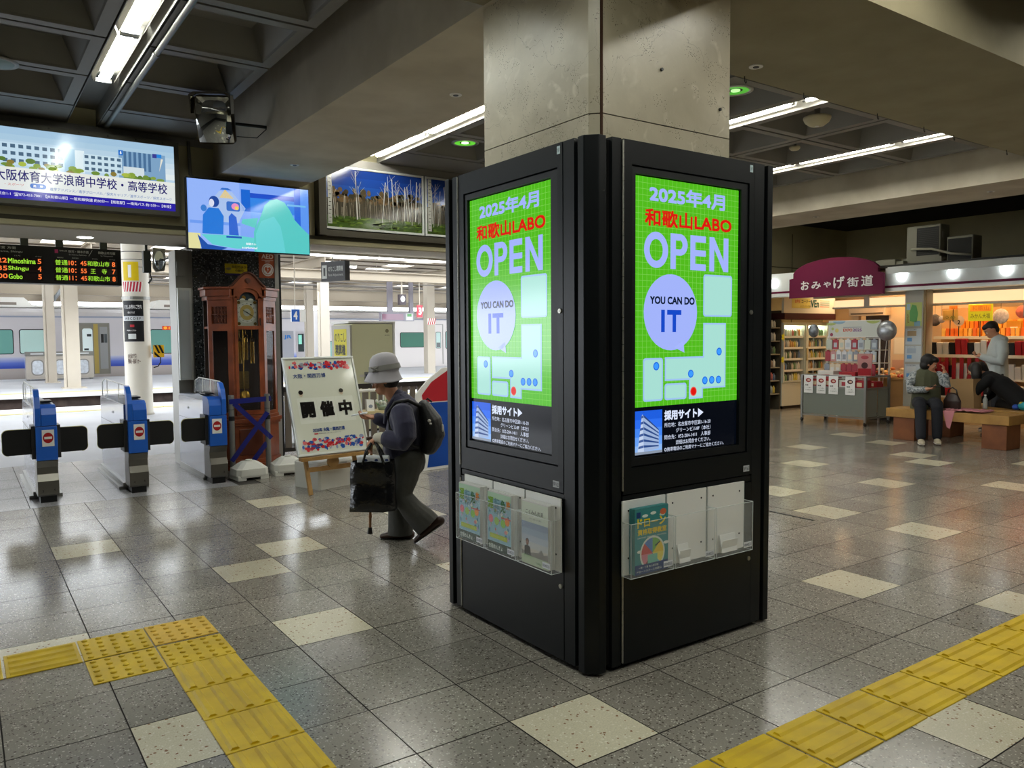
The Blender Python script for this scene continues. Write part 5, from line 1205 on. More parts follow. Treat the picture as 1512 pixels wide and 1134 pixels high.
# ================================================================== long-case clock
WOOD = mat('cherry wood', '8a4522', rough=0.35, col2='6c3216', nscale=6)
WOODD = mat('cherry wood dark', '4c2210', rough=0.35)
BRASS = mat('brass', 'b8923c', rough=0.25, metal=1.0)
ck = thing('longcase_clock', 'tall reddish wooden long-case clock with arched brass dial and glass door', 'clock', (0.578, 6.5, 0))
def plan(g, f=0.0): return [(-0.1725 - g * .4, -g), (0.1725 + g * .4, -g), (0.375 + g, 0.2 - g * .4), (0.375 + g, 0.42), (-0.375 - g, 0.42), (-0.375 - g, 0.2 - g * .4)]
MB().prism(plan(0.04), 0, 0.07, 'z').prism(plan(0.025), 0.07, 0.12, 'z').prism(plan(0.01), 0.12, 0.5, 'z').prism(plan(0.03), 0.5, 0.53, 'z').prism(plan(0.045), 0.53, 0.575, 'z').prism(plan(0.015), 0.575, 0.61, 'z').build('base', WOOD, ck, bevel=0.004)
MB().box(-0.13, 0.13, -0.022, -0.012, 0.17, 0.46).build('base_panel', WOODD, ck, bevel=0.004)
# trunk corner posts
P6 = plan(0)
po = MB()
def pst(x, y, r, z0, z1): po.box(x - r, x + r, y - r, y + r, z0, z1)
for x, y in ((-0.158, 0.02), (0.158, 0.02), (-0.355, 0.215), (0.355, 0.215)): pst(x, y, 0.02, 0.61, 1.94)
po.build('corner_post', WOOD, ck)
MB().box(-0.375, 0.375, 0.40, 0.42, 0.61, 1.94).build('back_board', mat('clock interior', '2a1a12', rough=0.5), ck)
MB().prism(plan(-0.005), 1.585, 1.61, 'z').build('seat_board', WOOD, ck)
def side(g, s): p = [(s * 0.152, -g), (s * (0.1725 + g * .4), -g), (s * (0.375 + g), 0.2 - g * .4), (s * (0.375 + g), 0.42), (s * 0.152, 0.42)]; return p if s > 0 else p[::-1]
for s_ in (-1, 1): MB().prism(side(0.012, s_), 1.90, 1.945, 'z').prism(side(0.03, s_), 1.945, 2.02, 'z').prism(side(0.05, s_), 2.02, 2.045, 'z').build('cornice', WOOD, ck, bevel=0.004)
MB().box(-0.152, 0.152, 0.05, 0.42, 2.02, 2.04).box(-0.152, 0.152, 0.035, 0.05, 1.58, 2.04).build('hood_back', mat('clock interior', '2a1a12'), ck)
# arched pediment
arc = [(-0.2, 1.93)] + [(-0.2 + 0.025 * k, 2.035 + 0.165 * (0.5 + 0.5 * math.cos(PI * (-0.2 + 0.025 * k) / 0.2)) ** 0.75) for k in range(17)] + [(0.2, 1.93)]
inn = [(-0.152, 1.93)] + [(-0.125 * math.cos(PI * k / 16), 1.945 + 0.085 * math.sin(PI * k / 16)) for k in range(17)] + [(0.152, 1.93)]
pm = MB(); n = len(arc); vs = [(x, y_, z) for y_ in (-0.03, 0.045) for x, z in arc + inn]
fs = []
for i in range(n - 1): fs += [(n + i, n + i + 1, i + 1, i), (2 * n + i, 2 * n + i + 1, 3 * n + i + 1, 3 * n + i), (i, i + 1, 2 * n + i + 1, 2 * n + i), (n + i + 1, n + i, 3 * n + i, 3 * n + i + 1)]
pm.add(vs, fs).build('arched_pediment', WOOD, ck)
MB().tube([(x * 1.02, -0.035, z + 0.005) for x, z in arc[1:-1]], 0.014, 6).build('pediment_moulding', WOODD, ck)
MB().cyl((0, -0.04, 2.115), (0, -0.03, 2.115), 0.03, n=20).cyl((0, -0.045, 2.115), (0, -0.04, 2.115), 0.022, n=20).build('rosette', WOODD, ck)
# door with arched opening: frame strips
dr = MB()
dr.box(-0.15, -0.115, -0.012, 0.012, 0.62, 1.98).box(0.115, 0.15, -0.012, 0.012, 0.62, 1.98).box(-0.115, 0.115, -0.012, 0.012, 0.62, 0.67).box(-0.115, 0.115, -0.012, 0.012, 1.575, 1.615)
ar_o = [(0.15 * math.cos(R_(a)), 1.93 + 0.10 * math.sin(R_(a))) for a in range(0, 181, 15)]
ar_i = [(0.115 if a in (0, 180) else 0.09 * 1.0, 0) for a in range(0, 181, 15)]
ai = [(0.092 * math.cos(R_(a)), 1.905 + 0.085 * math.sin(R_(a))) for a in range(0, 181, 15)]
vs = [(x, y_, z) for y_ in (-0.012, 0.012) for x, z in ar_o + ai]; n = len(ar_o)
fs = []
for i in range(n - 1): fs += [(i, i + 1, n + i + 1, n + i), (2 * n + i + 1, 2 * n + i, 3 * n + i, 3 * n + i + 1), (i + 1, i, 2 * n + i, 2 * n + i + 1), (n + i, n + i + 1, 3 * n + i + 1, 3 * n + i)]
dr.add(vs, fs)
door = dr.build('door', WOOD, ck)
MB().box(-0.116, 0.116, -0.004, 0.0, 0.66, 1.58).box(-0.116, 0.116, -0.004, 0.0, 1.6, 1.9).build('door_glass', mat('clock glass', '20262a', rough=0.02, alpha=0.15), door)
MB().box(0.128, 0.138, -0.02, -0.012, 1.62, 1.7).build('door_pull', BLACK, door)
# dial
dl = Art(0.0012); SV = mat('dial silver', 'c4c8b8', rough=0.3, metal=0.1); BR = BRASS
dl.rect(-0.115, 1.615, 0.115, 1.9, SV, 1); dl.ell(0, 1.9, 0.1, 0.098, mat('moon sky', '1c2c34', rough=0.3), 2, 28, 0, 180)
dl.ell(-0.03, 1.93, 0.022, 0.022, BR, 3, 18); dl.ell(-0.045, 1.9, 0.03, 0.022, SV, 4, 16, 0, 180); dl.ell(0.045, 1.9, 0.03, 0.022, SV, 4, 16, 0, 180)
dl.ell(0, 1.765, 0.108, 0.118, mat('dial ring', 'dcdfd4', rough=0.3), 2, 36).ell(0, 1.765, 0.078, 0.086, mat('dial gold', 'c8b060', rough=0.35, metal=0.2), 3, 30).ell(0, 1.765, 0.04, 0.044, SV, 4, 20)
for k, s in enumerate(('XII', 'I', 'II', 'III', 'IIII', 'V', 'VI', 'VII', 'VIII', 'IX', 'X', 'XI')):
    an = R_(90 - 30 * k); x, z = 0.093 * math.cos(an), 1.765 + 0.101 * math.sin(an); dl.text(s, x - 0.009, z - 0.007, x + 0.009, z + 0.007, BLACK, 5)
for x, z in ((-0.09, 1.64), (0.09, 1.64), (-0.09, 1.875), (0.09, 1.875)): dl.ell(x, z, 0.02, 0.018, BR, 4, 10)
dl.build('dial', ck, (0, 0.03, 0), label='silver and brass moon-phase dial')
hd = MB(); 
for an, L_ in ((R_(150), 0.055), (R_(-33), 0.085)): hd.tube([(-0.012 * math.cos(an), 0, 1.765 - 0.012 * math.sin(an)), (L_ * math.cos(an), 0, 1.765 + L_ * math.sin(an))], [0.005, 0.002], 5)
hd.build('hands', BLACK, ck, (0, 0.022, 0))
for k, (x, zb) in enumerate(((-0.07, 1.20), (0.0, 1.24), (0.07, 1.20))):
    wgt = MB().cyl((x, 0.1, zb), (x, 0.1, zb + 0.23), 0.021, n=14).cyl((x, 0.1, zb - 0.006), (x, 0.1, zb), 0.024, n=14).cyl((x, 0.1, zb + 0.23), (x, 0.1, zb + 0.236), 0.024, n=14).build('weight', BRASS, ck)
    MB().tube([(x + 0.022 * math.cos(R_(q)), 0.1, zb + 0.262 + 0.022 * math.sin(R_(q))) for q in range(0, 361, 30)], 0.003, 5).cyl((x, 0.1, zb + 0.28), (x, 0.1, 1.59), 0.0015, n=5).build('pulley', BRASS, wgt)
MB().cyl((0, 0.2, 0.86), (0, 0.2, 1.58), 0.006, n=6).lathe([(0.0, -0.008), (0.055, -0.006), (0.06, 0), (0.055, 0.006), (0, 0.008)], n=24, T=Matrix.Translation((0, 0.19, 0.82)) @ Matrix.Rotation(PI / 2, 4, 'X')).build('pendulum', BRASS, ck)
MB().box(-0.07, 0.07, 0.25, 0.256, 0.9, 1.1).build('brass_plate', mat('engraved brass', '8a7440', rough=0.35, metal=0.7, noise=0.4, nscale=60), ck)
# canted side panels
for s in (-1, 1):
    A = Vector((s * 0.1725, 0.0)); B = Vector((s * 0.375, 0.2)); d = (B - A); nrm = Vector((d.y, -d.x)) if s > 0 else Vector((-d.y, d.x)); nrm.normalize()
    def pan(u0, u1, z0, z1, t0, t1, m, name, parent=ck):
        mb = MB(); p = [A + d * u0 + nrm * t0, A + d * u1 + nrm * t0, A + d * u1 + nrm * t1, A + d * u0 + nrm * t1]
        mb.prism([(q.x, q.y) for q in p], z0, z1, 'z'); return mb.build(name, m, parent)
    fr_ = MB()
    for (u0, u1, z0, z1) in ((0, 0.2, 0.61, 1.9), (0.85, 1.0, 0.61, 1.9), (0.2, 0.85, 0.61, 0.65), (0.2, 0.85, 1.56, 1.64), (0.2, 0.85, 1.83, 1.9)):
        p = [A + d * u0 - nrm * 0.015, A + d * u1 - nrm * 0.015, A + d * u1 + nrm * 0.004, A + d * u0 + nrm * 0.004]
        fr_.prism([(q.x, q.y) for q in p], z0, z1, 'z')
    sp = fr_.build('side_panel', WOOD, ck)
    pan(0.2, 0.85, 0.65, 1.56, -0.008, -0.005, mat('clock glass', 'ffffff'), 'side_glass', sp)
    pan(0.2, 0.85, 1.64, 1.83, -0.016, -0.012, WOODD, 'lattice_back', sp)
    lt = MB()
    def P(u, z): q = A + d * u + nrm * 0.0; return (q.x, q.y, z)
    for k in range(4):
        u0 = 0.26 + 0.14 * k
        lt.tube([P(u0, 1.65), P(u0 + 0.07, 1.70), P(u0, 1.735), P(u0, 1.75), P(u0 + 0.07, 1.79), P(u0, 1.83)], 0.0035, 5)
        lt.tube([P(u0 + 0.07, 1.65), P(u0, 1.70), P(u0 + 0.07, 1.735), P(u0 + 0.07, 1.75), P(u0, 1.79), P(u0 + 0.07, 1.83)], 0.0035, 5)
    lt.tube([P(0.2, 1.742), P(0.85, 1.742)], 0.004, 5)
    lt.build('lattice', WOOD, sp)

# ================================================================== barrier poles with tape, weights
t = thing('tape_barrier', 'blue tape crossed between two grey poles in front of the clock', 'barrier', (0, 0, 0))
ALU = mat('grey aluminium pole', '83837e', rough=0.4, metal=0.6)
pA, pB = (0.33, 6.35), (0.70, 6.28)
for x, y in (pA, pB):
    MB().cyl((x, y, 0.02), (x, y, 0.86), 0.03, n=14).build('pole', ALU, t)
    MB().cyl((x, y, 0.58), (x, y, 0.63), 0.033, n=14).build('black_collar', BLACK, t)
    MB().cyl((x, y, 0.70), (x, y, 0.705), 0.032, n=14).build('joint_ring', BLACK, t)
    MB().box(x - 0.09, x + 0.09, y - 0.09, y + 0.09, 0, 0.02).build('foot_plate', STEELD, t)
TAPE = mat('blue tape', '131c70', rough=0.35)
def band(p, q, w, name='tape'):
    p, q = Vector(p), Vector(q); d = (q - p).normalized(); up = Vector((0, 0, 1)); n_ = (up - d * up.dot(d)).normalized() * w / 2
    k = Vector((0, -0.002, 0))
    MB().add([p - n_, q - n_, q + n_, p + n_, p - n_ - k, q - n_ - k, q + n_ - k, p + n_ - k], [(0, 1, 2, 3), (7, 6, 5, 4), (0, 4, 5, 1), (1, 5, 6, 2), (2, 6, 7, 3), (3, 7, 4, 0)]).build(name, TAPE, t)
band((pA[0] - 0.03, pA[1] - 0.032, 0.79), (pB[0] + 0.035, pB[1] - 0.032, 0.81), 0.055)
band((pA[0] + 0.02, pA[1] - 0.034, 0.77), (pB[0] + 0.03, pB[1] - 0.036, 0.37), 0.05)
band((pA[0] - 0.02, pA[1] - 0.036, 0.14), (pB[0] - 0.01, pB[1] - 0.038, 0.66), 0.05)
band((pA[0] + 0.2, pA[1] - 0.02, 0.1), (pB[0] - 0.02, pB[1] - 0.02, 0.32), 0.05)
WP = mat('white weight plastic', 'd8d8d0', rough=0.6)
def weight_mb():
    mb = MB(); a, b = 0.165, 0.14
    def ring(sx, sy, z, c=0.04): return [(x, y, z) for x, y in ((-sx + c, -sy), (sx - c, -sy), (sx, -sy + c), (sx, sy - c), (sx - c, sy), (-sx + c, sy), (-sx, sy - c), (-sx, -sy + c))]
    rings = [ring(a, b, 0.03), ring(a + .004, b + .004, 0.05), ring(a, b, 0.115), ring(a - .015, b - .015, 0.125), ring(a - 0.06, b - 0.05, 0.165), ring(a - 0.095, b - 0.08, 0.185, 0.025)]
    vs = [v for r in rings for v in r]; fs = [(k * 8 + i, k * 8 + (i + 1) % 8, k * 8 + 8 + (i + 1) % 8, k * 8 + 8 + i) for k in range(5) for i in range(8)] + [tuple(range(40, 48))]
    mb.add(vs, fs)
    for x0, x1 in ((-a, -0.07), (0.07, a)): mb.cbox(x0 + 0.003, x1 - 0.003, -b + 0.003, b - 0.003, 0, 0.05, 0.004)
    mb.cbox(-a + 0.01, a - 0.01, -b + 0.03, b - 0.03, 0.02, 0.05, 0.004)
    return mb
for x, y, rz, l in ((0.385, 5.95, 0.05, 'white plastic pole weight on the floor beside the right ticket gate'), (0.82, 6.0, -0.12, 'white plastic pole weight on the floor left of the easel')):
    t = thing('pole_weight', l, 'weight', (x, y, 0), rz); weight_mb().build('shell', WP, t, bevel=0.006)
    MB().cyl((0, 0, 0.18), (0, 0, 0.2), 0.035, n=14).build('pole_socket', WP, t)

# low slat fence right of the granite pillar
t = thing('slat_fence', 'brown vertical slat fence with dark rail right of the granite pillar', 'fence', (1.24, 7.35, 0))
MB().box(0, 6.6, -0.03, 0.03, 0.80, 0.86).build('top_rail', mat('rail dark', '2c2622', rough=0.5), t); MB().box(0, 6.6, -0.02, 0.02, 0.04, 0.09).build('bottom_rail', mat('rail dark', '2c2622'), t)
SLT = mat('slat brown grey', '6f665c', rough=0.6); sm = MB().box(-0.04, 0.04, -0.012, 0.012, 0.09, 0.80).mesh('slat', SLT)
for k in range(56):
    o = bpy.data.objects.new('slat', sm); COL.objects.link(o); o.parent = t; o.location = (0.06 + k * 0.118, 0, 0)

# ================================================================== easel with the poster board
def plane_frame(bl, br, tl):
    bl, br, tl = Vector(bl), Vector(br), Vector(tl); x = (br - bl); w = x.length; x.normalize(); z = tl - bl; z = (z - x * z.dot(x)); h = z.length; z.normalize(); y = z.cross(x)
    return Matrix(((x.x, y.x, z.x, bl.x), (x.y, y.y, z.y, bl.y), (x.z, y.z, z.z, bl.z), (0, 0, 0, 1))), w, h
Mt, bw, bh = plane_frame((0.46, 4.66, 0.37), (1.215, 4.75, 0.37), (0.435, 4.95, 1.29))
t = thing('poster_board', 'white poster board reading 開催中 in black, leaning on a wooden easel', 'poster board', (0, 0, 0)); t.matrix_world = Mt
MB().box(0, bw, 0.002, 0.02, 0, bh).build('backing', PAPERW, t)
al = mat('white aluminium', 'c4c8c4')
MB().box(0, bw, -0.01, 0.025, 0, 0.022).box(0, bw, -0.01, 0.025, bh - 0.022, bh).box(0, 0.022, -0.01, 0.025, 0.022, bh - 0.022).box(bw - 0.022, bw, -0.01, 0.025, 0.022, bh - 0.022).build('frame', al, t, bevel=0.004)
a = Art(0.0006); pg = lambda c: mat('poster ' + c, c, rough=0.1, spec=0.6)
a.rect(0.02, 0.02, bw - 0.02, bh - 0.02, pg('d2d5c6'), 1)
r = random.Random(21); cr_ = ['b8262e', 'c83038', '1c4a9c', '24509f', 'c8ccd4', '8a96b4', 'd86a6a']
for (z0, z1, n_) in ((0.035, 0.175, 150), (bh - 0.14, bh - 0.035, 110)):
    for k in range(n_):
        a.ell(r.uniform(0.06, bw - 0.06), r.uniform(z0 + .02, z1 - .02), r.uniform(0.006, 0.026), r.uniform(0.006, 0.02), pg(r.choice(cr_)), 2 + k % 4, 14)
a.text('大阪・関西万博', 0.08, bh - 0.21, 0.42, bh - 0.165, pg('1c3c80'), 7, 0.015)
for k, ch in enumerate('開催中'):
    x = 0.105 + k * 0.2; a.rect(x - 0.025, 0.31, x + 0.172, 0.56, pg('dcdfd4'), 2); a.text(ch, x, 0.365, x + 0.145, 0.52, pg('0e0e10'), 7, 0.055)
a.text('2025年 大阪・関西万博', 0.19, 0.222, 0.53, 0.26, pg('1c3c80'), 7, 0.03); a.rect(0.2, 0.2, 0.24, 0.21, pg('b8262e'), 7); a.text('開催期間 4月13日〜10月13日', 0.25, 0.2, 0.48, 0.21, pg('5c606c'), 7)
for x, s in ((0.13, 1), (0.56, -1)):
    a.ell(x, 0.60, 0.02, 0.028, pg('c9b8a0'), 6, 14); a.ell(x, 0.615, 0.024, 0.022, pg('1c1a1a'), 7, 14)
a.build('printed_poster', t, (0, 0, 0), label='glossy poster with red and blue blob borders')
EW = mat('pale easel wood', 'b08a52', rough=0.5, col2='9a7440', nscale=10)
t = thing('easel', 'light wooden easel carrying the poster board', 'easel', (0, 0, 0))
xd = Vector((0.755, 0.09, 0)).normalized(); yd = Vector((-xd.y, xd.x, 0))
def EP(u, v, z): p = Vector((0.46, 4.66, 0)) + xd * u + yd * v; return (p.x, p.y, z)
def bar(p, q, w, d_, name):
    p, q = Vector(p), Vector(q); ax = (q - p); L_ = ax.length; ax.normalize(); s_ = xd if abs(ax.dot(xd)) < 0.7 else Vector((0, 0, 1)); s_ = (s_ - ax * s_.dot(ax)).normalized(); n_ = ax.cross(s_)
    vs = [p + s_ * a_ + n_ * b_ + ax * c_ for c_ in (0, L_) for b_ in (-d_ / 2, d_ / 2) for a_ in (-w / 2, w / 2)]
    MB().add(vs, [(0, 2, 3, 1), (4, 5, 7, 6), (0, 1, 5, 4), (2, 6, 7, 3), (0, 4, 6, 2), (1, 3, 7, 5)]).build(name, EW, t)
bar(EP(0.12, 0.0, 0), EP(0.12, 0.33, 1.1), 0.035, 0.03, 'leg'); bar(EP(0.64, 0.0, 0), EP(0.64, 0.33, 1.1), 0.035, 0.03, 'leg'); bar(EP(0.38, 0.75, 0), EP(0.38, 0.32, 1.1), 0.035, 0.03, 'leg')
bar(EP(0.02, -0.0, 0.345), EP(0.74, -0.0, 0.345), 0.03, 0.07, 'shelf_bar'); bar(EP(0.12, 0.06, 0.23), EP(0.64, 0.06, 0.23), 0.045, 0.02, 'cross_bar'); bar(EP(0.12, 0.26, 0.85), EP(0.64, 0.26, 0.85), 0.045, 0.02, 'cross_bar')
MB().cyl(EP(0.38, 0.03, 0.29), EP(0.38, 0.055, 0.29), 0.06, n=20).build('round_knob', EW, t)
t = thing('white_box', 'white plastic crate on the floor behind the easel', 'box', (0.88, 5.1, 0), 0.3)
MB().cbox(-0.22, 0.22, -0.2, 0.2, 0, 0.27, 0.02).build('shell', WP, t); MB().box(-0.12, 0.12, -0.205, -0.2, 0.2, 0.24).build('hand_slot', flat('9a9a96'), t)
t = thing('white_box', 'lower white tray on the floor right of the white crate', 'box', (1.5, 5.75, 0), 0.1)
MB().cbox(-0.3, 0.3, -0.2, 0.2, 0, 0.13, 0.02).build('shell', WP, t); MB().box(-0.28, 0.28, -0.18, 0.18, 0.13, 0.14).build('lid', WP, t)

# standee: plain two-tone advertising board (no character drawn)
t = thing('standee', 'white floor standee with plain red and blue print behind the walking woman', 'standee', (1.8, 5.2, 0), R_(6))
p = [(0, 0), (0.95, 0), (0.95, 1.13), (0.78, 1.15), (0.55, 1.13), (0.35, 1.0), (0.2, 0.86), (0.16, 0.6), (0.2, 0.36), (0.0, 0.34)]
MB().prism(p, 0.0, 0.02, 'y').build('board', PAPERW, t)
Art(0.001).poly([(0.33, 0.03), (0.94, 0.03), (0.94, 0.75), (0.28, 0.75), (0.26, 0.5), (0.38, 0.3)], flat('1648a0'), 1).poly([(0.28, 0.76), (0.94, 0.76), (0.94, 1.1), (0.62, 1.1), (0.4, 0.98), (0.27, 0.84)], flat('b02430'), 1).text('大阪・関西万博', 0.06, 0.26, 0.25, 0.285, flat('404040'), 2).text('公式キャラクター', 0.07, 0.22, 0.25, 0.245, flat('404040'), 2).build('print', t, (0, -0.001, 0))
MB().box(0.1, 0.8, 0.02, 0.3, 0, 0.02).add([(0.4, 0.02, 0.7), (0.44, 0.02, 0.7), (0.44, 0.3, 0.02), (0.4, 0.3, 0.02)], [(0, 1, 2, 3), (3, 2, 1, 0)]).build('foot', PAPERW, t)

# fare adjustment machine and its little table
MG = mat('machine grey green', 'dcdbb4', rough=0.5); ML = mat('machine pale side', 'b4b0a4', rough=0.5)
t = thing('fare_machine', 'grey green fare adjustment machine with a yellow sign on its side', 'ticket machine', (2.9, 9.0, 0))
MB().cbox(0, 0.7, 0, 0.72, 0.04, 1.69, 0.008).build('cabinet', MG, t); MB().box(0.03, 0.67, 0.03, 0.7, 0, 0.04).build('plinth', BLACK, t)
MB().box(-0.03, -0.002, -0.01, 0.72, 0.05, 1.67).build('side_cover', ML, t)
a = Art(0.001).rect(-0.6, 0, -0.1, 0.46, flat('d0c41e'), 1).text('のりこし', -0.57, 0.26, -0.13, 0.4, flat('24220e'), 2, 0.01).text('精算機', -0.55, 0.05, -0.15, 0.22, flat('24220e'), 2, 0.03)
o = a.build('yellow_sign', t, (-0.032, 0.0, 1.15), -PI / 2, label='yellow sign reading のりこし精算機')
o.location = (-0.032, 0.02, 1.15)
Art(0.002).rect(0.12, 0.86, 0.22, 0.9, flat('d8d4c8'), 1).rect(0.2, 0.78, 0.27, 0.94, flat('8a8c88'), 1).rect(0.225, 0.82, 0.25, 0.9, flat('20306a'), 2).build('ticket_slot', t, (0, -0.002, 0)); Art(0.002).ell(0.6, 1.58, 0.03, 0.03, flat('8c8868'), 1).text('非常用', 0.56, 1.5, 0.64, 1.52, flat('5c5a48'), 1).build('round_badge', t, (0, -0.002, 0))
MB().box(0.705, 0.74, 0.0, 0.72, 0.05, 1.72).box(-0.05, 0.74, -0.01, 0.73, 1.7, 1.73).build('white_surround', WHITE, t)
t = thing('small_table', 'small pale shelf table with a rail below the fare machine', 'table', (1.95, 6.55, 0))
MB().box(0, 0.5, 0, 0.32, 0.53, 0.56).build('table_top', mat('pale yellow wood', 'c8b88a', rough=0.5), t)
for x, y in ((0.02, 0.02), (0.48, 0.02), (0.02, 0.3), (0.48, 0.3)): MB().cyl((x, y, 0), (x, y, 0.53), 0.012, n=8).build('leg', STEELD, t)
MB().cyl((-0.05, 0.33, 0.8), (0.55, 0.33, 0.8), 0.022, n=10).cyl((0.1, 0.33, 0.56), (0.1, 0.33, 0.8), 0.012, n=8).cyl((0.45, 0.33, 0.56), (0.45, 0.33, 0.8), 0.012, n=8).build('rail', WHITE, t)
t = thing('paper_bag', 'small white printed paper bag on the little table', 'bag', (2.1, 6.62, 0.56))
MB().prism([(-0.045, 0), (0.055, 0), (0.045, 0.14), (-0.055, 0.15)], 0, 0.05, 'y').build('bag_body', PAPERW, t); Art(0.001).ell(0.0, 0.06, 0.028, 0.022, flat('8c94a4'), 1, 12).build('bag_print', t, (0, -0.001, 0))
t = thing('flower_pot', 'little pot of white and green flowers on the small table', 'flower pot', (2.28, 6.68, 0.56))
MB().lathe([(0.04, 0), (0.06, 0.05), (0.055, 0.06), (0, 0.06)], n=14).build('pot', flat('8c9c8c'), t)
mb = MB(); 
for k in range(26): a_ = r.uniform(0, 6.28); q = r.uniform(0, 0.07); mb.ball((q * math.cos(a_), q * math.sin(a_), r.uniform(0.06, 0.12)), r.uniform(0.012, 0.022), 7, 5, k % 2)
mb.build('flowers', [flat('d8dcd4'), flat('7c9878')], t, kind='stuff')
# fare adjustment hanging sign
Mt, sw, sh = plane_frame((2.43, 9.0, 2.32), (2.62, 8.55, 2.32), (2.43, 9.0, 2.61))
t = thing('hanging_sign', 'grey hanging fare adjustment sign under the lintel', 'sign', (0, 0, 0)); t.matrix_world = Mt
MB().box(0, sw, 0, 0.08, 0, sh).build('sign_box', flat('4a4a4c'), t); MB().box(sw, sw + 0.01, -0.01, 0.09, 0, sh).build('end_plate', BLACK, t)
Art(0.001).rect(0.02, 0.04, 0.12, 0.24, flat('d8dcd8'), 1).rect(0.05, 0.08, 0.09, 0.2, flat('4a4a4c'), 2).text('のりこし精算機', 0.15, 0.14, 0.45, 0.22, flat('d8dcd8'), 1, 0.01).text('Fare Adjustment', 0.15, 0.06, 0.45, 0.11, flat('d8dcd8'), 1).build('sign_print', t, (0, -0.001, 0))
MB().cyl((0.2, 0.04, sh), (0.2, 0.04, 2.03), 0.01, n=6).build('hanger', STEELD, t)
# ================================================================== people
def frame_of(d, side=Vector((0, 1, 0))):
    d = d.normalized(); s = side - d * side.dot(d)
    if s.length < 1e-3: s = Vector((1, 0, 0)) - d * d.x
    s.normalize(); return s, d.cross(s)
def sweep(mb, pts, rs, fl=1.0, side=(0, 1, 0), n=14, mi=0):
    """elliptical sweep with round ends. rs: radius across 'side'; fl: ratio of the other radius (number or list)"""
    pts = [Vector(p) for p in pts]; m = len(pts); fls = fl if isinstance(fl, (list, tuple)) else [fl] * m
    c = _unit_cyl(n); vs = []
    ds = [(pts[min(i + 1, m - 1)] - pts[max(i - 1, 0)]) for i in range(m)]
    rings = []
    def ring(p, d, ra, rb):
        s, t = frame_of(d, Vector(side)); return [p + s * (x * ra) + t * (y * rb) for x, y in c]
    for a in (70, 40, 15): k = R_(a); rings.append(ring(pts[0] - ds[0].normalized() * rs[0] * min(fls[0], 1) * math.sin(k), ds[0], rs[0] * math.cos(k), rs[0] * fls[0] * math.cos(k)))
    for i in range(m): rings.append(ring(pts[i], ds[i], rs[i], rs[i] * fls[i]))
    for a in (15, 40, 70): k = R_(a); rings.append(ring(pts[-1] + ds[-1].normalized() * rs[-1] * min(fls[-1], 1) * math.sin(k), ds[-1], rs[-1] * math.cos(k), rs[-1] * fls[-1] * math.cos(k)))
    vs = [v for r in rings for v in r]
    fs = [(k * n + i, k * n + (i + 1) % n, (k + 1) * n + (i + 1) % n, (k + 1) * n + i) for k in range(len(rings) - 1) for i in range(n)]
    fs += [tuple(range(n - 1, -1, -1)), tuple(range((len(rings) - 1) * n, len(rings) * n))]
    return mb.add(vs, fs, mi, None, True)
def organic(mb, name, m, parent, voxel=0.008, smooth=4, label=None, fac=0.5, cuts=()):
    me = mb.mesh('tmp', m); o = bpy.data.objects.new('tmp', me); COL.objects.link(o)
    r = o.modifiers.new('r', 'REMESH'); r.mode = 'VOXEL'; r.voxel_size = voxel; r.use_smooth_shade = True
    s = o.modifiers.new('s', 'SMOOTH'); s.iterations = smooth; s.factor = fac
    dg = bpy.context.evaluated_depsgraph_get(); dg.update()
    nm = bpy.data.meshes.new_from_object(o.evaluated_get(dg)); bpy.data.objects.remove(o); bpy.data.meshes.remove(me)
    if cuts:
        bm = bmesh.new(); bm.from_mesh(nm)
        for co, no in cuts:
            r_ = bmesh.ops.bisect_plane(bm, geom=bm.verts[:] + bm.edges[:] + bm.faces[:], plane_co=co, plane_no=no, clear_outer=True)
            ed = [g for g in r_['geom_cut'] if isinstance(g, bmesh.types.BMEdge)]
            if ed: bmesh.ops.holes_fill(bm, edges=ed, sides=0)
        bm.to_mesh(nm); bm.free()
    nm.polygons.foreach_set('use_smooth', [True] * len(nm.polygons))
    if not nm.materials: nm.materials.append(m)
    ob = bpy.data.objects.new(name, nm); COL.objects.link(ob); ob.parent = parent
    if label: ob['label'] = label
    return ob
SKIN = mat('skin', 'c08a6c', rough=0.5, noise=0.06, nscale=20)
def hand(mb, wrist, d, palm_n, curl=0.5, s=1.0, thumb=1):
    """five separate fingers on a palm. d: direction of fingers, palm_n: palm normal, thumb: +1/-1 side"""
    w = Vector(wrist); d = Vector(d).normalized(); n_ = Vector(palm_n); n_ = (n_ - d * n_.dot(d)).normalized(); a = d.cross(n_).normalized() * thumb
    k = s
    sweep(mb, [w - d * 0.02 * k, w + d * 0.03 * k, w + d * 0.075 * k], [0.024 * k, 0.034 * k, 0.036 * k], 0.42, side=a, n=12)
    for i, (off, L_) in enumerate(((0.027, 0.062), (0.009, 0.070), (-0.009, 0.066), (-0.027, 0.052))):
        b = w + d * 0.078 * k + a * off * k; cur = R_(20 + 55 * curl); dd = d; p = [b]
        for j, f_ in enumerate((0.42, 0.32, 0.26)):
            ang = cur * (0.6 if j == 0 else 1.0)
            dd = (dd * math.cos(ang) + n_ * math.sin(ang)).normalized(); p.append(p[-1] + dd * L_ * f_ * k)
        sweep(mb, p, [0.0088 * k, 0.0085 * k, 0.008 * k, 0.007 * k], 1.0, side=a, n=8)
    tb = w + d * 0.02 * k + a * 0.026 * k; t1 = tb + (d * 0.55 + a * 0.6 + n_ * 0.35).normalized() * 0.034 * k; t2 = t1 + (d * 0.8 + a * 0.05 + n_ * (0.3 + 0.5 * curl)).normalized() * 0.03 * k
    sweep(mb, [tb, t1, t2], [0.012 * k, 0.0105 * k, 0.0085 * k], 1.0, side=a, n=8)
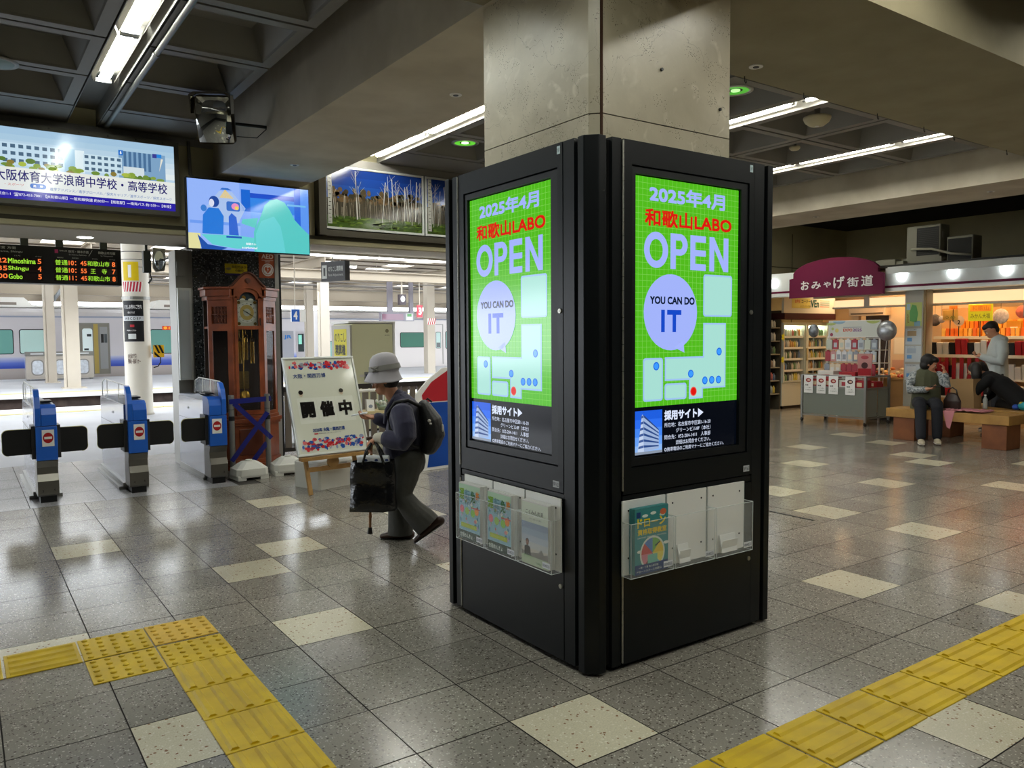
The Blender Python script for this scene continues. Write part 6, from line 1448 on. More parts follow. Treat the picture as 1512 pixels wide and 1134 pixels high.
def head(mb, c, fwd, up, s=1.0):
    """head with jaw, nose, ears, brows; c = centre of skull"""
    c = Vector(c); f = Vector(fwd).normalized(); u = Vector(up); u = (u - f * u.dot(f)).normalized(); l = u.cross(f)
    T = Matrix(((f.x, l.x, u.x, c.x), (f.y, l.y, u.y, c.y), (f.z, l.z, u.z, c.z), (0, 0, 0, 1))) @ Matrix.Scale(s, 4)
    mb.ball((0, 0, 0.01), (0.094, 0.074, 0.095), 18, 12, T=T)
    mb.ball((0.028, 0, -0.05), (0.06, 0.055, 0.068), 16, 10, T=T)
    mb.ball((0.062, 0, -0.088), (0.026, 0.028, 0.022), 12, 8, T=T)
    mb.ball((0.082, 0, 0.012), (0.014, 0.05, 0.014), 12, 8, T=T)
    mb.prism([(0.078, 0.0), (0.108, -0.038), (0.1, -0.048), (0.074, -0.045)], -0.011, 0.011, 'y', T=T)
    mb.ball((0.1, 0, -0.038), (0.012, 0.014, 0.01), 10, 7, T=T)
    for sd in (-1, 1):
        mb.ball((-0.008, sd * 0.075, -0.018), (0.018, 0.008, 0.03), 10, 8, T=T)
        mb.ball((0.064, sd * 0.034, -0.035), (0.022, 0.022, 0.02), 10, 8, T=T)
    mb.ball((0.083, 0, -0.068), (0.012, 0.022, 0.006), 10, 6, T=T); mb.ball((0.081, 0, -0.077), (0.011, 0.018, 0.006), 10, 6, T=T)
    return T
def face_details(T, parent, lipc='8c4a40'):
    e_ = MB()
    for sd in (-1, 1): e_.ball((0.077, sd * 0.031, -0.012), (0.010, 0.014, 0.008), 10, 8, 0, T); e_.ball((0.0865, sd * 0.031, -0.012), (0.0035, 0.006, 0.006), 8, 6, 1, T)
    e_.build('eyes', [flat('e8e4de'), flat('1c1410')], parent)
    b = MB()
    for sd in (-1, 1): b.tube([T @ Vector((0.088, sd * 0.014, 0.014)), T @ Vector((0.09, sd * 0.032, 0.018)), T @ Vector((0.078, sd * 0.052, 0.012))], 0.0028, 5)
    b.build('eyebrows', flat('2c2420'), parent)
    MB().ball((0.0915, 0, -0.0725), (0.004, 0.018, 0.003), 10, 5, 0, T).build('lips', flat(lipc), parent)

# ---------- old woman walking to the left
W = thing('person', 'stooped old woman in grey cloche hat and navy jacket walking left with tote bag', 'person', (0.486, 2.675, 0), R_(145.2))
bd = MB()
hT = head(bd, (0.085, 0, 1.185), (1, 0.0, -0.28), (0.28, 0, 1), 0.98)
sweep(bd, [(-0.02, 0, 1.0), (0.03, 0, 1.06), (0.06, 0, 1.13)], [0.055, 0.052, 0.052])
sweep(bd, [(-0.05, 0, 0.66), (-0.06, 0, 0.78), (-0.07, 0, 0.9), (-0.04, 0, 0.97)], [0.11, 0.10, 0.10, 0.07], 0.6)
for s_, hip, kn, an in ((1, (-0.06, 0.075, 0.62), (-0.04, 0.08, 0.34), (-0.235, 0.075, 0.14)), (-1, (-0.04, -0.075, 0.62), (0.01, -0.08, 0.34), (0.0, -0.075, 0.09))):
    sweep(bd, [(-0.05, 0, 0.66), hip, kn, an], [0.07, 0.07, 0.05, 0.035])
sweep(bd, [(-0.05, 0.1, 0.955), (-0.055, 0.165, 0.94), (-0.075, 0.2, 0.79), (0.09, 0.16, 0.775)], [0.04, 0.045, 0.036, 0.024])
sweep(bd, [(-0.03, -0.1, 0.955), (-0.02, -0.165, 0.935), (0.06, -0.17, 0.84), (0.17, -0.10, 0.895)], [0.04, 0.045, 0.036, 0.024])
hand(bd, (0.125, 0.157, 0.775), (0.75, -0.1, -0.6), (-0.6, -0.2, -0.75), 1.0, 1.0, thumb=-1)
hand(bd, (0.175, -0.098, 0.897), (1, 0.12, -0.02), (0, 0.35, 1), 0.45, 0.95, thumb=-1)
organic(bd, 'body', SKIN, W, 0.0048, 2)
gl = MB(); 
for sd in (-1, 1): gl.tube([hT @ Vector((0.098 + 0.0, sd * 0.03 + 0.02 * math.cos(R_(q)), -0.012 + 0.016 * math.sin(R_(q)))) for q in range(0, 361, 30)], 0.0016, 5); gl.tube([hT @ Vector((0.098, sd * 0.05, -0.008)), hT @ Vector((0.0, sd * 0.08, -0.004))], 0.0016, 5)
gl.tube([hT @ Vector((0.1, -0.01, -0.01)), hT @ Vector((0.1, 0.01, -0.01))], 0.0016, 5)
gl.build('glasses', STEEL, W, label='thin silver spectacles')
face_details(hT, W)
HAIRG = mat('hair dark grey', '2c2826', rough=0.7)
hr = MB(); hr.ball((-0.03, 0, -0.03), (0.07, 0.08, 0.065), 14, 9, T=hT)
organic(hr, 'hair', HAIRG, W, 0.007, 2)
HAT = mat('hat felt grey', 'b0adb4', rough=0.9, sheen=0.3); 
hp = [(0.138, -0.045), (0.13, -0.036), (0.114, -0.004), (0.107, 0.02), (0.104, 0.06), (0.094, 0.1), (0.07, 0.127), (0.03, 0.14), (0.0, 0.142)]
hb = MB(); n = 36; vs = []
for k, (r, z) in enumerate(hp):
    for i in range(n):
        a_ = 2 * PI * i / n; fwd_ = math.cos(a_)
        rr = r * (1 + (0.16 * fwd_ if k < 3 else 0.0)); zz = z - (0.028 * max(0, -fwd_) + 0.035 * abs(math.sin(a_)) ** 2 * 0.8 if k < 2 else 0) - (0.005 if k == 2 else 0)
        vs.append((rr * math.cos(a_) * 1.03, rr * math.sin(a_) * 0.92, zz))
fs = [(k * n + i, k * n + (i + 1) % n, (k + 1) * n + (i + 1) % n, (k + 1) * n + i) for k in range(len(hp) - 1) for i in range(n)] + [tuple(range((len(hp) - 1) * n, len(hp) * n))]
HTt = hT @ Matrix.Translation((-0.016, 0, 0.044)) @ Matrix.Rotation(R_(-7), 4, 'Y')
hb.add(vs, fs, 0, HTt, True)
hat = hb.build('cloche_hat', HAT, W, label='pale grey felt cloche hat')
so = hat.modifiers.new('thick', 'SOLIDIFY'); so.thickness = 0.004
bn = MB(); vs = []
for z, r in ((0.012, 0.1145), (0.05, 0.108)):
    vs += [(r * 1.045 * math.cos(2 * PI * i / n), r * 0.935 * math.sin(2 * PI * i / n), z) for i in range(n)]
bn.add(vs, [(i, (i + 1) % n, n + (i + 1) % n, n + i) for i in range(n)], 0, HTt, True)
bnd = bn.build('hat_band', mat('hat band', '8b8a86', rough=0.7), hat)
bw_ = MB()
for an, L_ in ((30, 0.032), (150, 0.032), (-40, 0.03), (220, 0.03)): bw_.tube([HTt @ Vector((0.055 + 0.0, 0.098, 0.03)), HTt @ Vector((0.055 + L_ * math.cos(R_(an)) * 0.9, 0.1, 0.03 + L_ * math.sin(R_(an))))], [0.005, 0.009], 6)
bw_.build('bow', mat('hat bow', '8f8d8a', rough=0.6), hat)
NAVY = mat('navy jacket', '34344c', rough=0.85, sheen=0.2, noise=0.12, nscale=12, bump=1.0, bscale=11)
jk = MB()
sweep(jk, [(-0.035, 0, 0.69), (-0.045, 0, 0.78), (-0.06, 0, 0.90), (-0.055, 0, 0.97), (-0.02, 0, 1.02)], [0.158, 0.155, 0.165, 0.155, 0.10], [0.9, 0.85, 0.75, 0.66, 0.7])
sweep(jk, [(-0.05, 0, 0.99), (-0.03, 0, 1.03), (-0.01, 0, 1.05)], [0.10, 0.072, 0.062], 0.9)
sweep(jk, [(-0.06, 0.10, 0.965), (-0.055, 0.165, 0.95), (-0.08, 0.205, 0.87), (-0.085, 0.215, 0.79), (-0.065, 0.21, 0.755), (0.0, 0.195, 0.76), (0.035, 0.18, 0.768)], [0.078, 0.082, 0.08, 0.078, 0.072, 0.066, 0.064])
sweep(jk, [(-0.04, -0.10, 0.97), (-0.02, -0.175, 0.95), (0.02, -0.19, 0.89), (0.065, -0.175, 0.835), (0.11, -0.14, 0.855), (0.155, -0.11, 0.88)], [0.07, 0.072, 0.062, 0.055, 0.05, 0.048])
sweep(jk, [(0.06, 0.02, 0.68), (0.05, 0.03, 0.80), (0.03, 0.02, 0.95)], [0.06, 0.05, 0.05], 0.6)
organic(jk, 'jacket', NAVY, W, 0.0075, 4)
CUFF = mat('cream knit', 'd0cbbc', rough=0.9)
cf = MB(); sweep(cf, [(0.05, 0.176, 0.768), (0.095, 0.164, 0.774), (0.115, 0.158, 0.774)], [0.046, 0.043, 0.038]); organic(cf, 'shirt_cuff', CUFF, W, 0.005, 2)
cf = MB(); sweep(cf, [(-0.05, 0, 0.66), (-0.045, 0, 0.69)], [0.135, 0.135], 0.8); organic(cf, 'shirt_hem', CUFF, W, 0.008, 2)
cf = MB(); cf.tube([(-0.06, 0.0, 1.075), (-0.035, 0.055, 1.06), (0.02, 0.07, 1.03), (0.065, 0.05, 0.96), (0.085, 0.035, 0.86)], [0.016, 0.018, 0.018, 0.02, 0.014], 8).tube([(-0.06, 0.0, 1.075), (-0.035, -0.055, 1.06), (0.02, -0.07, 1.03), (0.065, -0.05, 0.96), (0.085, -0.035, 0.86)], [0.016, 0.018, 0.018, 0.02, 0.014], 8); organic(cf, 'jacket_collar', NAVY, W, 0.006, 2)
TRO = mat('trousers grey', '4c4c48', rough=0.85, noise=0.15, nscale=10, bump=1.0, bscale=9)
tr_ = MB()
sweep(tr_, [(-0.045, 0, 0.70), (-0.06, 0, 0.64), (-0.075, 0, 0.58)], [0.135, 0.15, 0.14], [0.85, 0.9, 0.9])
sweep(tr_, [(-0.085, 0.075, 0.61), (-0.065, 0.08, 0.48), (-0.035, 0.08, 0.35), (-0.105, 0.08, 0.25), (-0.18, 0.078, 0.175), (-0.26, 0.078, 0.09)], [0.095, 0.088, 0.078, 0.082, 0.092, 0.095], [1.15, 1.05, 1.0, 1.0, 1.05, 1.05])
sweep(tr_, [(-0.03, -0.075, 0.60), (0.0, -0.08, 0.46), (0.02, -0.08, 0.34), (0.01, -0.078, 0.2), (0.0, -0.075, 0.085), (0.0, -0.075, 0.02)], [0.095, 0.085, 0.074, 0.08, 0.092, 0.095], [1.1, 1.05, 1.0, 1.0, 1.0, 1.0])
organic(tr_, 'trousers', TRO, W, 0.0085, 4, cuts=(((0, 0, 0.035), (0, 0, -1)), ((-0.22, 0, 0.135), (-0.68, 0, -0.73))))
SHOE = mat('brown leather', '3c2820', rough=0.4)
def shoe(parent, heel, toe, lat, w=0.04, h=0.05, m=SHOE, sole=BLACK):
    heel, toe = Vector(heel), Vector(toe); mb = MB(); d = toe - heel
    sweep(mb, [heel + Vector((0, 0, 0.03)), heel + d * 0.3 + Vector((0, 0, 0.034)), heel + d * 0.65 + Vector((0, 0, 0.026)), toe + Vector((0, 0, 0.018))], [w * 0.8, w * 0.85, w, w * 0.72], [0.95, 0.95, 0.62, 0.45], side=(0, 1, 0) if abs(d.x) > abs(d.y) else (1, 0, 0))
    o = organic(mb, 'shoe', m, parent, 0.005, 2)
    sb = MB(); sweep(sb, [heel + Vector((0, 0, 0.006)), heel + d * 0.5 + Vector((0, 0, 0.006)), toe + Vector((0, 0, 0.006))], [w * 0.85, w * 0.95, w * 0.78], 0.18, side=(0, 1, 0) if abs(d.x) > abs(d.y) else (1, 0, 0)); sb.build('sole', sole, o)
    return o
shoe(W, (-0.07, -0.075, 0.0), (0.14, -0.075, 0.0), 0, 0.046)
shoe(W, (-0.305, 0.075, 0.135), (-0.125, 0.075, 0.004), 0, 0.046)
BK = mat('black nylon', '08080b', rough=0.55, bump=0.3, bscale=60)
def WP_(x, y, z): return W.location + Vector((math.cos(R_(145.2)) * x - math.sin(R_(145.2)) * y, math.sin(R_(145.2)) * x + math.cos(R_(145.2)) * y, z))
bp = thing('backpack', 'round black nylon backpack on the walking woman\'s back', 'backpack', WP_(0, 0, 0), R_(145.2))
b_ = MB(); sweep(b_, [(-0.23, 0.02, 0.70), (-0.26, 0.02, 0.78), (-0.245, 0.02, 0.88), (-0.195, 0.02, 0.985)], [0.115, 0.14, 0.13, 0.09], [0.6, 0.62, 0.58, 0.5]); b_.ball((-0.275, 0.02, 0.75), (0.05, 0.09, 0.08))
organic(b_, 'bag_body', BK, bp, 0.008, 3)
MB().tube([(-0.18, 0.12, 0.99), (-0.10, 0.155, 1.035), (-0.01, 0.16, 1.02), (0.045, 0.15, 0.94), (0.03, 0.16, 0.83), (-0.06, 0.175, 0.74), (-0.17, 0.13, 0.70)], 0.014, 8).build('shoulder_strap', BK, bp)
MB().tube([(-0.19, 0.0, 1.0), (-0.22, 0.0, 1.035), (-0.25, 0.0, 1.01)], 0.008, 6).build('grab_handle', BK, bp)
MB().ball((-0.245, 0.152, 0.89), 0.012, 8, 6).ball((-0.255, 0.158, 0.87), 0.009, 8, 6).ball((-0.33, 0.07, 0.83), (0.01, 0.02, 0.03), 8, 6).build('charm', flat('d0ccc8'), bp)
# tote bag and cane
tb = thing('tote_bag', 'glossy black tote bag with blue patterned cloth on top, held by the walking woman', 'bag', WP_(0, 0, 0), R_(145.2))
PVC = mat('black vinyl', '151517', rough=0.2, spec=0.7, bump=1.0, bscale=16)
mb = MB(); n1 = 10; vs = []
for j in range(n1 + 1):
    f_ = j / n1; z = 0.275 + 0.345 * f_; hw = 0.158 - 0.012 * f_; th = 0.055 - 0.01 * f_ + 0.008 * math.sin(f_ * 9)
    for (sx, sy) in ((-1, -1), (-.5, -1.1), (0, -1.15), (.5, -1.1), (1, -1), (1, 1), (.5, 1.12), (0, 1.2), (-.5, 1.12), (-1, 1)):
        vs.append((0.145 + sx * (hw + 0.004 * math.sin(7 * f_ + sx * 3)), 0.20 + sy * th, z + 0.006 * math.sin(5 * sx + sy)))
k_ = 10; fs = [(j * k_ + i, j * k_ + (i + 1) % k_, (j + 1) * k_ + (i + 1) % k_, (j + 1) * k_ + i) for j in range(n1) for i in range(k_)] + [tuple(range(k_ - 1, -1, -1))]
mb.add(vs, fs, 0, None, True); mb.build('bag_body', PVC, tb)
for y in (0.155, 0.25): MB().tube([(0.06, y, 0.60), (0.09, y * 0.9 + 0.02, 0.68), (0.13, 0.17, 0.745), (0.155, 0.165, 0.75), (0.185, y * 0.9 + 0.02, 0.69), (0.21, y, 0.60)], 0.009, 8).build('handle', PVC, tb)
mb = MB(); mb.box(0.03, 0.25, 0.165, 0.24, 0.56, 0.655)
cl = mb.build('patterned_cloth', mat('cloth white', 'dcdfe4', rough=0.8), tb, bevel=0.01)
a = Art(0.001)
for k in range(9): a.ell(0.045 + 0.024 * k, 0.59 + 0.04 * ((k * 7) % 3) / 2, 0.013, 0.009, flat(['3c58a0', '8cb0a0', '2c3c70'][k % 3]), 1, 10)
o = a.build('cloth_print', cl, (0.28, 0.2415, 0), PI)
MB().cyl((0.285, 0.255, 0.30), (0.285, 0.26, 0.30), 0.006, n=8).build('stud', STEEL, tb)
cn = thing('walking_cane', 'wooden walking cane with a black rubber tip behind the tote bag', 'cane', WP_(0, 0, 0), R_(145.2))
MB().cyl((0.165, 0.13, 0.76), (0.19, 0.11, 0.13), 0.0095, n=10).cyl((0.186, 0.113, 0.22), (0.187, 0.112, 0.20), 0.012, n=10).build('shaft', mat('cane wood', '9c6a40', rough=0.4), cn)
MB().cyl((0.19, 0.11, 0.13), (0.192, 0.108, 0.085), 0.014, 0.02, n=12).build('rubber_tip', BLACK, cn)
MB().tube([(0.20, 0.13, 0.765), (0.16, 0.13, 0.772), (0.12, 0.135, 0.765)], 0.012, 8).build('handle_grip', mat('dark wood', '3c2418', rough=0.4), cn)
ph = thing('phone', 'white smartphone held out in the walking woman\'s right hand', 'phone', WP_(0.285, -0.075, 0.915), R_(145.2))
MB().cbox(-0.055, 0.055, -0.03, 0.03, 0, 0.009, 0.003, T=Matrix.Rotation(R_(10), 4, 'Y')).build('case', flat('dfe4e8'), ph); MB().box(-0.05, 0.05, -0.026, 0.026, 0.0091, 0.0096, T=Matrix.Rotation(R_(10), 4, 'Y')).build('screen', lit('b8c4cc', 0.8), ph)

# ---------- bench
BW_ = mat('bench cedar', 'ad8445', rough=0.45, col2='96703a', nscale=5); BL_ = mat('bench cedar leg', '7e4c2a', rough=0.5, col2='6a3c20', nscale=5)
t = thing('wooden_bench', 'low bench of one thick cedar beam where the woman in the vest sits', 'bench', (8.62, 2.05, 0))
MB().box(0, 0.46, 0, 1.6, 0.315, 0.435).build('seat_beam', BW_, t, bevel=0.006)
for y in (0.03, 1.2): MB().box(0.02, 0.40, y, y + 0.30, 0, 0.315).build('leg', BL_, t, bevel=0.006)
t = thing('wooden_bench', 'rear cedar beam bench carrying the brown paper bag', 'bench', (9.4, 1.2, 0))
MB().box(0, 0.46, 0, 2.45, 0.315, 0.435).build('seat_beam', BW_, t, bevel=0.006)
for y in (0.1, 1.95): MB().box(0.02, 0.42, y, y + 0.32, 0, 0.315).build('leg', BL_, t, bevel=0.006)

# ---------- seated woman in olive vest
HAIRB = mat('hair black', '14100f', rough=0.55)
P = thing('person', 'seated woman with short black hair, olive vest and patterned sleeves on the front bench', 'person', (8.93, 3.25, 0.02), R_(212))
b_ = MB(); hT = head(b_, (0.03, 0.03, 1.05), (0.1, 1.0, -0.3), (0.05, 0.3, 1), 1.0)
sweep(b_, [(0, 0, 0.93), (0.01, 0.01, 1.0)], [0.05, 0.05]); sweep(b_, [(0, 0, 0.5), (0, 0, 0.7), (0, 0, 0.88)], [0.13, 0.12, 0.14], 0.7)
sweep(b_, [(0, 0.15, 0.87), (0.09, 0.24, 0.74), (0.08, 0.21, 0.93)], [0.045, 0.04, 0.028]); hand(b_, (0.08, 0.21, 0.93), (-0.05, -0.2, 1), (0, -1, 0), 0.35, 0.95, 1)
sweep(b_, [(0, -0.15, 0.87), (0.06, -0.21, 0.68), (0.22, 0.0, 0.70)], [0.045, 0.04, 0.028])
hand(b_, (0.22, 0.0, 0.70), (0.5, 0.7, 0.15), (0, 0, 1), 0.5, 0.95, -1)
for s_ in (1, -1): sweep(b_, [(0.05, s_ * 0.08, 0.47), (0.42, s_ * 0.1, 0.46), (0.5, s_ * 0.1, 0.1)], [0.07, 0.055, 0.035])
organic(b_, 'body', SKIN, P, 0.0095, 2); face_details(hT, P)
h_ = MB(); h_.ball((-0.025, 0, 0.025), (0.1, 0.095, 0.1), T=hT); h_.ball((-0.04, 0, -0.045), (0.075, 0.09, 0.07), T=hT); h_.ball((0.05, 0, 0.06), (0.055, 0.08, 0.045), T=hT); organic(h_, 'hair', HAIRB, P, 0.01, 2)
v_ = MB(); sweep(v_, [(-0.0, 0, 0.43), (0, 0, 0.52), (0, 0, 0.7), (0, 0, 0.86), (0, 0, 0.93), (0.0, 0.01, 0.955)], [0.20, 0.19, 0.175, 0.185, 0.125, 0.08], [0.85, 0.8, 0.72, 0.68, 0.8, 0.9]); organic(v_, 'vest', mat('olive vest', '4a4c38', rough=0.85), P, 0.011, 3)
for s_, q in ((1, [(0.0, 0.15, 0.87), (0.04, 0.2, 0.8), (0.09, 0.24, 0.74), (0.085, 0.22, 0.88)]), (-1, [(0, -0.15, 0.87), (0.04, -0.2, 0.77), (0.07, -0.21, 0.67), (0.19, -0.02, 0.69)])):
    m2 = MB(); sweep(m2, q, [0.07, 0.065, 0.058, 0.045]); organic(m2, 'sleeve', mat('patterned cotton', 'b4b8ba', rough=0.8, col2='4c565c', nscale=38), P, 0.01, 2)
tz = MB(); sweep(tz, [(-0.03, 0, 0.50), (0.05, 0, 0.50)], [0.17, 0.17], 0.6)
for s_, fx in ((1, 0.50), (-1, 0.62)): sweep(tz, [(0.03, s_ * 0.09, 0.50), (0.36, s_ * 0.1, 0.50), (0.43, s_ * 0.1, 0.45), (0.48 + (fx - .5) * .5, s_ * 0.1, 0.25), (fx, s_ * 0.1, 0.09)], [0.095, 0.08, 0.075, 0.068, 0.062])
organic(tz, 'trousers', mat('navy trousers', '14161f', rough=0.85), P, 0.011, 3)
for s_, fx in ((1, 0.50), (-1, 0.62)): shoe(P, (fx - 0.04, s_ * 0.1, 0), (fx + 0.18, s_ * 0.1, 0), 0, 0.045, m=mat('beige sneaker', 'b8ae98', rough=0.7), sole=WHITE)
MB().box(0.25, 0.31, 0.03, 0.15, 0.735, 0.745).build('held_phone', flat('16181c'), P)
t = thing('handbag', 'dark brown leather handbag beside the seated woman in the vest', 'bag', (8.9, 2.88, 0.436), R_(75))
mb = MB(); sweep(mb, [(0, 0, 0.03), (0, 0, 0.13), (0, 0, 0.2)], [0.13, 0.13, 0.09], 0.5, side=(1, 0, 0)); organic(mb, 'bag_body', mat('brown black leather', '2a1c18', rough=0.4), t, 0.01, 2)
MB().tube([(-0.08, 0, 0.2), (-0.06, 0, 0.28), (0.0, 0, 0.31), (0.06, 0, 0.28), (0.08, 0, 0.2)], 0.008, 6).build('handle', BLACK, t)
t = thing('pink_scarf', 'crumpled pink scarf hanging over the front bench edge', 'scarf', (8.85, 2.66, 0.437))
mb = MB(); N = 14; vs = []
for i in range(N + 1):
    for j in range(9):
        x = -0.16 + 0.36 * j / 8; y = -0.25 + 0.5 * i / N; z = 0.012 + 0.022 * abs(math.sin(i * 1.3) * math.cos(j * 1.1 + i)); 
        if x < -0.1 and i > 8: z -= 0.0
        vs.append((x, y, z))
mb.add(vs, [(i * 9 + j, (i + 1) * 9 + j, (i + 1) * 9 + j + 1, i * 9 + j + 1) for i in range(N) for j in range(8)], 0, None, True)
o = mb.build('cloth', mat('pink cloth', 'b87880', rough=0.9), t); so = o.modifiers.new('t', 'SOLIDIFY'); so.thickness = 0.006
MB().add([(-0.235, 0.05, 0.01), (-0.235, 0.2, 0.01), (-0.245, 0.14, -0.2), (-0.245, 0.1, -0.22), (-0.16, 0.2, 0.02), (-0.16, 0.05, 0.02)], [(0, 1, 2, 3), (0, 5, 4, 1), (3, 2, 1, 0)]).build('hanging_corner', mat('pink cloth', 'b87880'), t)

# ---------- woman in black leaning over the paper bag
P = thing('person', 'long-haired person in black leaning forward over the brown paper bag', 'person', (9.75, 2.38, 0), R_(97))
b_ = MB(); hT = head(b_, (0.57, 0.0, 0.95), (0.75, 0.35, -0.75), (0.7, 0, 0.75), 1.0)
sweep(b_, [(0.4, 0, 0.86), (0.5, 0, 0.91)], [0.05, 0.05]); sweep(b_, [(0, 0, 0.55), (0.2, 0, 0.72), (0.38, 0, 0.84)], [0.13, 0.12, 0.12], 0.7)
sweep(b_, [(0.36, 0.16, 0.82), (0.5, 0.2, 0.66), (0.6, 0.12, 0.55)], [0.045, 0.04, 0.028]); hand(b_, (0.6, 0.12, 0.55), (0.6, -0.2, -0.5), (-0.3, -0.8, 0), 0.7, 0.95, 1)
sweep(b_, [(0.36, -0.16, 0.82), (0.4, -0.2, 0.62), (0.52, -0.1, 0.52)], [0.045, 0.04, 0.028]); hand(b_, (0.52, -0.1, 0.52), (0.8, 0.2, -0.2), (-0.1, 0.3, -0.8), 0.6, 0.95, -1)
for s_ in (1, -1): sweep(b_, [(0.02, s_ * 0.08, 0.5), (0.3, -0.28 + s_ * 0.1, 0.46), (0.42, -0.42 + s_ * 0.1, 0.08)], [0.07, 0.055, 0.035])
organic(b_, 'body', SKIN, P, 0.0095, 2); face_details(hT, P)
h_ = MB(); h_.ball((-0.02, 0, 0.02), (0.105, 0.092, 0.1), T=hT); sweep(h_, [(0.55, 0.05, 1.0), (0.53, 0.09, 0.88), (0.52, 0.11, 0.76)], [0.07, 0.065, 0.04]); sweep(h_, [(0.52, -0.05, 1.0), (0.46, -0.07, 0.88)], [0.08, 0.06]); organic(h_, 'hair', HAIRB, P, 0.01, 2)
BLKC = mat('black cloth', '0a0a0c', rough=0.9)
c_ = MB(); sweep(c_, [(-0.03, 0, 0.50), (0.08, 0, 0.62), (0.25, 0, 0.76), (0.4, 0, 0.85)], [0.19, 0.18, 0.18, 0.14], 0.75)
sweep(c_, [(0.36, 0.14, 0.83), (0.44, 0.19, 0.74), (0.5, 0.2, 0.66), (0.58, 0.13, 0.57)], [0.075, 0.066, 0.06, 0.05]); sweep(c_, [(0.34, -0.14, 0.83), (0.39, -0.2, 0.7), (0.42, -0.19, 0.61), (0.5, -0.11, 0.53)], [0.075, 0.066, 0.06, 0.05]); organic(c_, 'coat', BLKC, P, 0.012, 3)
tz = MB(); 
for s_ in (1, -1): sweep(tz, [(0.0, s_ * 0.09, 0.51), (0.28, -0.25 + s_ * 0.1, 0.49), (0.36, -0.34 + s_ * 0.1, 0.3), (0.4, -0.4 + s_ * 0.1, 0.14)], [0.09, 0.075, 0.065, 0.06])
organic(tz, 'trousers', BLKC, P, 0.012, 3)
for s_ in (1, -1): shoe(P, (0.37, -0.4 + s_ * 0.1, 0), (0.58, -0.45 + s_ * 0.1, 0), 0, 0.045, m=flat('1a1a1c'), sole=flat('8c8884'))
t = thing('paper_bag', 'tall brown paper shopping bag standing on the rear bench', 'bag', (9.5, 2.98, 0.436), R_(80))
mb = MB(); vs = []
for z, k in ((0, 1), (0.15, 1.03), (0.3, 1.0), (0.40, 1.04)):
    for x, y in ((-.17, -.08), (0, -.085), (.17, -.08), (.17, .08), (0, .075), (-.17, .08)): vs.append((x * k + z * 0.06, y * k, z + (0.01 * math.sin(x * 30) if z > .35 else 0)))
mb.add(vs, [(j * 6 + i, j * 6 + (i + 1) % 6, (j + 1) * 6 + (i + 1) % 6, (j + 1) * 6 + i) for j in range(3) for i in range(6)] + [(5, 4, 3, 2, 1, 0)])
mb.build('bag_body', mat('kraft paper', 'a5855c', rough=0.8), t); MB().tube([(-0.06, -0.08, 0.40), (-0.05, -0.08, 0.47), (0.05, -0.08, 0.47), (0.06, -0.08, 0.40)], 0.005, 5).build('handle', mat('kraft paper', 'a5855c'), t)
Art(0.001).text('☘ uni', -0.01, 0.16, 0.07, 0.2, flat('5c4630'), 1).build('bag_mark', t, (0, -0.09, 0))
t = thing('teal_pouch', 'teal and colourful soft pouch on the rear bench at the right edge', 'pouch', (9.58, 2.2, 0.436)); mb = MB(); mb.ball((0, 0.05, 0.06), (0.08, 0.1, 0.06)); mb.build('pouch', flat('2c98a4'), t); MB().ball((0, 0.17, 0.04), (0.05, 0.05, 0.04), mi=0).build('patch', flat('2c4ca0'), t); MB().ball((-0.02, 0.1, 0.09), (0.03, 0.03, 0.03)).build('patch', flat('c8a838'), t)
t = thing('water_bottle', 'clear plastic bottle on the rear bench beside the paper bag', 'bottle', (9.48, 2.72, 0.436)); MB().lathe([(0.028, 0), (0.03, 0.02), (0.03, 0.13), (0.012, 0.165), (0.012, 0.18)], n=14).build('bottle_body', mat('clear plastic', 'c8d0d0', rough=0.1, alpha=0.6), t); MB().cyl((0, 0, 0.18), (0, 0, 0.195), 0.014, n=12).build('cap', WHITE, t)

# ---------- standing man in pale hoodie
P = thing('person', 'standing man in pale grey hoodie with bowed head looking at his phone', 'person', (10.7, 3.11, 0), R_(125))
b_ = MB(); hT = head(b_, (0.09, 0, 1.53), (0.85, 0, -0.5), (0.5, 0, 0.85), 1.05)
sweep(b_, [(-0.01, 0, 1.36), (0.03, 0, 1.44), (0.06, 0, 1.48)], [0.06, 0.055, 0.055]); sweep(b_, [(0, 0, 0.9), (0, 0, 1.1), (-0.02, 0, 1.3)], [0.14, 0.14, 0.17], 0.65)
sweep(b_, [(-0.02, 0.19, 1.3), (-0.0, 0.23, 1.06), (0.22, 0.06, 1.13)], [0.05, 0.045, 0.03]); hand(b_, (0.22, 0.06, 1.13), (0.8, -0.5, 0.1), (0, 0, 1), 0.6, 1.0, 1)
sweep(b_, [(-0.02, -0.19, 1.3), (-0.0, -0.23, 1.06), (0.22, -0.07, 1.14)], [0.05, 0.045, 0.03]); hand(b_, (0.22, -0.07, 1.14), (0.8, 0.5, 0.1), (0, 0, 1), 0.6, 1.0, -1)
for s_ in (1, -1): sweep(b_, [(0, s_ * 0.09, 0.88), (0.02, s_ * 0.1, 0.48), (0, s_ * 0.1, 0.08)], [0.085, 0.058, 0.04])
organic(b_, 'body', SKIN, P, 0.0105, 2); face_details(hT, P)
h_ = MB(); h_.ball((-0.022, 0, 0.035), (0.092, 0.08, 0.085), T=hT); h_.ball((0.035, 0, 0.062), (0.062, 0.066, 0.045), T=hT); h_.ball((-0.05, 0, -0.02), (0.05, 0.07, 0.06), T=hT); organic(h_, 'hair', HAIRB, P, 0.01, 2)
HOOD = mat('pale hoodie', 'b4bcbc', rough=0.9)
c_ = MB(); sweep(c_, [(0, 0, 0.80), (0, 0, 0.92), (0.01, 0, 1.1), (-0.01, 0, 1.28), (-0.01, 0, 1.36)], [0.2, 0.2, 0.205, 0.2, 0.13], [0.75, 0.75, 0.7, 0.65, 0.8])
